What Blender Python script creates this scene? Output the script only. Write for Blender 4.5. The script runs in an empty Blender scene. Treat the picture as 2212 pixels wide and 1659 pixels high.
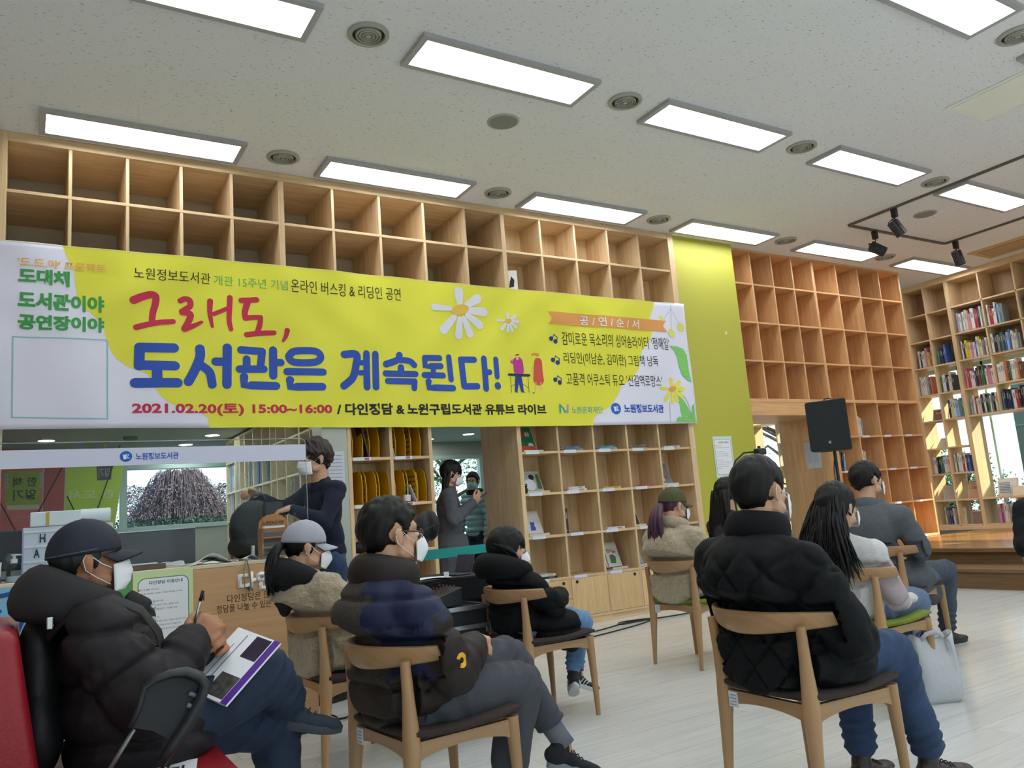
import bpy, bmesh, math, random
import numpy as np
from mathutils import Vector, Matrix, Euler, noise
SC = bpy.context.scene
COL = SC.collection
# ---------------- camera ----------------
CP = Vector((0.1174, -6.4544, 1.0837)); FPX = 1729.15
def _cam():
    yaw, pit, rol = math.radians(31.863), math.radians(9.2675), math.radians(-4.4618)
    F = Vector((math.sin(yaw)*math.cos(pit), math.cos(yaw)*math.cos(pit), math.sin(pit)))
    R = Vector((math.cos(yaw), -math.sin(yaw), 0)); U = R.cross(F)
    return math.cos(rol)*R+math.sin(rol)*U, -math.sin(rol)*R+math.cos(rol)*U, F
CR, CU, CF = _cam()
cam = bpy.data.cameras.new('camera'); camo = bpy.data.objects.new('camera', cam); COL.objects.link(camo)
cam.sensor_width = 36; cam.lens = FPX/2212*36; cam.clip_start = .05
camo.matrix_world = Matrix(((CR.x, CU.x, -CF.x, CP.x), (CR.y, CU.y, -CF.y, CP.y), (CR.z, CU.z, -CF.z, CP.z), (0, 0, 0, 1)))
SC.camera = camo
def onplane(u, v, axis, val):
    """surveying helper: where the sight line of a photo pixel meets the real plane x, y or z = val"""
    d = CF + CR*((u-1106)/FPX) - CU*((v-829.5)/FPX)
    t = (val-CP[axis])/d[axis]
    return CP+d*t
# ---------------- light ----------------
SC.view_settings.view_transform = 'Standard'; SC.view_settings.look = 'None'
SC.view_settings.gamma = 1; SC.view_settings.use_curve_mapping = False
SC.view_settings.exposure = 0.06
W = bpy.data.worlds.new('sky'); SC.world = W; W.use_nodes = True
nt = W.node_tree; bg = nt.nodes['Background']
tc = nt.nodes.new('ShaderNodeTexCoord'); sp = nt.nodes.new('ShaderNodeSeparateXYZ'); rp = nt.nodes.new('ShaderNodeValToRGB')
nt.links.new(tc.outputs['Generated'], sp.inputs[0]); nt.links.new(sp.outputs['Z'], rp.inputs[0]); nt.links.new(rp.outputs[0], bg.inputs[0])
rp.color_ramp.elements[0].color = (.80, .88, 1, 1); rp.color_ramp.elements[1].color = (.36, .56, .95, 1)
bg.inputs[1].default_value = 1.9
sun = bpy.data.lights.new('sun', 'SUN'); sun.energy = 11; sun.angle = math.radians(.6); sun.color = (1, .86, .66)
suno = bpy.data.objects.new('sun', sun); COL.objects.link(suno)
suno.rotation_euler = Vector((.74, -.46, .50)).to_track_quat('Z', 'Y').to_euler()
LAMP = 10.5
# ---------------- helpers ----------------
def tag(o, label=None, cat=None, group=None, kind=None):
    if label: o['label'] = label
    if cat: o['category'] = cat
    if group: o['group'] = group
    if kind: o['kind'] = kind
    return o
def empty(name, loc=(0, 0, 0), rz=0, label=None, cat=None, group=None, kind=None):
    o = bpy.data.objects.new(name, None); COL.objects.link(o); o.location = loc; o.rotation_euler = (0, 0, rz)
    o.empty_display_size = .1
    return tag(o, label, cat, group, kind)
def link(name, me, parent=None):
    o = bpy.data.objects.new(name, me); COL.objects.link(o)
    if parent is not None: o.parent = parent
    return o
class MB:
    def __init__(s): s.v = []; s.f = []; s.m = []
    def add(s, vs, fs, m=0):
        b = len(s.v); s.v += [tuple(p) for p in vs]; s.f += [tuple(b+i for i in f) for f in fs]; s.m += [m]*len(fs); return s
    def box(s, lo, hi, m=0, M=None):
        x0, y0, z0 = lo; x1, y1, z1 = hi
        vs = [(x0,y0,z0),(x1,y0,z0),(x1,y1,z0),(x0,y1,z0),(x0,y0,z1),(x1,y0,z1),(x1,y1,z1),(x0,y1,z1)]
        if M is not None: vs = [M @ Vector(p) for p in vs]
        return s.add(vs, [(0,3,2,1),(4,5,6,7),(0,1,5,4),(1,2,6,5),(2,3,7,6),(3,0,4,7)], m)
    def cbox(s, c, d, m=0, M=None):
        return s.box((c[0]-d[0]/2, c[1]-d[1]/2, c[2]-d[2]/2), (c[0]+d[0]/2, c[1]+d[1]/2, c[2]+d[2]/2), m, M)
    def tube(s, pts, r, n=8, m=0, caps=True, flat=1.0, up=None):
        pts = [Vector(p) for p in pts]; k = len(pts)
        rs = r if isinstance(r, (list, tuple)) else [r]*k
        b = len(s.v); prev = None
        for i, p in enumerate(pts):
            t = (pts[min(i+1, k-1)]-pts[max(i-1, 0)]).normalized()
            if prev is None:
                a = Vector(up) if up else (Vector((0, 0, 1)) if abs(t.z) < .9 else Vector((1, 0, 0)))
            else: a = prev
            a = (a-t*a.dot(t)).normalized(); prev = a; c = t.cross(a)
            for j in range(n):
                th = 2*math.pi*j/n; q = p+a*(math.cos(th)*rs[i]*flat)+c*(math.sin(th)*rs[i]); s.v.append(tuple(q))
        for i in range(k-1):
            for j in range(n):
                s.f.append((b+i*n+j, b+i*n+(j+1) % n, b+(i+1)*n+(j+1) % n, b+(i+1)*n+j)); s.m.append(m)
        if caps:
            s.f.append(tuple(b+j for j in reversed(range(n)))); s.f.append(tuple(b+(k-1)*n+j for j in range(n))); s.m += [m, m]
        return s
    def lathe(s, prof, c=(0, 0, 0), n=20, m=0, M=None):
        b = len(s.v); c = Vector(c)
        for r, z in prof:
            for j in range(n):
                th = 2*math.pi*j/n; p = Vector((r*math.cos(th), r*math.sin(th), z))
                s.v.append(tuple((M @ p if M is not None else p)+c))
        for i in range(len(prof)-1):
            for j in range(n):
                s.f.append((b+i*n+j, b+i*n+(j+1) % n, b+(i+1)*n+(j+1) % n, b+(i+1)*n+j)); s.m.append(m)
        s.f.append(tuple(b+j for j in reversed(range(n)))); s.f.append(tuple(b+(len(prof)-1)*n+j for j in range(n))); s.m += [m, m]
        return s
    def ball(s, c, r, n=12, k=8, m=0, M=None):
        if not isinstance(r, (list, tuple)): r = (r, r, r)
        b = len(s.v); c = Vector(c)
        for i in range(k+1):
            ph = math.pi*i/k
            for j in range(n):
                th = 2*math.pi*j/n
                p = Vector((math.sin(ph)*math.cos(th)*r[0], math.sin(ph)*math.sin(th)*r[1], -math.cos(ph)*r[2]))
                s.v.append(tuple((M @ p if M is not None else p)+c))
        for i in range(k):
            for j in range(n):
                s.f.append((b+i*n+j, b+i*n+(j+1) % n, b+(i+1)*n+(j+1) % n, b+(i+1)*n+j)); s.m.append(m)
        return s
    def prism(s, poly, y0, y1, ax=1, m=0):
        """extrude a 2-D outline along axis ax"""
        n = len(poly)
        def mk(p, t): return (t, p[0], p[1]) if ax == 0 else (p[0], t, p[1]) if ax == 1 else (p[0], p[1], t)
        vs = [mk(p, y0) for p in poly]+[mk(p, y1) for p in poly]
        fs = [tuple(range(n)), tuple(reversed(range(n, 2*n)))]+[(i, i+n, (i+1) % n+n, (i+1) % n) for i in range(n)]
        return s.add(vs, fs, m)
    def build(s, name, mat, parent=None, smooth=False, bevel=0, seg=1, loc=None, rot=None, solid=0, sub=0):
        me = bpy.data.meshes.new(name); me.from_pydata(s.v, [], s.f)
        mats = mat if isinstance(mat, (list, tuple)) else [mat]
        for q in mats: me.materials.append(q)
        if len(mats) > 1: me.polygons.foreach_set('material_index', s.m)
        bm = bmesh.new(); bm.from_mesh(me)
        bmesh.ops.recalc_face_normals(bm, faces=bm.faces[:])
        if bevel:
            bmesh.ops.bevel(bm, geom=[e for e in bm.edges if e.calc_face_angle(0) > .6], offset=bevel, segments=seg, affect='EDGES', profile=.6)
        bm.to_mesh(me); bm.free()
        if smooth:
            me.polygons.foreach_set('use_smooth', [True]*len(me.polygons))
            if bevel or smooth == 'a': me.set_sharp_from_angle(angle=math.radians(40))
        me.update()
        o = link(name, me, parent)
        if loc is not None: o.location = loc
        if rot is not None: o.rotation_euler = rot
        if solid: md = o.modifiers.new('s', 'SOLIDIFY'); md.thickness = solid; md.offset = 0
        if sub: md = o.modifiers.new('u', 'SUBSURF'); md.levels = sub; md.render_levels = sub
        return o
def bx(name, lo, hi, mat, parent=None, bevel=0, **k): return MB().box(lo, hi).build(name, mat, parent, bevel=bevel, **k)
def copytree(o, parent=None):
    c = o.copy(); COL.objects.link(c)
    if parent is not None: c.parent = parent
    for ch in list(o.children): copytree(ch, c)
    return c
def struct(o): o['kind'] = 'structure'; return o
# ---------------- materials ----------------
_M = {}
def hexc(h):
    h = h.lstrip('#'); r = [int(h[i:i+2], 16)/255 for i in (0, 2, 4)]
    return tuple(c/12.92 if c <= .04045 else ((c+.055)/1.055)**2.4 for c in r)
def mat(name, col, rough=.6, metal=0, nscale=0, namp=.15, bscale=0, bamp=.3, spec=.5, emit=0, alpha=1, trans=0, rnd=0, stretch=(1, 1, 1), sheen=0):
    if name in _M: return _M[name]
    if isinstance(col, str): col = hexc(col)
    m = bpy.data.materials.new(name); m.use_nodes = True; t = m.node_tree; N = t.nodes; L = t.links; b = N['Principled BSDF']
    b.inputs['Base Color'].default_value = (*col, 1); b.inputs['Roughness'].default_value = rough; b.inputs['Metallic'].default_value = metal
    b.inputs['Specular IOR Level'].default_value = spec
    if sheen: b.inputs['Sheen Weight'].default_value = sheen
    if emit: b.inputs['Emission Color'].default_value = (*col, 1); b.inputs['Emission Strength'].default_value = emit
    if trans: b.inputs['Transmission Weight'].default_value = trans
    if alpha < 1: b.inputs['Alpha'].default_value = alpha
    if nscale or bscale or rnd:
        tc = N.new('ShaderNodeTexCoord'); mp = N.new('ShaderNodeMapping'); mp.inputs['Scale'].default_value = stretch
        L.new(tc.outputs['Object'], mp.inputs[0])
    if nscale or rnd:
        hs = N.new('ShaderNodeHueSaturation'); hs.inputs['Color'].default_value = (*col, 1)
        add = N.new('ShaderNodeMath'); add.operation = 'ADD'; add.inputs[0].default_value = 1; add.inputs[1].default_value = 0
        if nscale:
            nz = N.new('ShaderNodeTexNoise'); nz.inputs['Scale'].default_value = nscale; nz.inputs['Detail'].default_value = 4
            L.new(mp.outputs[0], nz.inputs[0])
            mr = N.new('ShaderNodeMapRange'); mr.inputs[1].default_value = .3; mr.inputs[2].default_value = .7; mr.inputs[3].default_value = 1-namp; mr.inputs[4].default_value = 1+namp
            L.new(nz.outputs[0], mr.inputs[0]); L.new(mr.outputs[0], add.inputs[0])
        if rnd:
            oi = N.new('ShaderNodeObjectInfo'); mr2 = N.new('ShaderNodeMapRange'); mr2.inputs[3].default_value = -rnd; mr2.inputs[4].default_value = rnd
            L.new(oi.outputs['Random'], mr2.inputs[0]); L.new(mr2.outputs[0], add.inputs[1])
        L.new(add.outputs[0], hs.inputs['Value']); L.new(hs.outputs[0], b.inputs['Base Color'])
    if bscale:
        nb = N.new('ShaderNodeTexNoise'); nb.inputs['Scale'].default_value = bscale; nb.inputs['Detail'].default_value = 3
        L.new(mp.outputs[0], nb.inputs[0]); bp_ = N.new('ShaderNodeBump'); bp_.inputs['Strength'].default_value = bamp; bp_.inputs['Distance'].default_value = .01
        L.new(nb.outputs[0], bp_.inputs['Height']); L.new(bp_.outputs[0], b.inputs['Normal'])
    _M[name] = m; return m
def wood(name, col, u='x', dark=.86, rough=.42, brick=True, rnd=.07):
    """laminated pine: finger-jointed staves along axis u plus fine grain"""
    if name in _M: return _M[name]
    if isinstance(col, str): col = hexc(col)
    m = bpy.data.materials.new(name); m.use_nodes = True; t = m.node_tree; N = t.nodes; L = t.links; b = N['Principled BSDF']
    b.inputs['Roughness'].default_value = rough; b.inputs['Specular IOR Level'].default_value = .35
    tc = N.new('ShaderNodeTexCoord'); sx = N.new('ShaderNodeSeparateXYZ'); L.new(tc.outputs['Object'], sx.inputs[0])
    oi = N.new('ShaderNodeObjectInfo')
    ax = {'x': 0, 'y': 1, 'z': 2}[u]; oth = [i for i in range(3) if i != ax]
    ad = N.new('ShaderNodeMath'); L.new(sx.outputs[oth[0]], ad.inputs[0]); L.new(sx.outputs[oth[1]], ad.inputs[1])
    cb = N.new('ShaderNodeCombineXYZ'); L.new(sx.outputs[ax], cb.inputs[0]); L.new(ad.outputs[0], cb.inputs[1])
    of = N.new('ShaderNodeVectorMath'); of.operation = 'ADD'; mu = N.new('ShaderNodeMath'); mu.operation = 'MULTIPLY'; mu.inputs[1].default_value = 7.3
    L.new(oi.outputs['Random'], mu.inputs[0]); L.new(cb.outputs[0], of.inputs[0]); L.new(mu.outputs[0], of.inputs[1])
    mp = N.new('ShaderNodeMapping'); mp.inputs['Scale'].default_value = (2.2, 46, 1); L.new(of.outputs[0], mp.inputs[0])
    nz = N.new('ShaderNodeTexNoise'); nz.inputs['Scale'].default_value = 1.0; nz.inputs['Detail'].default_value = 5; nz.inputs['Distortion'].default_value = .6
    L.new(mp.outputs[0], nz.inputs[0])
    mr = N.new('ShaderNodeMapRange'); mr.inputs[1].default_value = .3; mr.inputs[2].default_value = .72; mr.inputs[3].default_value = 1.08; mr.inputs[4].default_value = dark
    L.new(nz.outputs[0], mr.inputs[0]); val = mr.outputs[0]
    if brick:
        bk = N.new('ShaderNodeTexBrick'); bk.inputs['Scale'].default_value = 1; bk.inputs['Brick Width'].default_value = .42; bk.inputs['Row Height'].default_value = .045
        bk.inputs['Mortar Size'].default_value = .0; bk.inputs['Color1'].default_value = (.0, .0, .0, 1); bk.inputs['Color2'].default_value = (1, 1, 1, 1); bk.inputs['Bias'].default_value = 0
        bk.offset = .37; L.new(of.outputs[0], bk.inputs[0])
        m2 = N.new('ShaderNodeMapRange'); m2.inputs[3].default_value = -.085; m2.inputs[4].default_value = .07; L.new(bk.outputs[0], m2.inputs[0])
        a2 = N.new('ShaderNodeMath'); L.new(val, a2.inputs[0]); L.new(m2.outputs[0], a2.inputs[1]); val = a2.outputs[0]
    m3 = N.new('ShaderNodeMapRange'); m3.inputs[3].default_value = -rnd; m3.inputs[4].default_value = rnd; L.new(oi.outputs['Random'], m3.inputs[0])
    a3 = N.new('ShaderNodeMath'); L.new(val, a3.inputs[0]); L.new(m3.outputs[0], a3.inputs[1])
    hs = N.new('ShaderNodeHueSaturation'); hs.inputs['Color'].default_value = (*col, 1); L.new(a3.outputs[0], hs.inputs['Value']); L.new(hs.outputs[0], b.inputs['Base Color'])
    _M[name] = m; return m
def glassmat(name, tint=(.9, .97, .96), refl=.12, rough=.02, opac=0):
    """thin pane: mostly see-through, a little mirror"""
    if name in _M: return _M[name]
    m = bpy.data.materials.new(name); m.use_nodes = True; t = m.node_tree; N = t.nodes; L = t.links
    for n in list(N):
        if n.type == 'BSDF_PRINCIPLED': N.remove(n)
    tr = N.new('ShaderNodeBsdfTransparent'); tr.inputs[0].default_value = (*tint, 1)
    gl = N.new('ShaderNodeBsdfGlossy'); gl.inputs['Roughness'].default_value = rough
    lw_ = N.new('ShaderNodeLayerWeight'); lw_.inputs[0].default_value = .5; pw_ = N.new('ShaderNodeMath'); pw_.operation = 'POWER'; pw_.inputs[1].default_value = 4; L.new(lw_.outputs['Facing'], pw_.inputs[0])
    fr = N.new('ShaderNodeMapRange'); fr.inputs[3].default_value = .005; fr.inputs[4].default_value = .6; L.new(pw_.outputs[0], fr.inputs[0])
    mx = N.new('ShaderNodeMixShader'); L.new(fr.outputs[0], mx.inputs[0]); L.new(tr.outputs[0], mx.inputs[1]); L.new(gl.outputs[0], mx.inputs[2])
    L.new(mx.outputs[0], N['Material Output'].inputs[0]); _M[name] = m; return m
PINE = '#dabc92'
wX, wY, wZ = wood('pine grain x', PINE, 'x'), wood('pine grain y', PINE, 'y'), wood('pine grain z', PINE, 'z')
cZ, cX = wood('ash chair z', '#ab8660', 'z', brick=False, dark=.9, rough=.35), wood('ash chair y', '#ab8660', 'y', brick=False, dark=.84, rough=.3)
white = mat('white plastic', '#e4e4e6', .45); black = mat('black plastic', '#15161a', .45); paper = mat('paper', '#eceef2', .7)
steel = mat('brushed steel', '#b9bab5', .32, .9); dark = mat('dark interior', '#202224', .7)
# ================= SETTING =================
CH = 4.116
def fleck_ceiling():
    m = bpy.data.materials.new('fissured ceiling'); m.use_nodes = True; t = m.node_tree; N = t.nodes; L = t.links; b = N['Principled BSDF']; b.inputs['Roughness'].default_value = .9
    b.inputs['Specular IOR Level'].default_value = .1
    tc = N.new('ShaderNodeTexCoord'); mp = N.new('ShaderNodeMapping'); mp.inputs['Scale'].default_value = (26, 66, 1); L.new(tc.outputs['Object'], mp.inputs[0])
    nz = N.new('ShaderNodeTexNoise'); nz.inputs['Scale'].default_value = 1; nz.inputs['Detail'].default_value = 2; nz.inputs['Roughness'].default_value = .7; L.new(mp.outputs[0], nz.inputs[0])
    cr = N.new('ShaderNodeValToRGB'); cr.color_ramp.elements[0].position = .315; cr.color_ramp.elements[1].position = .36
    cr.color_ramp.elements[0].color = (.42, .42, .43, 1); cr.color_ramp.elements[1].color = (.79, .81, .87, 1); L.new(nz.outputs[0], cr.inputs[0]); L.new(cr.outputs[0], b.inputs['Base Color'])
    return m
ceil_m = fleck_ceiling(); wallw = mat('cream wall paint', '#c9c2b4', .85); greenp = mat('lime green paint', '#b9b642', .55, bscale=30, bamp=.03)
# floor of wood-look vinyl planks
fb = mat('floor underlay', '#8d8b82', .5)
F = struct(bx('floor', (-3, -9.5, -.06), (13, 6.2, -.003), fb))
def plankmat():
    m = wood('grey oak vinyl', '#cccdc9', 'x', dark=.92, rough=.2, brick=False, rnd=.035)
    b = m.node_tree.nodes['Principled BSDF']; b.inputs['Specular IOR Level'].default_value = .55
    return m
pk = plankmat(); PL, PW = 1.22, .178
pm = MB().box((.0008, .0008, -.004), (PL-.0008, PW-.0008, 0)); n = 0; first = None
for r in range(31):
    y = -5.35+r*PW; x0 = .1-[0, .45, .83, .25, .62][r % 5]
    for k in range(8):
        x = x0+k*PL
        if x > 8.25 or x+PL < .2 or (y < -4.3 and x < 1.0): continue
        if first is None: first = pm.build('plank', pk, F); o = first; me = first.data
        else: o = link('plank', me, F)
        o.location = (x, y, 0); n += 1
# remaining planks (out of sight) as one part
rm = MB()
for r in range(60):
    y = -5.35+(r-22)*PW; x0 = .1-[0, .45, .83, .25, .62][(r-22) % 5]
    for k in range(-3, 11):
        x = x0+k*PL; inn = 22 <= r < 53 and 0 <= k < 8 and not (x > 8.25 or x+PL < .2 or (y < -4.3 and x < 1.0))
        if not inn and x < 12 and y > -9.3: rm.box((x+.001, y+.001, -.004), (x+PL-.001, y+PW-.001, 0))
tag(rm.build('plank', pk, F), kind='stuff')
# ceiling
struct(bx('ceiling', (-3, -9.5, CH), (13, 4.4, CH+.12), ceil_m))
struct(bx('wall_left', (-3.1, -9.5, 0), (-3, 6, CH), wallw)); struct(bx('wall_front', (-3, -9.6, 2.5), (13, -9.5, CH), wallw)); struct(bx('wall_front', (-3, -9.6, 0), (13, -9.5, .3), wallw))
struct(bx('wall_green', (6.43, .03, 0), (7.42, .75, CH), greenp))
struct(bx('wall_back', (-3, .72, 2.36), (4.16, .80, CH), wallw)); struct(bx('wall_back', (4.16, .40, 0), (6.43, .48, CH), wallw))
struct(bx('wall_back', (7.43, .50, 2.2), (9.03, .58, CH), wallw)); struct(bx('wall_back', (9.03, .95, 0), (10.95, 1.02, CH), wallw))
struct(bx('trim_1', (-3, .02, 0), (-.095, .72, CH), wZ))
# room behind the counter
struct(bx('ceiling', (-3, .72, 2.36), (7.6, 5.4, 2.44), mat('back room ceiling', '#b9c6ca', .9)))
lw = mat('back wall paint', '#b9bdb6', .8)
struct(bx('wall_rear', (-3, 5.4, 0), (1.0, 5.5, 2.4), lw)); struct(bx('wall_rear', (-3, 5.4, 2.13), (12.2, 5.5, 2.4), lw)); struct(bx('wall_rear', (1.0, 5.4, 0), (3.5, 5.5, 1.25), lw)); 
struct(bx('wall_rear', (7.4, .75, 0), (7.5, 5.4, 2.4), lw))
frm = mat('pale window frame', '#b8cfcd', .4); gls = glassmat('window glass')
def window(name, xs, z0, z1, y):
    w = struct(empty(name, ((xs[0]+xs[-1])/2, y, z0)))
    cx = (xs[0]+xs[-1])/2
    for x in xs: bx('frame', (x-cx-.045, -.05, 0), (x-cx+.045, .05, z1-z0), frm, w, .004)
    for a, b in zip(xs, xs[1:]):
        bx('rail', (a-cx+.045, -.05, 0), (b-cx-.045, .05, .06), frm, w, .004); bx('rail', (a-cx+.045, -.05, z1-z0-.06), (b-cx-.045, .05, z1-z0), frm, w, .004)
        bx('pane', (a-cx+.045, -.004, .06), (b-cx-.045, .004, z1-z0-.06), gls, w)
window('added_window', [-3, -.5, 2, 4.5, 7, 9.5, 12.4], .3, 2.5, -9.55); window('window_1', [-.6, 1.28, 3.5], 1.25, 2.13, 5.42); window('window_2', [3.5, 4.55, 5.05, 6.75, 7.45], .3, 2.13, 5.42)  # the glazing behind the camera is added to bring daylight onto the ceiling
# stage and step
sw = wood('stage boards', '#a0713f', 'y', dark=.8, rough=.22, rnd=.04); swd = wood('stage riser', '#7d5f42', 'y', dark=.72, rough=.5, brick=False)
st = tag(empty('stage', (8.7, -2, 0)), 'low brown timber stage with a lower step along its front', 'stage')
for k in range(24): bx('deck_board', (8.74-8.7+k*.138, -3.2, .33), (8.74-8.7+k*.138+.1365, 2.1, .364), sw, st)
bx('riser', (.06, -3.2, .17), (.10, 2.1, .33), swd, st); bx('step_board', (-.44, -3.2, .165), (.06, 2.1, .20), swd, st, .004); bx('step_riser', (-.41, -3.2, 0), (-.37, 2.1, .165), swd, st)
bx('edge_board', (0, -3.2, .322), (.06, 2.1, .366), swd, st, .004)
bx('side_board', (.1, 2.07, 0), (3.3, 2.1, .33), swd, st)
bx('underframe', (.12, -3.2, 0), (3.3, 2.05, .325), dark, st)
# ---- ceiling fittings ----
fr_m = mat('lamp frame', '#a9aab0', .5); dif = mat('lit diffuser', (.90, .95, 1.0), .5, emit=LAMP)
def lamp():
    o = empty('ceiling_light'); m = MB()
    for a in ((-.70, -.19, .70, -.15), (-.70, .15, .70, .19), (-.70, -.15, -.66, .15), (.66, -.15, .70, .15)): m.box((a[0], a[1], -.03), (a[2], a[3], 0))
    m.build('frame', fr_m, o); bx('diffuser', (-.66, -.15, -.012), (.66, .15, -.002), dif, o)
    return o
L0 = None; rn = {-.28: 'row nearest the tall shelves', -2.16: 'middle row', -4.04: 'row farthest from the shelves'}
ords = ['first', 'second', 'third', 'fourth', 'fifth', 'sixth', 'seventh', 'eighth', 'ninth', 'tenth', 'eleventh', 'twelfth', 'thirteenth', 'fourteenth', 'fifteenth', 'sixteenth', 'seventeenth', 'eighteenth', 'nineteenth', 'twentieth', 'twenty-first', 'twenty-second', 'twenty-third', 'twenty-fourth', 'twenty-fifth', 'twenty-sixth']
for y in (-.28, -2.16, -4.04, -5.92, -7.8):
    for i in range(6):
        if L0 is None: L0 = lamp(); o = L0
        else: o = copytree(L0)
        x = .88+2.045*i; o.location = (x, y, CH)
        if y > -4.1 and not (y == -4.04 and i != 2) and not (y == -2.16 and i > 4):
            tag(o, f'lit rectangular ceiling panel, {ords[i]} from left in the {rn[y]}', 'ceiling light', 'rectangular ceiling lights')
        else: tag(o, f'lit rectangular ceiling panel outside the picture, {ords[i]} from left in the {["row nearest the shelves", "middle row", "third row", "row over the camera", "row behind the camera"][[-.28, -2.16, -4.04, -5.92, -7.8].index(y)]}', 'ceiling light', 'ceiling lights out of view')
vm = mat('vent grey', '#a9aaa6', .5, .2)
def vent():
    o = empty('ceiling_vent'); MB().lathe([(.13, 0), (.13, -.012), (.105, -.02), (.10, -.012), (.10, 0)], n=32).build('rim', vm, o, smooth='a')
    MB().lathe([(.10, -.001), (.10, -.002)], n=24).build('backing', dark, o)
    for r in (.082, .060, .038): MB().lathe([(r, -.004), (r-.002, -.018), (r-.009, -.020), (r-.010, -.004)], n=28).build('ring', vm, o, smooth='a')
    MB().lathe([(.018, -.002), (.018, -.02), (.006, -.022)], n=16).build('hub', vm, o, smooth='a'); return o
V0 = None
for y, xs in ((-.32, [1.9, 3.94, 5.96, 8.0, 9.98]), (-2.18, [1.92, 3.98, 6.0, 8.06]), (-4.02, [6.0])):
    for i, x in enumerate(xs):
        o = vent() if V0 is None else copytree(V0); V0 = V0 or o; o.location = (x, y, CH)
        tag(o, 'round ringed ceiling vent cut by the right edge of the photo' if y < -4 else f'round ringed ceiling vent, {ords[i]} from left in the {"row nearest the shelves" if y > -1 else "middle row"}', 'vent', 'round ceiling vents')
for x, y, l in ((3.28, -1.54, 'flat round ceiling speaker disc below the second big lamp'), (8.9, -1.551, 'flat round ceiling disc inside the black track rectangle')):
    o = empty('ceiling_speaker', (x, y, CH), 0, l, 'ceiling speaker'); MB().lathe([(.125, 0), (.125, -.006), (.112, -.012), (.11, -.01)], n=32).build('rim', mat('speaker rim', '#a8a8a8', .6), o, smooth='a')
    MB().lathe([(.11, -.004), (.108, -.011), (.05, -.013)], n=32).build('grille', mat('speaker mesh', '#8a8a8c', .8), o, smooth='a')
o = empty('ceiling_air_conditioner', (6.84, -3.16, CH), 0, 'flat pale rectangular air conditioner panel near the top right', 'air conditioner'); acm = mat('ac panel', '#eef2ec', .3, spec=.8)
bx('frame', (-.27, -1.6, -.012), (.27, 0, 0), acm, o, .003); bx('panel', (-.24, -1.57, -.020), (.24, -.03, -.012), acm, o, .003)
o = empty('ceiling_hatch', (11.36, -1.6, CH), 0, 'beige recessed ceiling strip beside the far bookshelf', 'ceiling hatch'); hm = mat('hatch beige', '#c9ae86', .6)
bx('frame', (-.30, -1.4, -.012), (.30, .78, 0), hm, o, .003); bx('panel', (-.20, -1.3, -.022), (.20, .70, -.012), mat('hatch slot', '#b89c74', .6), o, .003)
# lighting track + three spots
tm = mat('track grey', '#6d6a66', .4, .6); t_ = tag(empty('lighting_track', (9.28, -.98, CH)), 'dark thin lighting track forming a three-sided rectangle on the ceiling', 'lighting track')
bx('rail', (-.98-.018, -3.6, -.02), (-.98+.018, 0, 0), tm, t_); bx('rail', (-.96, -.018, -.02), (.96, .018, 0), tm, t_); bx('rail', (.98-.018, -3.6, -.02), (.98+.018, 0, 0), tm, t_)
def spot(x, y, tilt, az, label):
    o = empty('spotlight', (x, y, CH-.02), 0, label, 'spotlight', 'black track spotlights'); MB().box((-.025, -.03, -.10), (.025, .03, 0)).build('adapter', black, o, bevel=.005)
    M = Matrix.Rotation(az, 3, 'Z') @ Matrix.Rotation(tilt, 3, 'Y'); c = Vector((0, 0, -.22))
    y_ = MB().tube([Vector((0, 0, -.10)), Vector((0, 0, -.125))]+[c+M @ Vector((0, sx, sz)) for sx, sz in ((0, .10), (.075, .10), (.078, -.0))], .006, 6)
    y_.tube([c+M @ Vector((0, sx, sz)) for sx, sz in ((0, .10), (-.075, .10), (-.078, -.0))], .006, 6); y_.build('yoke', black, o, smooth=True)
    MB().lathe([(.03, .085), (.062, .08), (.062, -.10), (.055, -.10), (.05, -.06)], c, 20, M=M).build('barrel', mat('spot barrel', '#20242c', .4), o, smooth='a')
spot(8.30, -1.55, -.5, -.6, 'black cylinder spotlight, left of the two larger ones, hanging from the near track rail'); spot(8.78, -.98, -.9, -1.0, 'black cylinder spotlight tilted right, hanging lowest on the left'); spot(10.25, -1.12, -.2, -.5, 'black cylinder spotlight nearest the right wall on the far track rail')
# ================= BOOKSHELVES =================
lab = mat('shelf label', '#d5dcea', .4)
A = empty('bookshelf', (0, 0, 0), 0, 'huge pine cube bookshelf spanning the left wall behind the yellow banner', 'bookshelf')
TH = .024
A_up = [.389*i for i in range(5)]; A_md = [2.416, 2.855, 3.295, 3.734]; A_rt = [4.61, 5.045, 5.48, 5.915]
ZB = 2.46; DA, DR = .70, .38
def ubd(x, z0, z1, y0, y1, th=TH, par=A, nm='upright', m=None): return bx(nm, (x-th/2, y0, z0), (x+th/2, y1, z1), m or wZ, par, .0015)
def hbd(z, x0, x1, y0, y1, th=TH, par=A, nm='shelf', m=None): return bx(nm, (x0, y0, z-th/2), (x1, y1, z+th/2), m or wX, par, .0015)
for x in A_up[1:]+A_md: ubd(x, ZB, 4.045, .002, DA)
ubd(1.962, ZB, 4.045, -.002, DA, .048)
for x in A_rt: ubd(x, .08, 4.045, .002, DR)
ubd(4.16, 0, 4.045, -.002, DA, .045, nm='side_panel')
bx('side_panel', (6.35, -.012, 0), (6.43, DR, CH-.001), wZ, A, .002); bx('side_panel', (-.095, -.012, 0), (-.012, DA, CH-.001), wZ, A, .002)
bx('top_rail', (-.012, -.006, 4.045), (6.35, .02, CH-.001), wX, A, .002); bx('top_panel', (-.012, .021, 4.045), (6.35, DR, 4.07), wX, A)
bx('top_panel', (-.012, DR+.001, 4.047), (4.14, DA, 4.07), wX, A)
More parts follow.
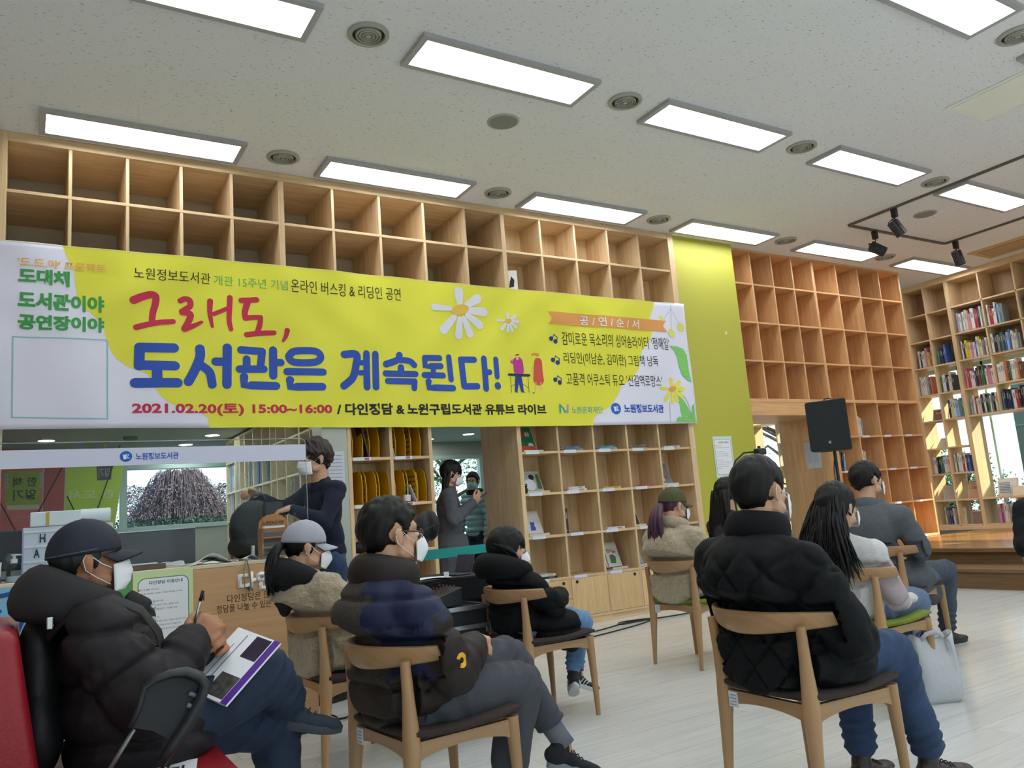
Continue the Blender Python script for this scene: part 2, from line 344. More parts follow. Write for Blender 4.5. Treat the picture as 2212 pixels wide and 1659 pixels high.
for z in (3.665, 3.27, 2.865, ZB):
    for x0, x1 in ((-.012, 1.938), (1.986, 4.137)):
        hbd(z, x0, x1, 0, .349); hbd(z, x0, x1, .352, DA)
for z in (3.665, 3.27, 2.865, 2.46, 2.06, 1.657, 1.259, .854, .451): hbd(z, 4.183, 6.349, 0, DR)
bx('back_panel', (4.183, DR-.012, .06), (6.349, DR, 4.045), wZ, A); 
bx('plinth', (4.183, .01, 0), (6.349, .03, .075), wX, A)
cols = [4.17]+A_rt+[6.352]
dm = wood('pine door', '#e0bd8a', 'z', brick=False, dark=.84)
for i in range(5):
    d = bx('door', (cols[i]+.014, -.002, .085), (cols[i+1]-.014, .016, .436), dm, A, .002)
    MB().lathe([(.016, 0), (.016, .003)], ((cols[i]+cols[i+1])/2+(.14 if i % 2 == 0 else -.14), -.002, .405), 14, M=Matrix.Rotation(math.pi/2, 3, 'X')).build('finger_hole', dark, d)
bx('cabinet_floor', (4.183, 0, .06), (6.349, DR, .082), wX, A)
for i, (a, b) in enumerate(zip(cols, cols[1:])):
    for z in (1.657, 1.259, .854, .451):
        bx('shelf_label', (a+.05, -.006, z-.014), (a+.20, -.0005, z+.016), lab, A)
# basket unit
UB = empty('basket_shelf', (2.46, 0, 0), 0, 'narrow two-column pine shelf holding yellow plastic file baskets', 'shelf unit')
for x, t in ((.012, .035), (.39, .03), (.765, .035)): ubd(x, 0, 2.445, .0, .36, t, UB)
for z in (2.06, 1.648, 1.249, .85, .45, .06):
    for a, b in ((.030, .375), (.405, .747)): hbd(z, a, b, .0, .36, .024, UB)
for z in (1.648, 1.249, .85):
    for a in (.04, .42):
        bx('shelf_label', (a, -.005, z-.014), (a+.16, -.0005, z+.014), lab, UB); bx('shelf_label', (a+.10, -.0065, z-.010), (a+.14, -.005, z+.010), mat('red tag', '#b9566a', .5), UB)
bx('back_panel', (.03, .345, .06), (.747, .358, 2.445), wZ, UB)
# bookshelf B beside the green panel
B = empty('bookshelf', (7.43, .119, 0), 0, 'tall empty pine cube bookshelf right of the lime green panel', 'bookshelf')
bw = wood('amber pine z', '#dcac7a', 'z'); bwx = wood('amber pine x', '#dcac7a', 'x')
x0B = 7.43
Bl = [7.444+.386*i for i in range(5)]; Br = [9.026+.473*i for i in range(5)]
ubd(.006, 2.06, 4.09, 0, .36, .03, B, m=bw)
for x in Bl[1:4]: ubd(x-x0B, 2.23, 4.09, .002, .36, .022, B, m=bw)
ubd(9.008-x0B, .364, 4.09, -.002, .36, .045, B, m=bw)
for x in Br[1:4]: ubd(x-x0B, .364, 4.09, .002, .36, .022, B, m=bw)
ubd(Br[4]-x0B, .364, 4.09, -.002, .84, .034, B, m=bw)
for z in (3.673, 3.184, 2.701): hbd(z, .022, 8.985-x0B, 0, .36, .022, B, m=bwx)
for z in (3.673, 3.184, 2.701, 1.746, 1.299, .85): hbd(z, 9.031-x0B, 10.9-x0B, 0, .36, .022, B, m=bwx)
hbd(2.214, .022, 10.9-x0B, -.001, .36, .04, B, m=bwx); hbd(.382, 9.031-x0B, 10.9-x0B, -.002, .36, .034, B, m=bwx)
bx('top_panel', (0, -.01, 4.09), (10.93-x0B, .36, 4.115), bwx, B)
bx('back_panel', (.02, .345, 2.23), (8.985-x0B, .358, 4.09), bw, B); bx('back_panel', (9.031-x0B, .345, .38), (10.9-x0B, .358, 4.09), bw, B)
bx('doorway_beam', (.0, .004, 2.03), (8.985-x0B, .03, 2.194), bwx, B, .002); bx('doorway_soffit', (.0, .031, 2.03), (8.985-x0B, .82, 2.05), bwx, B)
bx('doorway_jamb', (8.965-x0B, .365, 0), (8.985-x0B, .82, 2.03), bw, B); bx('doorway_jamb', (8.965-x0B, -.001, 0), (8.985-x0B, .363, 2.03), bw, B)
for z in (1.746, 1.299, .85, .382):
    for i in range(4):
        a = Br[i]-x0B; bx('shelf_label', (a+.05, -.006, z-.012), (a+.20, -.0025, z+.014), lab, B)
# far wall bookshelf C (plane x = 11.9, faces -x)
CX = 11.9
Cs = empty('bookshelf', (CX, 0, .364), 0, 'book-filled pine shelf wall with windows behind at the far right', 'bookshelf')
yl = [4.6, 4.13, 3.5, 3.16, 2.8, 2.44, 2.08, 1.72, 1.38, 1.04, .704, .37]; yr = [-.47, -.95, -1.43, -1.91, -2.39, -2.87]; ZC = [3.627, 3.218, 2.81, 2.385, 1.99, 1.573, 1.186, .797, .43]
def cub(y, z0, z1, t=.022, d=.36): return bx('upright', (0, y-t/2, z0-.364), (d, y+t/2, z1-.364), wZ, Cs, .0015)
for y in yl: cub(y, .43, 4.03)
cub(.01, .39, 4.03, .055); [cub(y, 2.385, 4.03) for y in yr]; [cub(y, .43, .797) for y in yr]; cub(-2.87, .43, 4.03, .05)
for z in ZC:
    if z > 2.3 or z < .9: bx('shelf', (0, -2.85, z-.375), (.36, -.018, z-.353), wY, Cs, .0015)
    for a, b in zip(yl, yl[1:]+[.037]):
        if (a, b) in ((4.13, 3.5),) and .9 < z < 2.3: continue
        bx('shelf', (0, b+.011, z-.375), (.36, a-.011, z-.353), wY, Cs, .0015)
bx('top_rail', (-.012, -2.9, 4.03-.364), (.02, 4.6, CH-.366), wY, Cs, .002); bx('top_panel', (.02, -2.9, 4.03-.364), (.36, 4.6, 4.05-.364), wY, Cs)
bx('base_board', (-.004, -2.9, .001), (.36, 4.6, .055), wY, Cs)
bx('back_panel', (.35, -2.85, 2.81-.364), (.362, 4.6, 4.03-.364), wood('birch back', '#b99a74', 'z'), Cs)
struct(bx('wall_right', (CX+.46, -9.5, 0), (CX+.6, -3.0, CH), wallw)); struct(bx('wall_right', (CX+.40, -3.0, 2.81), (CX+.6, 6, CH), wallw)); struct(bx('wall_right', (CX+.40, -3, 0), (CX+.6, 6, .38), wallw))
w3 = struct(empty('window_3', (CX+.45, 0, .38)))
for y, t in ((-2.95, .06), (-1.35, .07), (-.10, .03), (.25, .06), (.95, .05), (1.9, .05), (3.42, .05), (4.7, .06)): bx('frame', (-.03, y-t/2, 0), (.03, y+t/2, 2.43), frm, w3)
for z in (.03, 2.40): bx('rail', (-.03, -2.95, z-.03), (.03, 4.7, z+.03), frm, w3)
bx('pane', (-.003, -2.95, .05), (.003, 4.7, 2.40), gls, w3)
# outdoors
struct(bx('terrace', (-14, -30, -.27), (12.6, -9.7, -.22), mat('pale paving', '#b5aea0', .8))); struct(bx('terrace', (12.6, -30, -.25), (40, 30, -.2), mat('pale paving', '#b5aea0', .8))); struct(bx('lawn', (-14, 5.6, -.35), (12.5, 40, -.3), mat('winter grass', '#7c8458', .9, nscale=3, namp=.4)))  # first terrace is unseen, added to bounce sun up through the added glazing
o = empty('outside_building', (15.2, -2.6, -.2), 0, 'grey green wall of a building outside the right window', 'building')
bx('wall', (0, -8, 0), (4, 3.6, 3.25), mat('grey green render', '#5c716d', .8, nscale=1.2, namp=.08), o)
for z in (1.15, 2.15): bx('joint', (-.012, -8, z), (0, 3.6, z+.025), mat('joint line', '#7b8d88', .8), o)
# ================= BANNER =================
BY = -.045
def bwave(x, z):
    k = (z-1.91)/1.37
    s_ = x*1.25+(3.27-z)*1.6; f1 = math.exp(-((z-2.9)/.45)**2)
    fold = .0045*math.sin(s_*9+.8*math.sin(x*3.1))*f1*(.5+.5*math.sin(x*1.7+.6))+.0035*math.sin((x*1.3-(3.27-z)*1.9)*8+1)*(.5+.5*math.sin(x*2.3+2.2))*k
    return fold+.010*math.sin(2.1*x+3.2*z)*.5+.006*math.sin(7.3*x-6.1*z+1.1*math.sin(2*x))+.008*math.sin(1.35*x)*(1-k)+.004*math.sin(11*x+4*z)
BN = empty('event_banner', (3.2, BY, 1.91), 0, 'wide yellow and white printed cloth banner strung across the shelves', 'banner')
def Pb(u, v): p = onplane(u, v, 1, BY); return (p.x, p.z)
def onb(x, z, lift): return (x-3.2, -bwave(x, z)-lift, z-1.91)
def top(x): return 3.272+.006*math.sin(x*1.1)
def bot(x): return 1.915+.008*math.sin(x*.9+1)
def grid(name, xl, xr, nx, nz, lift, m, z0=None, z1=None, par=BN):
    b = MB()
    for j in range(nz+1):
        t = j/nz
        for i in range(nx+1):
            zz = None
            s = i/nx
            zc = 1.915+t*1.357
            a, c = xl(zc), xr(zc); x = a+(c-a)*s
            z = bot(x)+(top(x)-bot(x))*t; b.v.append(onb(x, z, lift))
    for j in range(nz):
        for i in range(nx):
            q = j*(nx+1)+i; b.f.append((q, q+1, q+nx+2, q+nx+1)); b.m.append(0)
    return b.build(name, m, par, smooth=True)
def clothm(n, c): return mat(n, c, .5, bscale=3.2, bamp=.22, spec=.3, stretch=(1, 1, 1.6))
B_wh, B_ye = clothm('banner white', '#e2e1f2'), clothm('banner yellow', '#e2de44')
grid('cloth', lambda z: -.34, lambda z: 6.452, 170, 34, 0, B_wh).modifiers.new('s', 'SOLIDIFY').thickness = .002
Lp = [(136.5,535),(145.7,558.9),(160,584),(162.6,617.7),(168,645.7),(179.4,665),(207,688),(224,707),(229.8,741),(246.6,771.9),(274.7,794),(316.7,808),(330.7,830.7),(342,853),(364,872.8),(392,884),(435,892),(448.4,905),(452.6,928)]
Rp = [(1413.7,653.8),(1411,668),(1403,688),(1409,705),(1407,720),(1400.6,740),(1386,757),(1383,770),(1378,799),(1360,821.5),(1341.9,832.8),(1335,853),(1317,878),(1301,887),(1283,900.6),(1282,914)]
def interp(pts):
    q = sorted([Pb(*p)[::-1] for p in pts]); zs = [a for a, b in q]; xs = [b for a, b in q]
    return lambda z: float(np.interp(z, zs, xs))
grid('yellow_field', interp(Lp), interp(Rp), 150, 60, .003, B_ye)
def flat(c): return mat('print '+c, c, .55, spec=.3)
def finish(bm_or_mb, name, c, par=BN):
    return bm_or_mb.build(name, flat(c), par)
SW = [.45]
def stroke(mb, pts, w, w1=None, lift=.006, smooth=True):
    """rounded pen stroke on the banner, pts in metres (x,z)"""
    P = [Vector((a, b)) for a, b in pts]
    if smooth and len(P) > 2:   # Catmull-Rom
        Q = [P[0]]+P+[P[-1]]; R_ = []
        for i in range(1, len(Q)-2):
            a, b, c, d = Q[i-1:i+3]
            for s in range(6):
                t = s/6; R_.append(.5*((2*b)+(c-a)*t+(2*a-5*b+4*c-d)*t*t+(3*b-a-3*c+d)*t**3))
        P = R_+[P[-1]]
    else:
        R_ = []
        for a, b in zip(P, P[1:]):
            k = max(1, int((b-a).length/.05)); R_ += [a+(b-a)*(s/k) for s in range(k)]
        P = R_+[P[-1]]
    n = len(P); w1 = w if w1 is None else w1; w *= SW[0]; w1 *= SW[0]; L_ = []; R2 = []; e = 10
    for i, p in enumerate(P):
        t = (P[min(i+1, n-1)]-P[max(i-1, 0)]); t = t/max(t.length, 1e-9); nn = Vector((-t.y, t.x)); r = (w+(w1-w)*i/max(1, n-1))/2
        L_.append(p+nn*r); R2.append(p-nn*r)
        if i == 0: cap0 = [p+(Matrix.Rotation(math.pi/2+math.pi*k/e, 2) @ t)*r for k in range(1, e)]
        if i == n-1: cap1 = [p+(Matrix.Rotation(-math.pi/2+math.pi*k/e, 2) @ t)*r for k in range(1, e)]
    b = len(mb.v)
    for q in L_+R2: mb.v.append(onb(q.x, q.y, lift))
    for i in range(n-1): mb.f.append((b+i, b+i+1, b+n+i+1, b+n+i)); mb.m.append(0)
    for p, cap, i0, i1 in ((P[0], cap0, b, b+n), (P[-1], cap1, b+2*n-1, b+n-1)):
        c = len(mb.v)
        for q in cap: mb.v.append(onb(q.x, q.y, lift))
        mb.f.append(tuple([i0]+list(range(c, c+len(cap)))+[i1])); mb.m.append(0)
def poly(mb, pts, lift=.006):
    b = len(mb.v)
    for p in pts: mb.v.append(onb(*p, lift))
    mb.f.append(tuple(range(b, b+len(pts)))); mb.m.append(0)
def textmesh(s, bold=0, sx=1, space=1.0):
    c = bpy.data.curves.new('t', 'FONT'); c.body = s; c.size = 1; c.offset = bold; c.resolution_u = 3; c.space_character = space
    o = bpy.data.objects.new('t', c); COL.objects.link(o); bpy.context.view_layer.update()
    me = bpy.data.meshes.new_from_object(o.evaluated_get(bpy.context.evaluated_depsgraph_get()))
    bpy.data.objects.remove(o); bpy.data.curves.remove(c); return me
def textfit(s, fn, x0, z0, x1, z1, name, m, parent, bold=0, space=1.0, shear=0):
    """lettering mesh scaled to the box (x0,z0)-(x1,z1) and mapped to 3-D by fn(x,z)"""
    me = textmesh(s, bold, space=space); n = len(me.vertices); co = np.empty(n*3); me.vertices.foreach_get('co', co); co = co.reshape(-1, 3)
    a, b = co.min(0), co.max(0); X = x0+(co[:, 0]-a[0])/(b[0]-a[0])*(x1-x0); Z = z0+(co[:, 1]-a[1])/(b[1]-a[1])*(z1-z0)
    X = X+shear*(Z-z0)
    out = np.array([fn(p, q) for p, q in zip(X, Z)]); me.vertices.foreach_set('co', out.ravel()); me.materials.clear(); me.materials.append(m); me.update()
    return link(name, me, parent)
def bt(s, p0, p1, c, bold=0, space=1.0, name='lettering'):
    x0, z0 = Pb(*p0); x1, z1 = Pb(*p1)
    return textfit(s, lambda x, z: onb(x, z, .006), x0, z0, x1, z1, name, flat(c), BN, bold, space)
bt("'도.도.야' 프로젝트", (38, 575), (229, 571.5), '#e8b45c', .02); bt('도대체', (39, 612), (151, 587), '#3f9a4d', .045, .98); bt('도서관이야', (38, 666), (225, 641), '#3f9a4d', .045, .98); bt('공연장이야', (38, 711), (225, 687.5), '#3f9a4d', .045, .98)
q = [Pb(28, 727), Pb(232, 735), Pb(232, 905), Pb(26, 902)]; mb = MB()
for a, b in zip(q, q[1:]+q[:1]): stroke(mb, [a, b], .018, smooth=False)
finish(mb, 'teal_frame', '#8fc4c4')
bt('노원정보도서관', (289, 602), (454, 591), '#2e3216'); bt('개관 15주년 기념', (462, 616), (620, 607.5), '#5fae55'); bt('온라인 버스킹 & 리딩인 공연', (628, 632), (864, 624), '#2e3216')
bt('2021.02.20(토) 15:00~16:00', (284.5, 899), (717, 873), '#c22a4a', .035, 1.02); bt('/ 다인정담 & 노원구립도서관 유튜브 라이브', (728, 896.5), (1177.5, 873.5), '#20231c', .035)
def C5(a, b): return Pb(260+a/5.267, 560+b/5.267)
red = MB()
for pts, w, w1 in ([[(150,470),(250,430),(350,405),(400,425),(400,500),(370,610),(360,700)], .135, .10], [[(180,775),(300,745),(450,718),(600,708)], .10, .09],
    [[(685,470),(740,448),(790,470),(795,530),(740,570),(700,600),(770,610),(800,640),(770,720),(730,790)], .095, .11], [[(735,790),(840,755),(925,715)], .11, .05],
    [[(1020,480),(1015,600),(1030,700),(1045,770)], .10, .05], [[(1060,625),(1150,590),(1220,560)], .075, .075], [[(1245,440),(1240,560),(1235,700),(1255,800)], .10, .08],
    [[(1375,470),(1470,468),(1545,465)], .10, .10], [[(1445,490),(1415,600),(1420,670)], .11, .10], [[(1420,672),(1500,665),(1590,665)], .10, .09], [[(1590,670),(1585,740),(1555,840)], .09, .10], [[(1435,862),(1590,845),(1745,840)], .10, .09], [[(1895,815),(1880,880),(1850,930)], .10, .05]):
    stroke(red, [C5(*p) for p in pts], w, w1)
finish(red, 'red_lettering', '#c22a4a')
def Q1(a, b): return Pb(a/3.568, 500+b/3.568)
def Q2(a, b): return Pb(600+a/3.95, 560+b/3.95)
SW[0] = .47; blue = MB(); bw_ = .156
def bs(f, *pts, w=bw_, sm=False): stroke(blue, [f(*p) for p in pts], w, smooth=sm)
# do-seo-gwan-eun
bs(Q1, (1075,895),(1340,898)); bs(Q1, (1075,895),(1072,1035)); bs(Q1, (1075,1030),(1345,1038)); bs(Q1, (1208,1045),(1210,1160)); bs(Q1, (1042,1168),(1365,1170))
bs(Q1, (1540,905),(1540,970),(1500,1070),(1450,1160), w=.15, sm=True); bs(Q1, (1560,1040),(1615,1090),(1635,1180), w=.14, sm=True); bs(Q1, (1660,1005),(1740,1007), w=.14); bs(Q1, (1748,900),(1748,1180), w=.15)
bs(Q1, (1855,915),(2020,925), w=.13); bs(Q1, (2020,925),(2010,1030), w=.13); bs(Q1, (1900,985),(1900,1050), w=.13); bs(Q1, (1845,1062),(2035,1060), w=.13); bs(Q1, (2105,915),(2108,1110), w=.14); bs(Q1, (2108,1010),(2165,1010), w=.13); bs(Q1, (1880,1120),(1882,1185),(2130,1190), w=.14)
def oval(f, pts, w): stroke(blue, [f(*p) for p in pts+[pts[0], pts[1]]], w)
oval(Q2, [(95,830),(130,790),(230,780),(330,790),(365,835),(330,875),(230,885),(130,875)], .13); bs(Q2, (80,958),(385,965), w=.13); bs(Q2, (105,1030),(108,1088),(378,1090), w=.14)
# gye-sok-doen-da!
bs(Q2, (565,815),(665,815),(665,900),(640,1010),(565,1080), w=.14, sm=True); bs(Q2, (700,885),(750,885), w=.10); bs(Q2, (700,970),(750,970), w=.10); bs(Q2, (752,808),(762,1090), w=.13); bs(Q2, (830,812),(838,1090), w=.13)
bs(Q2, (1038,818),(1020,860),(925,895), w=.13, sm=True); bs(Q2, (1040,860),(1120,870),(1160,905), w=.12, sm=True); bs(Q2, (1050,925),(1050,965), w=.13); bs(Q2, (920,975),(1172,982), w=.12); bs(Q2, (938,1040),(1165,1045), w=.12); bs(Q2, (1165,1045),(1163,1100), w=.12)
bs(Q2, (1250,845),(1380,845), w=.12); bs(Q2, (1250,845),(1252,915),(1392,912), w=.12); bs(Q2, (1325,930),(1325,980), w=.11); bs(Q2, (1248,990),(1412,992), w=.12); bs(Q2, (1462,835),(1480,1025), w=.12); bs(Q2, (1285,1045),(1290,1095),(1495,1100), w=.13)
bs(Q2, (1565,855),(1672,858), w=.13); bs(Q2, (1568,858),(1590,1080), w=.13); bs(Q2, (1592,1085),(1700,1085), w=.13); bs(Q2, (1755,850),(1775,1105), w=.13); bs(Q2, (1775,965),(1805,965), w=.12)
bs(Q2, (1860,855),(1870,1000), w=.12); bs(Q2, (1876,1080),(1877,1082), w=.15)
finish(blue, 'blue_lettering', '#2c50ae'); SW[0] = .45
def Q3(a, b): return Pb(1100+a/4.424, 600+b/4.424)
mb = MB(); ra, rb, rc = Q3(362, 328), Q3(1492, 405), Q3(375, 445); zt, zb = (ra[1]+rb[1])/2, (rc[1]+Q3(1502, 515)[1])/2
for j in range(5):
    for i in range(33):
        s_ = i/32; t = j/4; nt_ = .5-abs(t-.5); x = ra[0]+(rb[0]-ra[0])*s_+(.06*nt_*2 if i == 0 else -.05*nt_*2 if i == 32 else 0); mb.v.append(onb(x, zt+(zb-zt)*t, .0065))
for j in range(4):
    for i in range(32): q_ = j*33+i; mb.f.append((q_, q_+1, q_+34, q_+33)); mb.m.append(0)
finish(mb, 'orange_ribbon', '#dd9a55')
x0, z0 = Q3(680, 452); x1, z1 = Q3(1232, 405)
textfit('공 / 연 / 순 / 서', lambda x, z: onb(x, z, .009), x0, z0, x1, z1+.0, 'lettering', flat('#e9e6ea'), BN, .01)
bt("감미로운 목소리의 싱어송라이터 '정해일'", (1215, 745), (1442.5, 731), '#30341c'); bt('리딩인(이남순, 김미란) 그림책 낭독', (1218.7, 789), (1417.6, 770), '#30341c'); bt("고품격 어쿠스틱 듀오 '신길역로망스'", (1224, 832), (1427, 812), '#30341c')
bt('노원문화재단', (1236, 893), (1301, 878), '#2f9aa8', .0); bt('노원정보도서관', (1348, 892), (1432, 874), '#1f55b8', .03)
notes = MB()
for ox, oy in ((0, 0), (18, 204), (36, 395)):
    stroke(notes, [Q3(402+ox, 580+oy), Q3(404+ox, 580+oy)], .105); stroke(notes, [Q3(445+ox, 606+oy), Q3(447+ox, 606+oy)], .105)
    stroke(notes, [Q3(418+ox, 575+oy), Q3(426+ox, 540+oy), Q3(462+ox, 568+oy), Q3(458+ox, 606+oy)], .022, smooth=False)
finish(notes, 'music_notes', '#23367e')
def flower(cx, cz, sc, cw, cc, pet, name='daisy'):
    mb = MB(); SW[0] = .9
    for (a, b, w) in pet:
        stroke(mb, [(cx+a*.35*sc, cz+b*.35*sc), (cx+a*.6*sc, cz+b*.6*sc), (cx+a*sc*.95, cz+b*sc*.95)], w*sc*.7, w*sc*1.1, .0065)
    finish(mb, name, cw); SW[0] = .45
    mb = MB(); poly(mb, [(cx+sc*(.34*math.cos(t)*.95-.05*math.sin(t)), cz+sc*(.34*math.cos(t)*.28+.16*math.sin(t))) for t in [k*math.pi/10 for k in range(20)]], .008); finish(mb, name+'_centre', cc)
pet = [(-.02,.62,.34),(.72,.46,.32),(.95,.0,.32),(.74,-.48,.3),(.33,-.82,.28),(-.12,-.90,.28),(-.68,-.74,.3),(-.98,.04,.22)]
cx, cz = Q2(1555, 432); flower(cx, cz, .285, '#dcdce8', '#e3b84a', pet); cx, cz = Q2(1962, 528); flower(cx, cz, .115, '#dcdce8', '#e3b84a', pet)
cx, cz = Q3(1550, 1065); flower(cx, cz, .165, '#e4df4a', '#e0a04a', pet, 'yellow_flower')
mb = MB(); stroke(mb, [Q3(1610,1090),(Q3(1665,1150)),Q3(1705,1230),Q3(1735,1340)], .012); stroke(mb, [Q3(1525,1195),Q3(1530,1290),Q3(1537,1382)], .008); stroke(mb, [Q3(1537,255),Q3(1540,300),Q3(1547,495)], .006); stroke(mb, [Q3(1540,300),Q3(1500,360),Q3(1475,400)], .006); stroke(mb, [Q3(1542,300),Q3(1590,390),Q3(1630,460)], .006); finish(mb, 'stems', '#5c7f78')
mb = MB(); stroke(mb, [Q3(1547,530),Q3(1549,532)], .21); stroke(mb, [Q3(1637,472),Q3(1639,474)], .21); stroke(mb, [Q3(1450,384),Q3(1452,386)], .12); finish(mb, 'berries', '#dfe05e')
mb = MB(); poly(mb, [Q3(*p) for p in ((1522,652),(1600,655),(1665,680),(1695,740),(1705,830),(1712,900),(1735,1000),(1690,980),(1645,930),(1620,850),(1605,760),(1570,690))]); poly(mb, [Q3(*p) for p in ((1600,1110),(1650,1170),(1700,1250),(1733,1330),(1735,1230),(1755,1205),(1778,1380),(1660,1380),(1625,1290))]); poly(mb, [Q3(*p) for p in ((1585,1378),(1590,1345),(1615,1330),(1640,1340),(1655,1378))]); finish(mb, 'leaves', '#7fc96b')
mb = MB()
for k in range(6): y = 700+k*48; stroke(mb, [Q3(1600+k*12, y), Q3(1650+k*9, y+8), Q3(1700+k*3, y-2)], .004, lift=.008)
finish(mb, 'leaf_veins', '#4f9a58')
# two little drawn people and keyboard
fg = MB(); stroke(fg, [Q3(30,800),Q3(85,805)], .09); stroke(fg, [Q3(85,810),Q3(92,850),Q3(95,885)], .25); stroke(fg, [Q3(100,800),Q3(125,830)], .06); finish(fg, 'magenta_shirt', '#c03a92')
fg = MB(); stroke(fg, [Q3(92,905),Q3(80,990),Q3(72,1080)], .13, .07); stroke(fg, [Q3(92,905),Q3(112,990),Q3(130,1080)], .13, .07); finish(fg, 'blue_trousers', '#2c3f96')
fg = MB(); stroke(fg, [Q3(0,925),Q3(192,932)], .055, lift=.009, smooth=False)
for a, b in (((15,945),(28,1095)),((182,945),(192,1095)),((20,1040),(60,1015)),((185,1050),(130,1010))): stroke(fg, [Q3(*a),Q3(*b)], .01, smooth=False)
stroke(fg, [Q3(70,1090),Q3(85,1095)], .015); stroke(fg, [Q3(135,1088),Q3(152,1094)], .015); stroke(fg, [Q3(228,1105),Q3(238,1098)], .02); finish(fg, 'keyboard', '#2b3550')
fg = MB(); stroke(fg, [Q3(77,760),Q3(78,775)], .06); stroke(fg, [Q3(30,795),Q3(15,760),Q3(8,735)], .022); stroke(fg, [Q3(130,850),Q3(150,880),Q3(160,905)], .02); stroke(fg, [Q3(278,760),Q3(280,780)], .045); stroke(fg, [Q3(255,1000),Q3(252,1085)], .022); stroke(fg, [Q3(300,1000),Q3(303,1080)], .022); stroke(fg, [Q3(255,800),Q3(230,860),Q3(208,905)], .018); finish(fg, 'skin_tone', '#e6c09c')
fg = MB(); stroke(fg, [Q3(280,805),Q3(278,900),Q3(280,970)], .20, .27); finish(fg, 'red_dress', '#cc5240')
fg = MB(); stroke(fg, [Q3(275,735),Q3(240,728),Q3(215,738)], .07, .04); finish(fg, 'orange_hair', '#e39a45')
fg = MB(); stroke(fg, [Q3(65,738),Q3(90,735)], .03); finish(fg, 'brown_hair', '#8a4a30')
mb = MB(); stroke(mb, [Q3(482,1215),Q3(484,1290)], .045, smooth=False); stroke(mb, [Q3(482,1218),Q3(515,1250),Q3(530,1285)], .04); finish(mb, 'teal_emblem', '#2f9a96')
mb = MB(); stroke(mb, [Q3(558,1218),Q3(558,1285)], .045, smooth=False); stroke(mb, [Q3(556,1288),Q3(535,1270)], .03); finish(mb, 'lilac_emblem', '#9a93b6')
def booklogo(cx, cz, r, fn_poly, col='#1f62b8'):
    fn_poly([(cx+r*math.cos(t), cz+r*.95*math.sin(t)) for t in [k*math.pi/12 for k in range(24)]], col, 0, 'round_emblem')
    fn_poly([(cx-r*.5, cz+r*.35), (cx-r*.1, cz+r*.28), (cx+r*.08, cz+r*.5), (cx+r*.12, cz+r*.2), (cx+r*.02, cz-r*.5), (cx-r*.38, cz-r*.5)], '#dfe6f2', .002, 'book_mark')
    fn_poly([(cx+r*.22, cz+r*.3), (cx+r*.5, cz+r*.45), (cx+r*.25, cz-r*.2), (cx+r*.6, cz-r*.25), (cx+r*.55, cz-r*.38), (cx+r*.1, cz-r*.35), (cx+r*.3, cz+r*.2)], '#dfe6f2', .002, 'book_mark')
cx, cz = Q3(1018, 1250)
def _bp(pts, c, l, nm): mb = MB(); poly(mb, pts, .0065+l); finish(mb, nm, c)
booklogo(cx, cz, .062, _bp)
# cord/edge hem of banner
mb = MB(); stroke(mb, [(x/10*1.0, top(x/10)-.006) for x in range(-3, 65, 2)], .012, lift=.004); finish(mb, 'hem', '#d8cfa0')
# ================= SOFT BODIES =================
def ico(n=3):
    bm = bmesh.new(); bmesh.ops.create_icosphere(bm, subdivisions=n, radius=1)
    v = np.array([p.co[:] for p in bm.verts]); f = [tuple(q.index for q in p.verts) for p in bm.faces]; bm.free(); return v, f
IV, IF = ico(2); IV3, IF3 = ico(3)
class PR:
    """a heap of overlapping closed blobs, later fused into one skin"""
    def __init__(s): s.mb = MB()
    def E(s, c, r, rot=None):
        v = IV3*np.array(r if isinstance(r, (tuple, list)) else (r, r, r))
        if rot is not None: v = v @ np.array(Euler(rot).to_matrix()).T
        s.mb.add([tuple(p) for p in v+np.array(c)], IF3); return s
    def K(s, p0, p1, r0, r1=None, fl=1.0, up=None):
        r1 = r0 if r1 is None else r1; p0, p1 = Vector(p0), Vector(p1); d = (p1-p0); L_ = d.length; t = d.normalized() if L_ > 1e-6 else Vector((0, 0, 1))
        pts = []; rs = []
        for k in (1.45, 1.1, .6, .001): pts.append(p0-t*r0*math.sin(k)); rs.append(max(r0*math.cos(k), .0004))
        m = max(1, int(L_/.06))
        for k in range(1, m): pts.append(p0+d*k/m); rs.append(r0+(r1-r0)*k/m)
        for k in (.001, .6, 1.1, 1.45): pts.append(p1+t*r1*math.sin(k)); rs.append(max(r1*math.cos(k), .0004))
        s.mb.tube(pts, rs, 14, flat=fl, up=up); return s
    def chain(s, pts, rs, fl=1.0, up=None):
        for a, b, r, q in zip(pts, pts[1:], rs, rs[1:]): s.K(a, b, r, q, fl, up)
        return s
    def fuse(s, vox=.008, smooth=2):
        me = bpy.data.meshes.new('tmp'); me.from_pydata(s.mb.v, [], s.mb.f); bm = bmesh.new(); bm.from_mesh(me); bmesh.ops.recalc_face_normals(bm, faces=bm.faces[:]); bm.to_mesh(me); bm.free()
        o = bpy.data.objects.new('tmp', me); COL.objects.link(o); md = o.modifiers.new('r', 'REMESH'); md.mode = 'VOXEL'; md.voxel_size = vox; md.use_smooth_shade = True
        if smooth: m2 = o.modifiers.new('s', 'SMOOTH'); m2.iterations = smooth; m2.factor = .5
        bpy.context.view_layer.update(); r = bpy.data.meshes.new_from_object(o.evaluated_get(bpy.context.evaluated_depsgraph_get()))
        bpy.data.objects.remove(o); bpy.data.meshes.remove(me); return r
def getco(me):
    a = np.empty(len(me.vertices)*3, dtype=np.float32); me.vertices.foreach_get('co', a); return a.reshape(-1, 3).astype(float)
def getno(me):
    a = np.empty(len(me.vertices)*3, dtype=np.float32); me.vertices.foreach_get('normal', a); return a.reshape(-1, 3).astype(float)
def setco(me, c): me.vertices.foreach_set('co', c.astype(np.float32).ravel()); me.update()
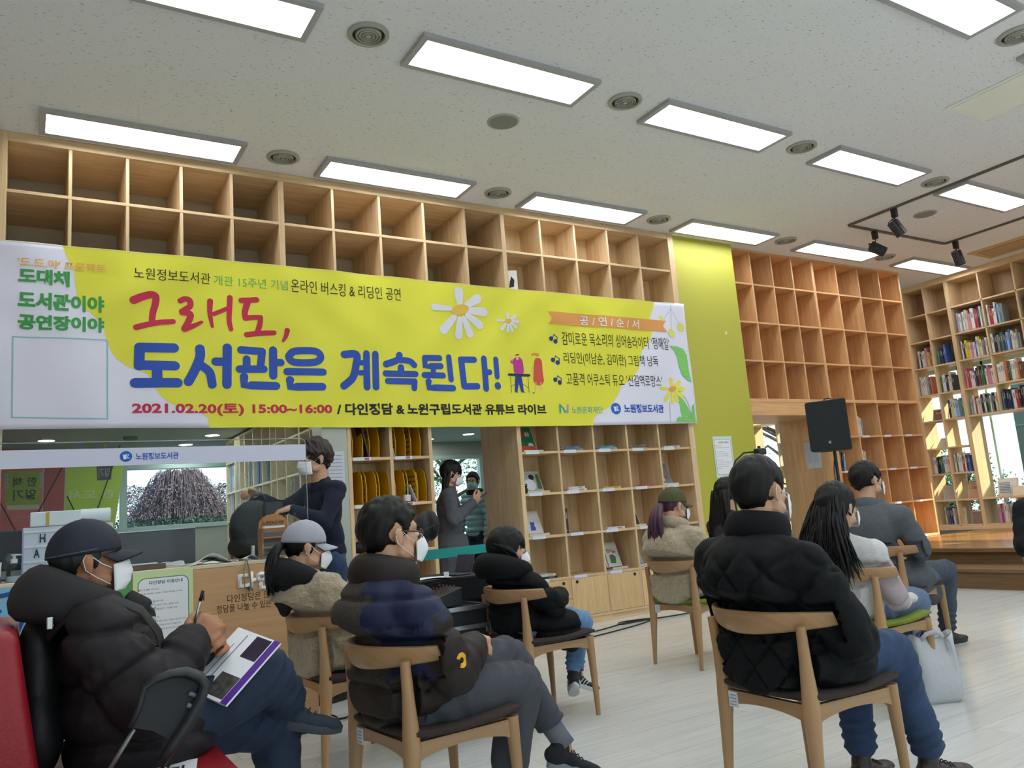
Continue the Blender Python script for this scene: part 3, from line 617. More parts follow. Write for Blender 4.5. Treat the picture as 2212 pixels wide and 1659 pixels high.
def vnoise(c, sc, seed=0):
    """cheap smooth 3-D noise in [-1,1]"""
    rs = np.random.RandomState(seed); out = np.zeros(len(c))
    for k in range(5):
        d = rs.normal(size=3); d /= np.linalg.norm(d); out += np.sin(c @ d*sc*(1+.35*k)+rs.rand()*6.28+1.3*np.sin(c @ np.roll(d, 1)*sc*.7+rs.rand()*6))
    return out/5*1.4
def cloth(me, mats, wr=.004, wsc=28, fold=None, seed=1, pick=None):
    c = getco(me); n = getno(me); d = wr*vnoise(c, wsc, seed)+wr*.45*vnoise(c, wsc*2.3, seed+5)
    if fold is not None: d = d+fold(c, n)
    setco(me, c+n*d[:, None]); me.materials.clear()
    for q in (mats if isinstance(mats, (list, tuple)) else [mats]): me.materials.append(q)
    if pick is not None:
        fc = np.empty(len(me.polygons)*3, dtype=np.float32); me.polygons.foreach_get('center', fc); fc = fc.reshape(-1, 3).astype(float)
        me.polygons.foreach_set('material_index', pick(fc).astype(np.int32))
    me.polygons.foreach_set('use_smooth', [True]*len(me.polygons)); return me
def seg_d(c, a, b):
    a, b = np.array(a), np.array(b); ab = b-a; t = np.clip(((c-a) @ ab)/(ab @ ab), 0, 1); return np.linalg.norm(c-a-t[:, None]*ab, axis=1), t
def groove(x, w=.010): return np.exp(-(x/w)**2)
def baffles(pitch, amp=.012, w=.011, jig=.0):
    """sewn rows: puffed between seams; measured up the trunk, or along whichever arm is nearest"""
    def f(c, n, arms=None): 
        s = c[:, 2]/pitch+jig; q = np.abs(s-np.round(s))*pitch
        return amp*(np.minimum(q/(pitch/2), 1)**.5)-amp*.6-amp*.9*groove(q, w)
    return f
def armcoord(c, P):
    best = np.full(len(c), 9.); co = np.zeros(len(c)); isarm = np.zeros(len(c), bool)
    for s in 'RL':
        d1, t1 = seg_d(c, P['sh'+s], P['el'+s]); d2, t2 = seg_d(c, P['el'+s], P['wr'+s]); l1 = (Vector(P['el'+s])-Vector(P['sh'+s])).length; l2 = (Vector(P['wr'+s])-Vector(P['el'+s])).length
        d = np.minimum(d1, d2); a = np.where(d1 < d2, t1*l1, l1+t2*l2)
        m = (d < .088) & (d < best) & (a > .05); best = np.where(m, d, best); co = np.where(m, a, co); isarm |= m
    return isarm, co
SKIN = mat('skin', '#c99a7c', .55, bscale=60, bamp=.04, nscale=9, namp=.05); SKIN2 = mat('tanned skin', '#a5714f', .55, bscale=60, bamp=.05, nscale=9, namp=.06)
HAIR = mat('black hair', '#0c0a0b', .5, nscale=60, namp=.4, spec=.28, stretch=(1, 1, .2)); 
MASKW = mat('mask white', '#e6e8ec', .8, bscale=70, bamp=.05)
JEAN = mat('blue denim', '#2b3f5e', .85, nscale=14, namp=.2, bscale=160, bamp=.15); JEANL = mat('light denim', '#5f86ac', .85, nscale=14, namp=.15, bscale=160, bamp=.15); JEAND = mat('dark denim', '#1d2b42', .85, nscale=10, namp=.18, bscale=160, bamp=.15)
def hand(pr, w, d, nrm, side, curl=.5, sc=1.0, spread=.10):
    """five fingers and thumb; w wrist, d pointing direction, nrm back-of-hand direction, side +1 thumb on left of d"""
    w, d, nrm = Vector(w), Vector(d).normalized(), Vector(nrm); nrm = (nrm-d*nrm.dot(d)).normalized(); s = nrm.cross(d)*side
    pr.K(w-d*.02, w+d*.015, .026*sc, .026*sc, .75, nrm)
    ln = [.040, .046, .043, .034]
    for i in range(4):
        off = (1.5-i)*.0205*sc; k = w+d*(.082-abs(i-1.2)*.004)*sc+s*off
        pr.K(w+d*.018+s*off*.55, k, .0165*sc, .0115*sc)
        dd = (d+s*(1.5-i)*spread).normalized(); ax = dd.cross(nrm).normalized(); p = k; a = curl
        for j, (l, r) in enumerate(((1.0, .0098), (.68, .0088), (.52, .0080))):
            q = Matrix.Rotation(-a, 3, ax) @ dd; n_ = p+q*ln[i]*l*sc; pr.K(p, n_, r*sc, (r-.0008)*sc); p = n_; a += curl*.95
    t0 = w+d*.022*sc+s*.022*sc; t1 = t0+(d*.55+s*.72-nrm*.25).normalized()*.042*sc; t2 = t1+(d*.85+s*.35-nrm*.4*curl).normalized()*.034*sc; t3 = t2+(d*.95+s*.02-nrm*.5*curl).normalized()*.026*sc
    pr.K(t0, t1, .0155*sc, .012*sc); pr.K(t1, t2, .0115*sc, .0105*sc); pr.K(t2, t3, .010*sc, .0085*sc)
def conform_(me, ins=0.0):
    c = getco(me); yy = np.minimum(np.abs(c[:, 1])/.272, 1.15); lim = -.230+.150*yy**2.2+ins; z = c[:, 2]
    bar = (z > .600) & (z < .712); tg = np.where(bar, lim, -9.); s = np.clip((z-.712)/.06, 0, 1); tg = np.where((z >= .712) & (z < .772), lim*(1-s)+(-.33)*s, tg)
    tg = np.where((z <= .600) & (z > .40), np.where(np.abs(c[:, 1]) > .165, -.150, -.232)+ins, tg); tg = np.where(np.abs(c[:, 1]) < .30, tg, -9.)
    c[:, 0] = np.maximum(c[:, 0], tg); setco(me, c)
class Head:
    """local head frame: x forward, y left, z up, origin between the ears"""
    def __init__(s, c, yaw=0, pitch=0, roll=0, sc=1.0):
        s.c = Vector(c); s.M = Euler((roll, pitch, yaw)).to_matrix(); s.sc = sc
    def w(s, p): return s.c+s.M @ (Vector(p)*s.sc)
    def blob(s, pr, p, r, rot=None):
        m = s.M @ Euler(rot or (0, 0, 0)).to_matrix(); pr.E(s.w(p), tuple(q*s.sc for q in r), m.to_euler())
    def flesh(s, pr, neck):
        b = s.blob
        b(pr, (-.010, 0, .030), (.090, .073, .086)); b(pr, (.030, 0, -.030), (.060, .060, .072)); b(pr, (.050, 0, -.068), (.036, .040, .034)); b(pr, (.070, 0, -.088), (.018, .022, .016))
        b(pr, (.066, 0, .030), (.024, .052, .022)); b(pr, (.078, 0, .018), (.010, .040, .008))
        for y in (-1, 1):
            b(pr, (.062, y*.036, -.022), (.024, .022, .026)); b(pr, (.030, y*.055, -.058), (.034, .014, .026))
            b(pr, (-.004, y*.079, -.004), (.018, .007, .032), (0, .15, y*.35)); b(pr, (-.010, y*.084, .004), (.012, .006, .022), (0, .15, y*.5)); b(pr, (.001, y*.079, -.028), (.009, .006, .011))
        pr.K(s.w((.090, 0, .012)), s.w((.104, 0, -.028)), .0075*s.sc, .0125*s.sc)
        for y in (-1, 1): b(pr, (.096, y*.011, -.031), (.010, .008, .008))
        b(pr, (.086, 0, -.058), (.014, .022, .007)); b(pr, (.084, 0, -.068), (.013, .018, .007))
        pr.K(s.w((-.02, 0, -.045)), neck, .056*s.sc, .058)
    def eyes(s, par, iris='#1a120e'):
        for y in (-1, 1):
            m = MB(); m.ball(s.w((.0795, y*.033, .003)), .0118*s.sc, 12, 8, 0); m.ball(s.w((.0880, y*.033, .003)), .0052*s.sc, 10, 6, 1); m.build('eye', [mat('eye white', '#d8d2cc', .3), mat('iris', iris, .2)], par, smooth=True)
            m = MB(); m.tube([s.w((.086+.004*q*(1-q)-.006*q, y*(.018+.034*q), .026+.010*q*(1-q)*2)) for q in (0, .3, .6, 1)], .0028*s.sc, 6); m.build('eyebrow', HAIR, par, smooth=True)
    def mask(s, par, kind='kf', m=None, loops=True, cord=None):
        m = m or MASKW; me = MB(); nu, nv = 24, 14
        for j in range(nv+1):
            v = j/nv*2-1
            for i in range(nu+1):
                u = i/nu*2-1; au = abs(u)
                hh = .050*(1-.38*au**2) if kind == 'kf' else .047*(1-.12*au)
                phi = u*1.18; x = .030+.088*math.cos(phi)**.9; y = .071*math.sin(phi)*1.03
                if kind == 'kf': bul = .020*(1-au**1.6)*(1-abs(v+.1)**1.5); x += bul; x -= .016*max(0, -v)*(1-au)*1.2
                else: x += .010*(1-au**2)*(1-v*v)+.0016*math.sin(v*9)*(1-au**4); x -= .012*max(0, -v)*(1-au)
                z = -.046+v*hh-.010*au
                if v > .6: x -= .010*(v-.6)*(1-au)
                p = s.w((x, y, z)); me.v.append(tuple(p))
        for j in range(nv):
            for i in range(nu): q = j*(nu+1)+i; me.f.append((q, q+1, q+nu+2, q+nu+1)); me.m.append(0)
        o = me.build('face_mask', m, par, smooth=True); md = o.modifiers.new('s', 'SOLIDIFY'); md.thickness = .0025
        if loops:
            for y in (-1, 1):
                mb = MB(); e = [s.w((.060, y*.069, -.024)), s.w((.034, y*.076, -.010)), s.w((.008, y*.082, .014)), s.w((-.010, y*.086, .022)), s.w((-.018, y*.087, .006)), s.w((-.012, y*.084, -.024)), s.w((.020, y*.076, -.050)), s.w((.056, y*.066, -.074))]
                mb.tube(e, .0013, 6); mb.build('ear_loop', m if cord is None else cord, o, smooth=True)
        return o
    def hair(s, par, mt=None, vol=1.10, front=.35, nape=-.05, side=.028, fringe=0, seed=3, name='hair', rough=.003, back=1.0, crownz=1.04):
        """skull cap of hair: radius drops beneath the skin over face, ears and nape"""
        nu, nv = 110, 80; v = []; f = []
        for j in range(nv+1):
            ph = math.pi*j/nv
            for i in range(nu):
                th = 2*math.pi*i/nu; v.append((math.sin(ph)*math.cos(th), math.sin(ph)*math.sin(th), math.cos(ph)))
        v = np.array(v); R = np.array((.098, .078, .094)); p = v*R*vol; p[:, 0] = p[:, 0]*np.where(v[:, 0] < 0, back, 1)-.012; p[:, 2] = p[:, 2]*crownz+.030
        x, y, z = p.T; az = np.abs(np.arctan2(y/.078, (x+.012)/.098))  # 0 front, pi back
        # lowest z that still carries hair, as a function of azimuth
        zl = np.interp(az, [0, .55, .95, 1.20, 1.45, 1.75, 2.1, 3.15], [.075-.06*fringe, .070-.06*fringe, .040, side-.045, side+.012, side-.015, nape-.015, nape-.045])
        zl = zl+.006*np.sin(az*23+seed)*(1+fringe)
        k = np.clip((z-zl)/.014, 0, 1); k = k*k*(3-2*k); c0 = np.array((-.012, 0, .02)); q = c0+(p-c0)*(.80+.20*k)[:, None]
        d = vnoise(p*np.array((1, 1, .45)), 120, seed)*rough*k+vnoise(p, 40, seed+9)*rough*.8*k; q = q+v*d[:, None]
        for j in range(nv):
            for i in range(nu): f.append((j*nu+i, (j+1)*nu+i, (j+1)*nu+(i+1) % nu, j*nu+(i+1) % nu))
        mb = MB(); mb.add([tuple(s.w(t)) for t in q], f); return mb.build(name, mt or HAIR, par, smooth=True)
    def locks(s, par, roots, ends, n=40, r=.011, mt=None, seed=1, wave=.012, name='hair_locks', via=None):
        rnd = random.Random(seed); mb = MB()
        for k in range(n):
            t = rnd.random(); a = Vector(roots(t, rnd)); b = Vector(ends(t, rnd)); A_ = s.w(a); B_ = b; pts = []
            mid = (via(t, rnd) if via else None); ph = rnd.random()*6; w1, w2 = rnd.uniform(-1, 1)*wave, rnd.uniform(-1, 1)*wave
            for i in range(9):
                u = i/8
                if mid is not None: P_ = A_*(1-u)**2+Vector(mid)*2*u*(1-u)+B_*u*u
                else: P_ = A_.lerp(B_, u)
                pts.append(P_+Vector((w1*math.sin(u*5+ph)*u, w2*math.sin(u*6+ph)*u, 0)))
            rr = r*rnd.uniform(.6, 1.25); mb.tube(pts, [rr*q for q in (.7, 1, 1.1, 1.1, 1, .9, .75, .5, .12)], 7)
        return mb.build(name, mt or HAIR, par, smooth=True)
    def cap(s, par, m, bm_=None, under=None, tilt=0, band=None, brimlen=.075, name='cap'):
        nu, nv = 48, 16; v = []
        me = MB(); T = Euler((0, tilt, 0)).to_matrix()
        prof = lambda a: (.108, .086, .100)
        for j in range(nv+1):
            ph = (math.pi/2)*(j/nv)*1.04
            for i in range(nu):
                th = 2*math.pi*i/nu; q = Vector((math.sin(ph)*math.cos(th)*.103-.007, math.sin(ph)*math.sin(th)*.086, math.cos(ph)*.100+.030+.006*math.cos(th)*(ph/1.6)))
                q += Vector((math.cos(th), math.sin(th), 0))*(.0022*abs(math.sin(3*th))**8*-1)*math.sin(ph)
                me.v.append(tuple(s.w(T @ q)))
        for j in range(nv):
            for i in range(nu): me.f.append((j*nu+i, (j+1)*nu+i, (j+1)*nu+(i+1) % nu, j*nu+(i+1) % nu)); me.m.append(0)
        o = me.build(name, m, par, smooth=True); md = o.modifiers.new('s', 'SOLIDIFY'); md.thickness = .003; md.offset = 1
        b = MB(); ny, nx = 20, 8
        for layer in (0, -.0045):
            for j in range(nx+1):
                r = j/nx
                for i in range(ny+1):
                    th = (i/ny*2-1)*1.12; x = .095*math.cos(th)-.007+r*brimlen*(math.cos(th*.9)**.8); y = .086*math.sin(th)*(1-.10*r); z = .030-.016*r-.055*(y/.086)**2*(.5+.5*r)*.55
                    b.v.append(tuple(s.w(T @ Vector((x, y, z+layer)))))
        N_ = (nx+1)*(ny+1)
        for L_ in (0, 1):
            for j in range(nx):
                for i in range(ny): q = L_*N_+j*(ny+1)+i; b.f.append((q, q+1, q+ny+2, q+ny+1) if L_ == 0 else (q, q+ny+1, q+ny+2, q+1)); b.m.append(L_)
        rim = [j*(ny+1) for j in range(nx+1)]+[nx*(ny+1)+i for i in range(1, ny+1)]+[j*(ny+1)+ny for j in range(nx-1, -1, -1)]
        for a, c in zip(rim, rim[1:]): b.f.append((a, c, c+N_, a+N_)); b.m.append(0)
        b.build('brim', [bm_ or m, under or bm_ or m], o, smooth=True)
        mb = MB(); mb.ball(s.w(T @ Vector((-.007, 0, .131))), (.008*s.sc, .008*s.sc, .004*s.sc), 10, 6); mb.build('button', m, o, smooth=True)
        if band is not None:
            mb = MB(); mb.tube([s.w(T @ Vector((.105*math.cos(th)-.007, .088*math.sin(th), .034+.010*math.cos(th)))) for th in [-2.9+.2*k for k in range(30)] if abs(th) > 1.1 and th < 0], .0075, 8, flat=.3); mb.build('trim', band, o, smooth=True)
        return o
def shoe(par, ank, yaw, m, sole, pitch=0, sc=1.0, roll=0, name='shoe', stripe=None):
    """ankle point, toe direction"""
    R_ = Euler((roll, pitch, yaw)).to_matrix(); A_ = Vector(ank); T = lambda p: A_+R_ @ (Vector(p)*sc)
    pr = PR(); rot = R_.to_euler()
    def B_(p, r, e=(0, 0, 0)): pr.E(T(p), tuple(q*sc for q in r), (R_ @ Euler(e).to_matrix()).to_euler())
    B_((-.02, 0, -.045), (.050, .036, .036)); B_((.035, 0, -.052), (.055, .037, .032), (0, .25, 0)); B_((.10, 0, -.062), (.065, .042, .022)); B_((.145, 0, -.064), (.035, .038, .018)); pr.K(T((-.015, 0, -.04)), T((-.012, 0, -.005)), .038*sc, .036*sc)
    me = pr.fuse(.006, 2); me.materials.clear(); me.materials.append(m); me.polygons.foreach_set('use_smooth', [True]*len(me.polygons)); o = link(name, me, par)
    sl = MB(); out = []
    for k in range(28):
        t = 2*math.pi*k/28; x = .065+.118*math.cos(t); w = .044 if math.cos(t) > 0 else .037; out.append((x, w*math.sin(t)*(1-.12*abs(math.sin(t*.5)))))
    n = len(out)
    for z, g in ((-.094, .93), (-.090, 1), (-.070, 1.01), (-.064, .95)):
        for a, b in out: sl.v.append(tuple(T((.065+(a-.065)*g, b*g, z+.004*max(0, (a-.12)/.06)))))
    for j in range(3):
        for i in range(n): sl.f.append((j*n+i, j*n+(i+1) % n, (j+1)*n+(i+1) % n, (j+1)*n+i)); sl.m.append(0)
    sl.f.append(tuple(reversed(range(n)))); sl.f.append(tuple(3*n+i for i in range(n))); sl.m += [0, 0]
    sl.build('sole', sole, o, smooth='a')
    la = MB()
    for k in range(5):
        x = .030+.020*k; z = -.010-.0085*k; la.tube([T((x-.003, -.024, z-.010)), T((x, 0, z+.002)), T((x-.003, .024, z-.010))], .0026*sc, 6)
    la.build('laces', mat('laces dark', '#303338', .8) if stripe is None else stripe, o, smooth=True)
    if stripe is not None:
        sb = MB()
        for sd in (-1, 1):
            for k in range(3): x = .02+.022*k; sb.tube([T((x+.012, sd*.036, -.030-.004*k)), T((x, sd*.0405, -.050)), T((x-.006, sd*.041, -.066))], .0045*sc, 6, flat=.4)
        sb.build('side_stripes', stripe, o, smooth=True)
    return o
DEF = dict(pel=(-.12, 0, .50), wst=(-.17, 0, .64), cst=(-.18, 0, .80), nek=(-.155, 0, .93), hipR=(-.09, -.09, .49), hipL=(-.09, .09, .49), shR=(-.15, -.18, .87), shL=(-.15, .18, .87),
    elR=(-.05, -.25, .64), elL=(-.05, .25, .64), wrR=(.13, -.10, .60), wrL=(.13, .10, .60), knR=(.36, -.11, .48), knL=(.36, .11, .48), anR=(.36, -.12, .10), anL=(.36, .12, .10))
def V3(p): return Vector(p)
def body(root, P, H, vox=.007, sc=1.0, skin=SKIN, hands=None, sit=True):
    pr = PR(); H.flesh(pr, V3(P['nek'])+Vector((0, 0, -.02)))
    pr.E(P['cst'], (.085*sc, .125*sc, .13*sc)); pr.E(P['wst'], (.080*sc, .105*sc, .10*sc)); pr.E(P['pel'], (.090*sc, .13*sc, .08*sc))
    for s in 'RL':
        pr.K(V3(P['nek'])+Vector((0, 0, -.06)), P['sh'+s], .05, .048); pr.K(P['sh'+s], P['el'+s], .044*sc, .034*sc); pr.K(P['el'+s], P['wr'+s], .034*sc, .023*sc)
        pr.K(P['hip'+s], P['kn'+s], .068*sc, .048*sc); pr.K(P['kn'+s], P['an'+s], .048*sc, .030*sc)
        d = (V3(P['an'+s])-V3(P['kn'+s])).normalized(); pr.K(P['an'+s], V3(P['an'+s])+Vector((.015, 0, -.03)), .027*sc, .022*sc)
        h = (hands or {}).get(s)
        if h is None:
            d = V3(P['wr'+s])-V3(P['el'+s]); h = dict(d=d, n=(0, 0, 1), curl=.35)
        hand(pr, P['wr'+s], h['d'], h['n'], h.get('side', 1 if s == 'R' else -1), h.get('curl', .4), h.get('sc', sc), h.get('spread', .08))
    me = pr.fuse(vox, 2); sit and conform_(me, .05); me.materials.clear(); me.materials.append(skin); me.polygons.foreach_set('use_smooth', [True]*len(me.polygons)); return link('body', me, root)
def trousers(root, P, m, r=(.105, .082, .066, .056), vox=.010, endz=.0, wr=.005, seed=2, short=0, sit=True):
    pr = PR(); g_ = r[0]/.105; pr.E(P['pel'], (.125*g_, .170*g_, .10*g_)); 
    for s in 'RL':
        a = V3(P['an'+s]); k = V3(P['kn'+s]); e = k.lerp(a, 1-short)
        pr.K(P['hip'+s], V3(P['hip'+s]).lerp(k, .5), r[0], (r[0]+r[1])/2); pr.K(V3(P['hip'+s]).lerp(k, .5), k, (r[0]+r[1])/2, r[1]); pr.K(k, k.lerp(e, .5), r[1], r[2]); pr.K(k.lerp(e, .5), e, r[2], r[3])
    me = pr.fuse(vox, 3); sit and conform_(me, .032)
    def fold(c, n):
        d = np.zeros(len(c))
        for s in 'RL':
            dk = np.linalg.norm(c-np.array(P['kn'+s]), axis=1); d += .006*np.exp(-(dk/.12)**2)*np.sin((c[:, 0]-c[:, 2])*95+c[:, 1]*20)
            dh, t = seg_d(c, P['kn'+s], P['an'+s]); d += np.where((t > .7) & (dh < .12), .005*np.sin(t*60), 0)
            dh, t = seg_d(c, P['hip'+s], P['kn'+s]); d += np.where((t < .35) & (dh < .16), .006*np.sin(c[:, 0]*60+c[:, 2]*45+seed), 0)
        return d
    return link('trousers', cloth(me, m, wr, 22, fold, seed), root)
def jacket(root, P, m, puff=1.0, vox=.010, name='jacket', fold=None, wr=.004, wsc=30, hem=None, pick=None, seed=3, extra=None, sleeve=(.078, .066, .050), tr=(.135, .19, .16), cuffback=.02, smooth=3, conform=True):
    pr = PR(); p = puff
    pr.E(P['cst'], (tr[0]*p, tr[1]*p, .17)); pr.E(P['wst'], (tr[0]*1.04*p, tr[1]*.97*p, .16)); pr.E(V3(P['pel'])+Vector((0, 0, .03)), (tr[0]*1.12*p, tr[1]*1.02*p, .12))
    pr.K(P['shR'], P['shL'], .072*p, .072*p); pr.K(V3(P['nek'])+Vector((-.01, 0, -.05)), V3(P['nek'])+Vector((-.01, 0, -.02)), .085, .075)
    for s in 'RL': pr.K(V3(P['nek'])+Vector((-.005, 0, -.045)), V3(P['sh'+s])+Vector((0, 0, .005)), .074*p, .074*p)
    for s in 'RL':
        w = V3(P['wr'+s]).lerp(V3(P['el'+s]), cuffback/ max(.05, (V3(P['wr'+s])-V3(P['el'+s])).length))
        el = V3(P['el'+s]); sh = V3(P['sh'+s]); pr.K(V3(P['cst'])*.5+sh*.5, sh, .10*p, .085*p); pr.K(sh, el, sleeve[0]*p, sleeve[1]*p); pr.K(el, w, sleeve[1]*p, sleeve[2]*p)
    if extra: extra(pr)
    me = pr.fuse(vox, smooth)
    if conform: conform_(me)
    def fo(c, n):
        d = np.zeros(len(c))
        for s in 'RL':
            de = np.linalg.norm(c-np.array(P['el'+s]), axis=1); d += .006*np.exp(-(de/.08)**2)*np.sin((c @ np.array((.8, .3, .6)))*90+2*vnoise(c, 14, seed)); ds = np.linalg.norm(c-np.array(P['sh'+s])+np.array((0, 0, .09)), axis=1); d += .004*np.exp(-(ds/.09)**2)*np.sin((c @ np.array((.3, .8, 1)))*90)
        d += .006*vnoise(c*np.array((.5, .5, 1.6)), 22, seed+3)*np.clip((P['wst'][2]+.10-c[:, 2])/.1, 0, 1)
        return d+(fold(c, n) if fold else 0)
    cloth(me, m, wr, wsc, fo, seed, pick)
    if conform: conform_(me)
    return link(name, me, root)
def ringtube(par, name, c, rx, ry, r, m, tilt=0, yaw=0, h=1.0, th0=0, th1=2*math.pi, n=36, flat=1.6, wr=.002, lobes=None):
    M_ = Euler((0, tilt, yaw)).to_matrix(); mb = MB(); pts = []; rs = []
    full = abs(th1-th0-2*math.pi) < .01
    for k in range(n+1):
        t = th0+(th1-th0)*k/n; pts.append(Vector(c)+M_ @ Vector((rx*math.cos(t), ry*math.sin(t), 0))); rs.append(r*(1 if lobes is None else lobes(t)))
    mb.tube(pts, rs, 14, flat=flat, up=(0, 0, 1)); o = mb.build(name, m, par, smooth=True); return o
def sock(par, P, s, m, r=.040, h=.15):
    a, k = V3(P['an'+s]), V3(P['kn'+s]); d = (k-a).normalized(); mb = MB(); mb.tube([a-d*.01, a+d*h*.33, a+d*h*.66, a+d*h], [r, r*.98, r, r*1.04], 16); return mb.build('sock', m, par, smooth=True)
# ================= CHAIRS =================
seat_br = mat('brown seat fabric', '#3a2e2a', .95, bscale=220, bamp=.25, nscale=90, namp=.15); seat_gr = mat('olive green seat fabric', '#6f7f22', .9, bscale=200, bamp=.2, nscale=40, namp=.06)
def chair(seatm):
    o = empty('dining_chair')
    for sy in (-1, 1):
        m = MB(); pts = [(-.212, sy*.208, 0), (-.204, sy*.206, .12), (-.192, sy*.201, .30), (-.186, sy*.199, .38), (-.186, sy*.199, .44), (-.192, sy*.204, .54), (-.200, sy*.210, .655)]
        m.tube(pts, [.0125, .017, .025, .030, .027, .020, .0165], 12, flat=1.0); m.build('leg', cZ, o, smooth='a')
        m = MB(); m.tube([(.212, sy*.210, 0), (.208, sy*.207, .2), (.200, sy*.203, .41)], [.0125, .018, .0245], 12); m.build('leg', cZ, o, smooth='a')
    # seat rails with arched lower edges
    def rail(a, b, t, nm):
        a, b = Vector(a), Vector(b); d = (b-a); L_ = d.length; d.normalize(); s = Vector((-d.y, d.x, 0))*t/2; m = MB(); N_ = 12
        for k in range(N_+1):
            u = k/N_; p = a+d*L_*u; lo = .338+.030*math.sin(math.pi*u)**.6; 
            for q in (p-s, p+s): m.v.append((q.x, q.y, lo)); m.v.append((q.x, q.y, .402))
        for k in range(N_):
            q = k*4
            m.f += [(q, q+4, q+5, q+1), (q+2, q+3, q+7, q+6), (q+1, q+5, q+7, q+3), (q, q+2, q+6, q+4)]; m.m += [0]*4
        m.f += [(0, 1, 3, 2), (N_*4, N_*4+2, N_*4+3, N_*4+1)]; m.m += [0, 0]; return m.build(nm, cX if abs(d.y) > .5 else wood('ash chair x', '#ab8660', 'x', brick=False, dark=.84, rough=.3), o)
    for sy in (-1, 1): rail((-.18, sy*.198, 0), (.195, sy*.203, 0), .022, 'seat_rail')
    rail((-.186, -.19, 0), (-.186, .19, 0), .020, 'seat_rail'); rail((.195, -.19, 0), (.195, .19, 0), .020, 'seat_rail')
    # pad
    m = MB(); N_ = 20
    def zz(u, v): return .436+.012*u*u*(1 if u > 0 else .6)-.016*(1-v*v)*(1-u*u)+.006*v*v
    for lay, off in ((0, 0), (1, -.034)):
        for j in range(N_+1):
            for i in range(N_+1):
                u, v = j/N_*2-1, i/N_*2-1; r = max(abs(u), abs(v)); ru = u*(1-.035*v*v*v*v)*.222; rv = v*(1-.05*u*u)*(.236 if u > -1 else .2)
                e = max(0, (r-.84)/.16); z = zz(u, v)+off*(1-.0)-(.012*e*e if lay == 0 else -.010*e*e); m.v.append((ru+.012, rv, z))
    M_ = (N_+1)**2
    for j in range(N_):
        for i in range(N_):
            q = j*(N_+1)+i; m.f.append((q, q+N_+1, q+N_+2, q+1)); m.f.append((M_+q, M_+q+1, M_+q+N_+2, M_+q+N_+1)); m.m += [0, 0]
    rim = [i for i in range(N_+1)]+[j*(N_+1)+N_ for j in range(1, N_+1)]+[N_*(N_+1)+i for i in range(N_-1, -1, -1)]+[j*(N_+1) for j in range(N_-1, 0, -1)]
    for a, b in zip(rim, rim[1:]+rim[:1]): m.f.append((a, b, b+M_, a+M_)); m.m.append(0)
    m.build('seat', seatm, o, smooth=True)
    # bowed back bar
    m = MB(); N_ = 36; ns = 14
    for k in range(N_+1):
        t = k/N_*2-1; y = .272*t; x = -.255+.150*abs(t)**2.2; h = .082-.034*abs(t)**1.6; th = .034-.004*abs(t)
        if abs(t) > .97: h *= .96; th *= .9
        nx, ny = 1, -(.150*2.2*abs(t)**1.2*(1 if t > 0 else -1))/.272; l = math.hypot(nx, ny); nx, ny = nx/l, ny/l
        for j in range(ns):
            a = 2*math.pi*j/ns; ca, sa = math.cos(a), math.sin(a); ca = math.copysign(abs(ca)**.6, ca); sa = math.copysign(abs(sa)**.6, sa)
            lean = -.010*sa
            m.v.append((x+nx*ca*th/2+lean, y+ny*ca*th/2, .700-.041+ (.082-h)*.38+sa*h/2))
    for k in range(N_):
        for j in range(ns): m.f.append((k*ns+j, k*ns+(j+1) % ns, (k+1)*ns+(j+1) % ns, (k+1)*ns+j)); m.m.append(0)
    m.f.append(tuple(range(ns))); m.f.append(tuple(N_*ns+j for j in reversed(range(ns)))); m.m += [0, 0]
    m.build('backrest', cX, o, smooth='a')
    return o
ch_br = chair(seat_br); ch_gr = chair(seat_gr); R = math.radians
CHS = {'C1': (1.346, -3.772, 5, ch_br, 'oak elbow chair with brown seat, under the man in the navy and brown puffer jacket'),
 'C2': (1.467, -2.59, 3.5, 0, 'oak elbow chair with brown seat, under the woman in the pale grey cap'),
 'C3': (2.557, -2.591, 0, 0, 'oak elbow chair with brown seat, under the child in the black hooded coat'),
 'C5': (2.508, -4.408, -2.8, 0, 'oak elbow chair with brown seat, under the man in the black quilted jacket'),
 'C7': (5.126, -3.033, .8, 0, 'oak elbow chair under the man in the grey wool coat near the stage'),
 'C4': (4.089, -2.2, 4.5, ch_gr, 'oak elbow chair with green seat, under the woman in the olive cap'),
 'C6': (3.848, -3.721, 2.8, 1, 'oak elbow chair with green seat, under the woman in the white cardigan'),
 'C8': (5.27, -1.62, 0, 1, 'mostly hidden oak elbow chair under the woman with long straight black hair')}
stk = mat('chair sticker', '#d9dde6', .5)
for k, (x, y, a, src, lb) in CHS.items():
    o = src if not isinstance(src, int) else copytree(ch_gr if src else ch_br)
    o.location = (x, y, 0); o.rotation_euler = (0, 0, R(a)); tag(o, lb, 'chair', 'oak elbow chairs for the audience')
for k in ('C1', 'C5', 'C4'):
    x, y, a = CHS[k][:3]; o = [q for q in COL.objects if q.get('label') == CHS[k][4]][0]
    m = MB(); m.box((-.2005, .125, .345), (-.1965, .168, .398)); s_ = m.build('inventory_sticker', stk, o); m = MB(); [m.box((-.2012, .130, .352+.011*i), (-.2004, .163-.006*(i % 2), .355+.011*i)) for i in range(4)]; m.build('sticker_print', mat('grey print', '#8a90a0', .6), s_)
# ================= PEOPLE =================
def person(key, label, dx=0, loc=None, rz=None):
    if loc is None: x, y, a = CHS[key][:3]
    else: x, y = loc; a = rz or 0
    return empty('person', (x, y, 0), R(a), label, 'person')
def L(p, dx=0, dy=0, dz=0): return (p[0]+dx, p[1]+dy, p[2]+dz)
sole_w = mat('shoe sole pale', '#b9bbc0', .6); sole_k = mat('shoe sole dark', '#2a2a2c', .7)
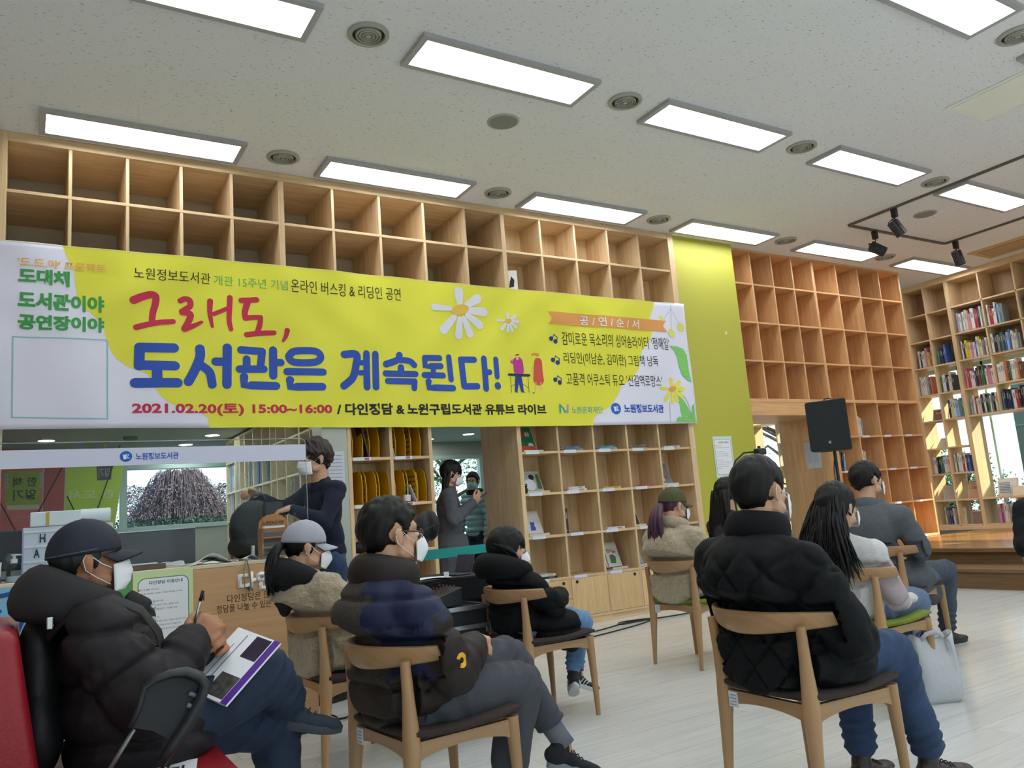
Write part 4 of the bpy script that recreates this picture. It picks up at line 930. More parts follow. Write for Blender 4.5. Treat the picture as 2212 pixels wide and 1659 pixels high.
# --- man in navy/brown puffer, legs crossed ---
r_ = person('C1', 'seated man with glasses and white mask in navy and brown puffer jacket, legs crossed')
P = dict(DEF); P.update(pel=(-.11, 0, .50), wst=(-.175, 0, .63), cst=(-.175, 0, .76), nek=(-.165, 0, .885), shR=(-.135, -.185, .80), shL=(-.135, .185, .80), elR=(-.055, -.265, .60), elL=(-.03, .24, .58), wrR=(.135, -.115, .655), wrL=(.15, .03, .635),
  hipR=(-.09, -.09, .50), hipL=(-.09, .09, .50), knR=(.32, -.10, .47), anR=(.20, -.12, .10), knL=(.36, .03, .545), anL=(.50, -.10, .235))
H = Head((-.115, 0, 1.045), yaw=R(-6), pitch=R(2))
HN = dict(R=dict(d=(.75, .75, .10), n=(.2, -.3, 1), curl=.75), L=dict(d=(.55, -.80, .25), n=(.5, .2, .9), curl=.6))
body(r_, P, H, .0065, hands=HN); H.eyes(r_)
H.hair(r_, vol=1.13, front=.4, fringe=.1, nape=-.055, side=.040, rough=.0035, back=1.04, crownz=1.05)
H.mask(r_, cord=MASKW)
brn = mat('brown shell', '#251d1b', .6, bscale=40, bamp=.12, spec=.3); nav = mat('navy shell', '#171e40', .55, bscale=40, bamp=.12, spec=.35); wol = mat('grey brown wool', '#3f3833', .95, bscale=240, bamp=.3, nscale=120, namp=.25)
bf = baffles(.098, .011, .008, .32)
def pk1(c):
    arm, t = armcoord(c, P); idx = np.zeros(len(c), int)
    tor = (c[:, 2] > .50) & ((~arm & (c[:, 0] < -.03)) | (c[:, 0] < -.135))
    idx[tor & (c[:, 2] < .87)] = 1; row = np.floor(c[:, 2]/.098-.32+.5); edge = np.where(row % 2 == 0, -.115, -.085); idx[tor & (c[:, 1] >= edge)] = 2
    idx[tor & (c[:, 1] > .13) & (c[:, 2] < .80)] = 1
    idx[~arm & (c[:, 2] < .60)] = 0; idx[tor & (c[:, 2] > .86) & (c[:, 1] < -.08)] = 1; return idx
def fo1(c, n):
    arm, t = armcoord(c, P); q = np.abs(t/.11-np.round(t/.11))*.11
    return np.where(arm, .007-.010*groove(q, .011), bf(c, n))
jk = jacket(r_, P, [brn, nav, wol], 1.04, fold=fo1, wr=.003, pick=pk1, sleeve=(.082, .070, .052), tr=(.15, .205, .16), cuffback=.05)
ringtube(r_, 'collar', (-.150, 0, .920), .086, .092, .038, brn, tilt=R(14), yaw=0, flat=1.5)
trousers(r_, P, mat('grey wool trousers', '#43454c', .9, bscale=150, bamp=.15, nscale=12, namp=.08), (.108, .086, .072, .066), short=.34, wr=.004)
sock(r_, P, 'L', mat('grey sock', '#6c6f78', .95, bscale=200, bamp=.3), h=.095); sock(r_, P, 'R', mat('grey sock', '#6c6f78'))
blk_sh = mat('black knit', '#1b1d22', .85, bscale=200, bamp=.3)
shoe(r_, P['anL'], R(-10), blk_sh, mat('shoe sole grey', '#7d8088', .6), pitch=R(20), name='sneaker'); shoe(r_, P['anR'], R(-4), blk_sh, sole_k, name='sneaker')
g = MB(); fr_ = mat('brown spectacle frame', '#4a2416', .3)
for y in (-1, 1):
    pts = [H.w((.098+.001*math.cos(t), y*.033+.023*math.cos(t), .002+.017*math.sin(t))) for t in [k*math.pi/9 for k in range(19)]]; g.tube(pts, .0019, 6); g.tube([H.w((.096, y*.056, .008)), H.w((.05, y*.078, .012)), H.w((.0, y*.086, .014)), H.w((-.018, y*.085, .0))], .0026, 6)
g.tube([H.w((.099, -.010, .006)), H.w((.102, 0, .008)), H.w((.099, .010, .006))], .0018, 6); gl_ = g.build('spectacles', fr_, r_, smooth=True)
for y in (-1, 1): MB().ball(H.w((.098, y*.033, .002)), (.0012, .022, .016), 14, 6, M=H.M).build('lens', gls, gl_, smooth=True)
PATCH = (r_, jk)
# --- man in black diamond-quilted jacket ---
r_ = person('C5', 'seated man seen from behind in black diamond-quilted jacket and blue jeans')
P = dict(DEF); P.update(pel=(-.11, 0, .49), wst=(-.165, 0, .64), cst=(-.165, 0, .80), nek=(-.150, 0, .955), shR=(-.135, -.205, .835), shL=(-.150, .205, .855), elR=(-.03, -.265, .60), elL=(-.03, .26, .60), wrR=(.17, -.13, .56), wrL=(.17, .13, .56),
  knR=(.34, -.12, .485), anR=(.455, -.13, .125), knL=(.36, .10, .475), anL=(.29, .03, .125))
H = Head((-.090, 0, 1.095), yaw=R(4), pitch=R(2)); body(r_, P, H, .0065); H.eyes(r_)
H.hair(r_, vol=1.125, front=.4, nape=-.070, side=.030, rough=.0022, back=1.03, crownz=1.05); H.mask(r_, 'pleat')
bq = mat('black quilt shell', '#0b0d11', .75, bscale=60, bamp=.12, spec=.22)
def fo5(c, n):
    arm, t = armcoord(c, P); s = c[:, 1]; z = c[:, 2]; p1 = (z*.9+s*1.0)/.150; p2 = (z*.9-s*1.0)/.150
    q1 = np.abs(p1-np.round(p1)); q2 = np.abs(p2-np.round(p2)); f = .020*np.minimum(np.minimum(q1, q2)*2, .6)-.009-.010*groove(np.minimum(q1, q2)*.15, .007)
    a1 = np.abs(t/.13-np.round(t/.13))*.13; f2 = .006-.008*groove(a1, .012); return np.where(arm, f2, f*np.clip((.90-z)/.05, 0, 1))
def ex5(pr): pr.E((.00, -.14, .50), (.17, .12, .085)); pr.E((.0, .12, .50), (.16, .12, .085)); pr.E((-.16, 0, .50), (.13, .20, .085))
jacket(r_, P, bq, 1.06, fold=fo5, wr=.003, sleeve=(.085, .076, .060), tr=(.155, .215, .17), extra=ex5)
ringtube(r_, 'collar', (-.125, 0, .972), .088, .096, .024, bq, tilt=R(10), flat=2.2)
m = MB(); m.box((-.262, .015, .905), (-.250, .075, .916)); m.build('hanging_loop', bq, r_, bevel=.003)
trousers(r_, P, JEAN, (.098, .082, .064, .060), wr=.003, short=.06)
bs_ = mat('brown leather', '#352521', .4, bscale=80, bamp=.15)
for s, yw in (('R', -8), ('L', 10)): sock(r_, P, s, mat('black sock', '#121216', .95)); shoe(r_, L(P['an'+s], 0, 0, -.022), R(yw), bs_, sole_k, name='shoe')
# --- woman in white cardigan, long hair ---
r_ = person('C6', 'seated woman with long wavy black hair and white cardigan, seen from behind')
P = dict(DEF); P.update(pel=(-.12, 0, .48), wst=(-.17, 0, .59), cst=(-.17, 0, .71), nek=(-.14, 0, .85), shR=(-.13, -.165, .755), shL=(-.13, .165, .755), elR=(-.06, -.215, .56), elL=(-.06, .22, .56), wrR=(.10, -.09, .52), wrL=(.12, .08, .52), knR=(.33, -.09, .47), knL=(.34, .10, .47), anR=(.14, -.06, .16), anL=(.30, .08, .10))
H = Head((-.11, 0, .990), yaw=R(-4), pitch=R(3)); body(r_, P, H, .008, .92); H.eyes(r_)
cw = mat('white knit', '#c6c4c2', .95, bscale=180, bamp=.4, nscale=60, namp=.05); pw = mat('pale mauve sleeve', '#a99a9e', .95, bscale=180, bamp=.3)
jacket(r_, P, [cw, pw], .97, pick=lambda c: np.where(armcoord(c, P)[0] & (c[:, 2] < .76), 1, 0), sleeve=(.076, .066, .048), tr=(.128, .18, .15), wr=.005, wsc=20, extra=lambda pr: (pr.E((.02, -.10, .50), (.16, .11, .055)), pr.E((.17, -.10, .50), (.11, .08, .04))))
ringtube(r_, 'cuff', L(P['wrR'], -.01, -.005, .005), .036, .036, .014, cw, tilt=R(75))
H.hair(r_, vol=1.14, nape=-.10, side=-.03, fringe=.4, back=1.08, rough=.003)
H.mask(r_)
H.locks(r_, lambda t, r: (-.015-.08*r.random(), (t*2-1)*.070, .070-.09*abs(t*2-1)**2*r.random()), lambda t, r: (-.31+.06*r.random(), (t*2-1)*.165-.015+.02*r.uniform(-1, 1), .665+.10*r.random()-.03*(t < .5)), 420, .0065, seed=4, wave=.030, via=lambda t, r: (-.275-.02*r.random(), (t*2-1)*.115, .93))
H.locks(r_, lambda t, r: (-.10, (t*2-1)*.06, .02), lambda t, r: (-.34, (-.155 if t < .5 else .06)+.02*r.uniform(-1, 1), .60+.05*r.random()), 9, .006, seed=9, wave=.035, via=lambda t, r: (-.33, (-.16 if t < .5 else .05), .82))
trousers(r_, P, mat('blue grey denim', '#5b6a84', .9, nscale=12, namp=.15, bscale=150, bamp=.15), (.090, .072, .056, .050), wr=.003, short=.04)
for s in 'RL': shoe(r_, L(P['an'+s], 0, 0, -.02), R(-5), black, sole_k, pitch=R(15) if s == 'R' else 0, name='shoe', sc=.92)
# --- man in grey wool coat ---
r_ = person('C7', 'seated man with bowl-cut black hair in grey wool coat, nearest the stage')
P = dict(DEF); P.update(cst=(-.165, 0, .82), nek=(-.15, 0, .985), shR=(-.115, -.195, .875), shL=(-.13, .195, .875), elR=(-.03, -.255, .655), elL=(-.03, .25, .655), wrR=(.15, -.09, .60), wrL=(.15, .09, .60), knR=(.46, -.10, .47), knL=(.44, .12, .47), anR=(.36, -.11, .10), anL=(.44, .12, .10))
H = Head((-.125, 0, 1.125), yaw=R(-10)); body(r_, P, H, .008); H.eyes(r_)
H.hair(r_, vol=1.16, nape=-.02, side=.030, fringe=.8, back=1.02, rough=.003, crownz=1.04); H.mask(r_, 'pleat')
gc = mat('grey wool coat', '#565b61', .95, bscale=160, bamp=.2, nscale=40, namp=.06)
jacket(r_, P, gc, 1.0, wr=.005, wsc=16, tr=(.135, .195, .17), sleeve=(.080, .068, .056), extra=lambda pr: (pr.E((.03, -.13, .46), (.20, .12, .12)), pr.E((.17, -.15, .40), (.11, .07, .13)), pr.E((.05, .10, .46), (.18, .12, .10)), pr.E((-.1, -.02, .48), (.15, .2, .1))))
ringtube(r_, 'collar', (-.135, 0, .965), .078, .090, .022, gc, tilt=R(12), flat=1.8)
trousers(r_, P, mat('slate trousers', '#3f4a55', .9, nscale=12, namp=.08), (.094, .078, .062, .056), short=.05)
for s in 'RL': shoe(r_, L(P['an'+s], 0, 0, -.01), R(-4), black, sole_k, name='shoe')
# --- woman with olive cap and plum ponytail ---
r_ = person('C4', 'seated woman in olive cap with plum ponytail and beige fleece jacket')
P = dict(DEF); P.update(pel=(-.12, 0, .49), wst=(-.19, 0, .62), cst=(-.18, 0, .76), nek=(-.13, 0, .93), shR=(-.12, -.175, .83), shL=(-.13, .175, .83), elR=(-.02, -.23, .60), elL=(-.02, .22, .60), wrR=(.14, -.07, .56), wrL=(.14, .07, .56), anR=(.22, -.10, .12), anL=(.36, .10, .10))
H = Head((-.095, 0, 1.06), yaw=R(-8), pitch=R(4)); body(r_, P, H, .008, .95); H.eyes(r_)
fl_ = mat('beige fleece', '#a5967c', 1, bscale=95, bamp=.9, nscale=50, namp=.12, sheen=.4)
jacket(r_, P, fl_, 1.05, wr=.006, wsc=45, tr=(.150, .195, .17), sleeve=(.085, .072, .055), extra=lambda pr: pr.E((-.13, 0, .50), (.17, .2, .10)))
ringtube(r_, 'collar', (-.115, 0, .935), .082, .092, .030, fl_, tilt=R(16), flat=1.4)
plum = mat('plum dyed hair', '#47203a', .4, nscale=70, namp=.4)
H.hair(r_, plum, vol=.985, nape=-.06, side=.0, back=.97); H.mask(r_)
H.cap(r_, mat('olive cotton', '#4a4a2c', .9, bscale=120, bamp=.2, nscale=20, namp=.08), tilt=R(3))
H.locks(r_, lambda t, r: (-.10, (t*2-1)*.02, .0+.02*r.random()), lambda t, r: (-.31+.05*r.random(), (t*2-1)*.07, .80+.06*r.random()), 60, .012, mt=plum, seed=2, via=lambda t, r: (-.31, (t*2-1)*.06, 1.02), name='ponytail')
MB().tube([H.w((-.112, -.02, .0)), H.w((-.118, 0, .012)), H.w((-.112, .02, .0)), H.w((-.112, 0, -.012)), H.w((-.112, -.02, .0))], .006, 8).build('hair_tie', white, r_, smooth=True)
trousers(r_, P, mat('black leggings', '#17181c', .9), (.09, .07, .055, .05)); 
for s in 'RL': shoe(r_, L(P['an'+s], 0, 0, -.01), 0, black, sole_k, name='shoe', sc=.92)
# --- woman in pale grey cap and beige fleece ---
r_ = person('C2', 'seated woman in pale grey cap and beige fleece with black hood')
P = dict(DEF); P.update(pel=(-.12, 0, .49), wst=(-.19, 0, .60), cst=(-.20, 0, .74), nek=(-.215, 0, .895), shR=(-.15, -.175, .80), shL=(-.17, .175, .80), elR=(-.06, -.235, .60), elL=(-.02, .22, .60), wrR=(.12, -.07, .56), wrL=(.14, .07, .56))
H = Head((-.19, 0, 1.005), yaw=R(-6), pitch=R(6)); body(r_, P, H, .007, .94); H.eyes(r_)
jacket(r_, P, fl_, 1.05, wr=.006, wsc=45, tr=(.150, .20, .17), sleeve=(.088, .074, .055), extra=lambda pr: pr.E((-.13, 0, .50), (.16, .2, .10)))
bh = mat('black hood knit', '#0f1116', .95, bscale=90, bamp=.2)
ringtube(r_, 'hood', (-.225, 0, .875), .095, .110, .045, bh, tilt=R(20), flat=1.1, lobes=lambda t: 1+.35*(-math.cos(t)))
pr = PR(); pr.E((-.27, 0, .84), (.07, .12, .09)); pr.E((-.285, .01, .79), (.05, .08, .07)); pr.E((-.29, .01, .74), (.030, .035, .045)); me = pr.fuse(.009, 3); link('hood_back', cloth(me, bh, .004, 30), r_)
H.hair(r_, vol=.985, nape=-.07, side=-.01, back=.97); H.mask(r_)
H.cap(r_, mat('pale grey cotton', '#a2a5b0', .9, bscale=90, bamp=.25), tilt=R(2), brimlen=.072)
H.locks(r_, lambda t, r: (-.108, (t*2-1)*.02, .0+.02*r.random()), lambda t, r: (-.37+.03*r.random(), (t*2-1)*.05, .80+.04*r.random()), 60, .012, seed=5, via=lambda t, r: (-.37, (t*2-1)*.06, .985), name='ponytail')
trousers(r_, P, mat('black leggings', '#17181c'), (.09, .07, .055, .05))
for s in 'RL': shoe(r_, L(P['an'+s], 0, 0, -.01), 0, black, sole_k, name='shoe', sc=.92)
# --- child in black hooded coat ---
r_ = person('C3', 'seated child with bobbed black hair, black hooded padded coat and red socks')
P = dict(DEF); P.update(pel=(-.13, 0, .50), wst=(-.17, 0, .58), cst=(-.165, 0, .67), nek=(-.155, 0, .785), shR=(-.12, -.145, .705), shL=(-.12, .145, .705), elR=(.0, -.20, .60), elL=(.0, .19, .60), wrR=(.12, -.07, .635), wrL=(.13, .04, .62), hipR=(-.08, -.075, .49), hipL=(-.08, .075, .49), knR=(.25, -.075, .465), knL=(.27, .06, .47), anR=(.155, -.085, .215), anL=(.25, .0, .20))
H = Head((-.150, 0, .895), yaw=R(-18), pitch=R(8), sc=.95); body(r_, P, H, .0075, .80); H.eyes(r_)
bc = mat('black padded coat', '#0a0d10', .75, bscale=60, bamp=.15, spec=.2)
jacket(r_, P, bc, .90, fold=baffles(.12, .010, .012, .2), wr=.004, tr=(.135, .17, .14), sleeve=(.085, .076, .062), extra=lambda pr: (pr.E((.04, -.12, .48), (.15, .09, .10)), pr.E((.12, -.15, .42), (.09, .05, .10)), pr.E((.02, .05, .49), (.16, .12, .07))))
ringtube(r_, 'hood', (-.175, 0, .800), .110, .135, .048, bc, tilt=R(12), flat=1.15, lobes=lambda t: 1+.30*(-math.cos(t)))
H.hair(r_, vol=1.15, nape=-.125, side=-.075, fringe=.9, back=1.06, rough=.002); H.mask(r_)
H.locks(r_, lambda t, r: (-.02-.08*r.random(), (t*2-1)*.080, .03), lambda t, r: (-.245+.10*abs(t*2-1), (t*2-1)*.105, .825+.01*r.random()), 120, .007, seed=6, wave=.003, via=lambda t, r: (-.262+.10*abs(t*2-1), (t*2-1)*.115, .89))
trousers(r_, P, JEANL, (.078, .064, .054, .050), wr=.003, short=.16)
rs = mat('red dotted sock', '#a51f3c', .9); bsn = mat('black trainer', '#202226', .7)
for s, yw, pt in (('R', 60, 30), ('L', -10, 22)): sock(r_, P, s, rs, .032); shoe(r_, L(P['an'+s], 0, 0, -.01), R(yw), bsn, mat('white sole', '#cfd0d2', .6), pitch=R(pt), sc=.85, name='trainer', stripe=white)
# --- long-haired woman behind the quilted jacket ---
r_ = person('C8', 'seated woman with long straight black hair, half hidden beside the green panel')
P = dict(DEF); P.update(cst=(-.17, 0, .78), nek=(-.14, 0, .96), shR=(-.13, -.17, .85), shL=(-.13, .17, .85)); H = Head((-.11, 0, 1.125), yaw=R(-6)); body(r_, P, H, .009, .93); H.eyes(r_)
jacket(r_, P, mat('dark purple knit', '#27222c', .9), .95, tr=(.125, .175, .16), sleeve=(.07, .06, .05)); H.hair(r_, vol=1.12, nape=-.10, side=-.05, back=1.08); H.mask(r_)
H.locks(r_, lambda t, r: (-.04-.08*r.random(), (t*2-1)*.078, .03), lambda t, r: (-.28+.05*r.random(), (t*2-1)*.13, .70+.05*r.random()), 80, .013, seed=8, wave=.005, via=lambda t, r: (-.26, (t*2-1)*.11, .98))
trousers(r_, P, JEAND, (.09, .07, .056, .05)); [shoe(r_, L(P['an'+s], 0, 0, -.01), 0, black, sole_k, name='shoe') for s in 'RL']
# --- far left man in navy cap ---
CHS['P0'] = (.385, -3.82, 0)
r_ = person('P0', 'man in navy cap and dark padded coat writing, seated on the red armchair')
P = dict(DEF); P.update(pel=(-.01, 0, .52), wst=(-.035, 0, .64), cst=(-.055, 0, .77), nek=(-.095, 0, .925), shR=(-.085, -.195, .855), shL=(-.05, .19, .85), elR=(.03, -.235, .665), elL=(.10, .17, .63), wrR=(.155, -.10, .795), wrL=(.205, -.01, .745), hipR=(.0, -.09, .53), hipL=(.0, .09, .53), knR=(.375, -.05, .665), anR=(.47, .06, .555), knL=(.44, .11, .50), anL=(.47, .13, .10))
H = Head((-.103, 0, 1.045), yaw=R(2), pitch=R(-2), sc=.92); HN = dict(R=dict(d=(.75, .25, .62), n=(-.35, -.75, .45), curl=.85), L=dict(d=(.5, -.6, .5), n=(.75, .5, .35), curl=.9))
body(r_, P, H, .0055, hands=HN, skin=SKIN2, sit=False); H.eyes(r_)
dk = mat('aubergine black shell', '#1b1519', .62, bscale=45, bamp=.12, spec=.3)
def fo0(c, n):
    arm, t = armcoord(c, P); q = np.abs(t/.12-np.round(t/.12))*.12; return np.where(arm, .008-.012*groove(q, .012), baffles(.15, .012, .012, .2)(c, n))
jacket(r_, P, dk, 1.0, conform=False, fold=fo0, wr=.004, sleeve=(.092, .086, .062), tr=(.138, .20, .17), extra=lambda pr: (pr.E((.06, -.10, .55), (.17, .13, .085)), pr.E((.05, .1, .56), (.16, .14, .09))))
hd = mat('charcoal hood', '#1e1d21', .8, bscale=60, bamp=.12)
ringtube(r_, 'hood', (-.135, 0, .945), .105, .125, .040, hd, tilt=R(17), flat=1.55, lobes=lambda t: 1+.30*(-math.cos(t)))
ringtube(r_, 'cuff', L(P['wrR'], -.015, -.02, -.025), .038, .038, .016, black, tilt=R(50), yaw=R(-40)); ringtube(r_, 'cuff', L(P['wrL'], -.02, .025, -.03), .038, .038, .016, black, tilt=R(50), yaw=R(50))
pr = PR(); pr.K((.00, -.065, .925), (.045, -.035, .90), .018, .016, 1.9); pr.K((.045, -.035, .90), (.065, .03, .86), .018, .018, 1.9); pr.K((.045, -.045, .86), (.06, -.05, .80), .018, .012, 1.5); me = pr.fuse(.006, 2); cl = link('storm_collar', cloth(me, hd, .002, 40), r_)
for z in (.905, .868): MB().lathe([(.0085, 0), (.0085, .003), (.005, .004), (.004, .002)], (.064, -.058, z), 14, M=Matrix.Rotation(math.pi/2, 3, 'X')).build('snap', steel, cl, smooth='a')
H.hair(r_, mat('greying hair', '#1d1c1e', .5), vol=.985, back=.98, nape=-.085, side=.0); H.mask(r_, 'pleat')
cp = H.cap(r_, mat('navy cap cloth', '#171d2e', .7, bscale=60, bamp=.15), under=mat('cap under brim', '#20242f', .8), tilt=R(0), band=mat('reflective grey trim', '#4e545c', .5), brimlen=.072)
trousers(r_, P, JEAND, (.105, .086, .068, .062), wr=.004, short=.02, sit=False)
sock(r_, P, 'R', mat('black sock', '#121216', .95)); gsh = mat('slate suede', '#2b3542', .9, bscale=120, bamp=.2); shoe(r_, L(P['anR'], .01, 0, .01), R(-18), gsh, mat('shoe sole charcoal', '#3c4048', .7), pitch=R(14), name='trainer'); shoe(r_, L(P['anL'], 0, 0, -.01), 0, gsh, sole_k, name='trainer')
# backpack worn by him
bp = empty('backpack', (CHS['P0'][0], CHS['P0'][1], 0), 0, 'black backpack on the back of the navy cap man', 'backpack'); bk = mat('black nylon', '#0d0f12', .6, bscale=90, bamp=.15)
pr = PR(); pr.E((-.220, 0, .72), (.060, .15, .20)); pr.E((-.215, 0, .62), (.065, .155, .14)); me = pr.fuse(.010, 3); link('bag_body', cloth(me, bk, .003, 20), bp)
for s in (-1, 1): MB().tube([(-.20, s*.13, .86), (-.14, s*.165, .935), (-.05, s*.17, .945), (.02, s*.165, .905), (.065, s*.15, .84), (.080, s*.155, .77), (.065, s*.185, .69), (.0, s*.215, .63)], .023, 8, flat=.22, up=(.55, s*.35, .75)).build('strap', bk, bp, smooth=True)
MB().box((.078, -.178, .755), (.096, -.138, .80)).build('buckle', mat('grey buckle', '#50565c', .3, .5), bp, bevel=.003); MB().box((-.205, -.185, .885), (-.19, -.165, .915)).build('strap_clip', steel, bp, bevel=.002)
# pen + notebook page + magazine
o = empty('pen', (.35+.215, -3.86-.05, .885), 0, 'silver and black pen held upright by the navy cap man', 'pen'); MB().tube([(-.012, 0, -.045), (.0, 0, .0), (.006, 0, .022)], .0042, 8).build('barrel', steel, o, smooth=True); MB().tube([(.006, 0, .022), (.014, 0, .05)], .005, 8).build('cap', black, o, smooth=True); MB().box((.012, -.008, .022), (.016, -.005, .05)).build('clip', black, o)
# --- standing man in navy sweater ---
def stand(label, x, y, a): return empty('person', (x, y, 0), R(a), label, 'person')
r_ = stand('standing man in navy sweater and jeans, reaching to his left over the counter', 1.86, -1.13, 192)
SD = dict(pel=(0, 0, .90), wst=(.0, 0, 1.04), cst=(.0, 0, 1.22), nek=(.02, 0, 1.40), hipR=(0, -.09, .86), hipL=(0, .09, .86), shR=(0, -.175, 1.34), shL=(0, .175, 1.34), elR=(.06, -.26, 1.10), elL=(.10, .27, 1.10), wrR=(.28, -.14, 1.12), wrL=(.30, .10, 1.12), knR=(.01, -.10, .48), knL=(.01, .10, .48), anR=(-.01, -.10, .09), anL=(-.01, .10, .09))
P = dict(SD); P.update(elR=(.16, -.27, 1.24), wrR=(.38, -.20, 1.335), elL=(.13, .24, 1.13), wrL=(.31, .12, 1.235))
H = Head((.055, 0, 1.555), yaw=R(0), pitch=R(6)); body(r_, P, H, .007, sit=False, hands=dict(R=dict(d=(.8, 0, .5), n=(-.3, -.4, .8), curl=1.1), L=dict(d=(.9, -.3, -.15), n=(.1, .2, 1), curl=.6))); H.eyes(r_)
H.hair(r_, mat('dark brown curls', '#2a1c18', .6, nscale=90, namp=.5), vol=1.22, nape=-.06, side=.015, fringe=.7, rough=.010, back=1.06, crownz=1.06); H.mask(r_, 'pleat')
jacket(r_, P, mat('navy knit', '#141c30', .95, bscale=150, bamp=.15), .82, wr=.005, wsc=18, tr=(.135, .20, .18), sleeve=(.075, .062, .048), conform=False)
trousers(r_, P, JEAN, (.10, .075, .066, .062), sit=False); [shoe(r_, P['an'+s], 0, black, sole_k, name='shoe') for s in 'RL']
o = empty('backpack', (1.38, -1.22, .95), R(5), 'black backpack standing upright behind the clear counter screen, under the man\'s hands', 'backpack')
pr = PR(); pr.E((0, 0, .17), (.16, .10, .19)); pr.E((.0, 0, .07), (.17, .11, .09)); me = pr.fuse(.009, 3); link('bag_body', cloth(me, bk, .004, 18), o); MB().tube([(-.03, 0, .345), (0, 0, .385), (.06, 0, .385), (.08, 0, .335)], .008, 8).build('handle', mat('grey strap', '#3c4046', .8), o, smooth=True)
MB().box((.03, -.10, .20), (.16, -.085, .34)).build('front_pocket', mat('charcoal panel', '#34383e', .8), o, bevel=.02, seg=3)
# --- standing woman with phone ---
r_ = stand('standing woman in grey coat and white mask looking at a phone', 3.50, .27, -24)
P = dict(SD); 
for k in P: P[k] = (P[k][0], P[k][1], P[k][2]*.975)
P.update(elR=(.03, -.22, 1.07), elL=(.03, .20, 1.07), wrR=(.23, -.06, 1.23), wrL=(.24, .04, 1.22)); H = Head((.045, 0, 1.505), pitch=R(20), yaw=R(0), sc=.95)
body(r_, P, H, .0075, .9, sit=False, hands=dict(R=dict(d=(.7, .1, .6), n=(.5, -.6, -.3), curl=.6), L=dict(d=(.7, -.1, .6), n=(.5, .6, -.3), curl=.6))); H.eyes(r_)
H.hair(r_, vol=1.12, nape=-.10, side=-.05, fringe=1.0, back=1.05); H.mask(r_)
H.locks(r_, lambda t, r: (.01-.09*r.random(), (t*2-1)*.080, .02), lambda t, r: (-.05+.10*r.random(), (-.11 if t < .5 else .11)+.02*r.uniform(-1, 1), 1.18+.05*r.random()), 70, .012, seed=12, wave=.006, via=lambda t, r: (-.05, (-.115 if t < .5 else .115), 1.38))
jacket(r_, P, mat('mid grey wool coat', '#505258', .95, bscale=150, bamp=.15), .86, wr=.005, wsc=14, tr=(.135, .20, .18), sleeve=(.078, .07, .058), extra=lambda pr: (pr.K((0, -.05, .85), (0, -.07, .42), .17, .17), pr.K((0, .05, .85), (0, .07, .42), .17, .17)), name='coat', conform=False)
trousers(r_, P, mat('black leggings', '#17181c'), (.09, .07, .05, .045), sit=False); [shoe(r_, L(P['an'+s], 0, 0, .005), 0, black, sole_k, name='shoe') for s in 'RL']
o = empty('phone', (3.78, .14, 1.275), R(-24), 'dark smartphone held by the woman in the grey coat', 'phone'); ph_ = MB().box((-.004, -.037, -.07), (.004, .037, .07)).build('case', black, o, bevel=.003); ph_.rotation_euler = (0, R(60), 0); s_ = MB().box((-.0052, -.034, -.066), (-.0041, .034, .066)).build('screen', mat('phone screen', '#1b2a2a', .1), o); s_.rotation_euler = (0, R(60), 0)
# --- man in teal jacket beyond ---
r_ = stand('man in teal padded jacket, dark knit hat and blue mask by the back window', 5.15, 2.75, 195)
P = dict(SD); P.update(elR=(.02, -.25, 1.08), elL=(.02, .25, 1.08), wrR=(.08, -.24, .86), wrL=(.08, .24, .86)); H = Head((.03, 0, 1.545), pitch=R(5), yaw=R(30)); body(r_, P, H, .009, sit=False); H.eyes(r_)
jacket(r_, P, mat('teal padded', '#86b4c0', .6), .92, fold=baffles(.075, .014, .009), tr=(.14, .20, .18), conform=False); ringtube(r_, 'collar', (.01, 0, 1.42), .08, .09, .03, mat('black fleece collar', '#14171a', .9), flat=1.3)
H.hair(r_, mat('dark knit hat', '#1c1f24', .95, bscale=60, bamp=.3), vol=1.10, nape=-.03, side=.02, name='hat'); H.mask(r_, 'pleat', mat('light blue mask', '#8fc0cf', .8)); trousers(r_, P, JEAND, (.10, .08, .066, .062), sit=False); [shoe(r_, P['an'+s], 0, black, sole_k, name='shoe') for s in 'RL']
# --- person cut by the right edge ---
r_ = empty('person', (5.21, -4.18, 0), R(238), 'person in black jacket cut off by the right edge of the photo', 'person')
P = dict(DEF); P.update(pel=(-.11, 0, .50), cst=(-.13, 0, .78), wst=(-.13, 0, .62), nek=(-.12, 0, .96), shR=(-.13, -.19, .87), shL=(-.12, .19, .87), elR=(-.02, -.30, .68), wrR=(.10, -.215, .60)); H = Head((-.08, 0, 1.11)); body(r_, P, H, .008, .95); H.eyes(r_)
jacket(r_, P, bq, 1.0, wr=.004); H.hair(r_, vol=1.12); H.mask(r_); trousers(r_, P, mat('dark trousers', '#26272c', .9)); [shoe(r_, L(P['an'+s], 0, 0, -.01), 0, black, sole_k, name='shoe') for s in 'RL']
o = copytree(ch_br); o.location = (5.21, -4.18, 0); o.rotation_euler = (0, 0, R(238)); tag(o, 'oak elbow chair outside the right edge, under the person in the black jacket', 'chair', 'oak elbow chairs for the audience')
# ================= FURNITURE AND THINGS =================
def decal(par, target, name, pts, org, dirn, m, off=.002):
    """flat emblem laid on a curved surface: pts are 3-D, cast along dirn onto target (all local to par)"""
    from mathutils.bvhtree import BVHTree
    me = target.data; bvh = BVHTree.FromPolygons([v.co for v in me.vertices], [p.vertices[:] for p in me.polygons]); mb = MB()
    for poly_ in pts:
        b = len(mb.v)
        for p in poly_:
            h = bvh.ray_cast(Vector(p)-Vector(dirn)*.3, Vector(dirn)); q = h[0] if h[0] is not None else Vector(p); mb.v.append(tuple(q-Vector(dirn)*off))
        mb.f.append(tuple(range(b, len(mb.v)))); mb.m.append(0)
    return mb.build(name, m, par)
def pp(u, v, ax, val): return onplane(u, v, ax, val)
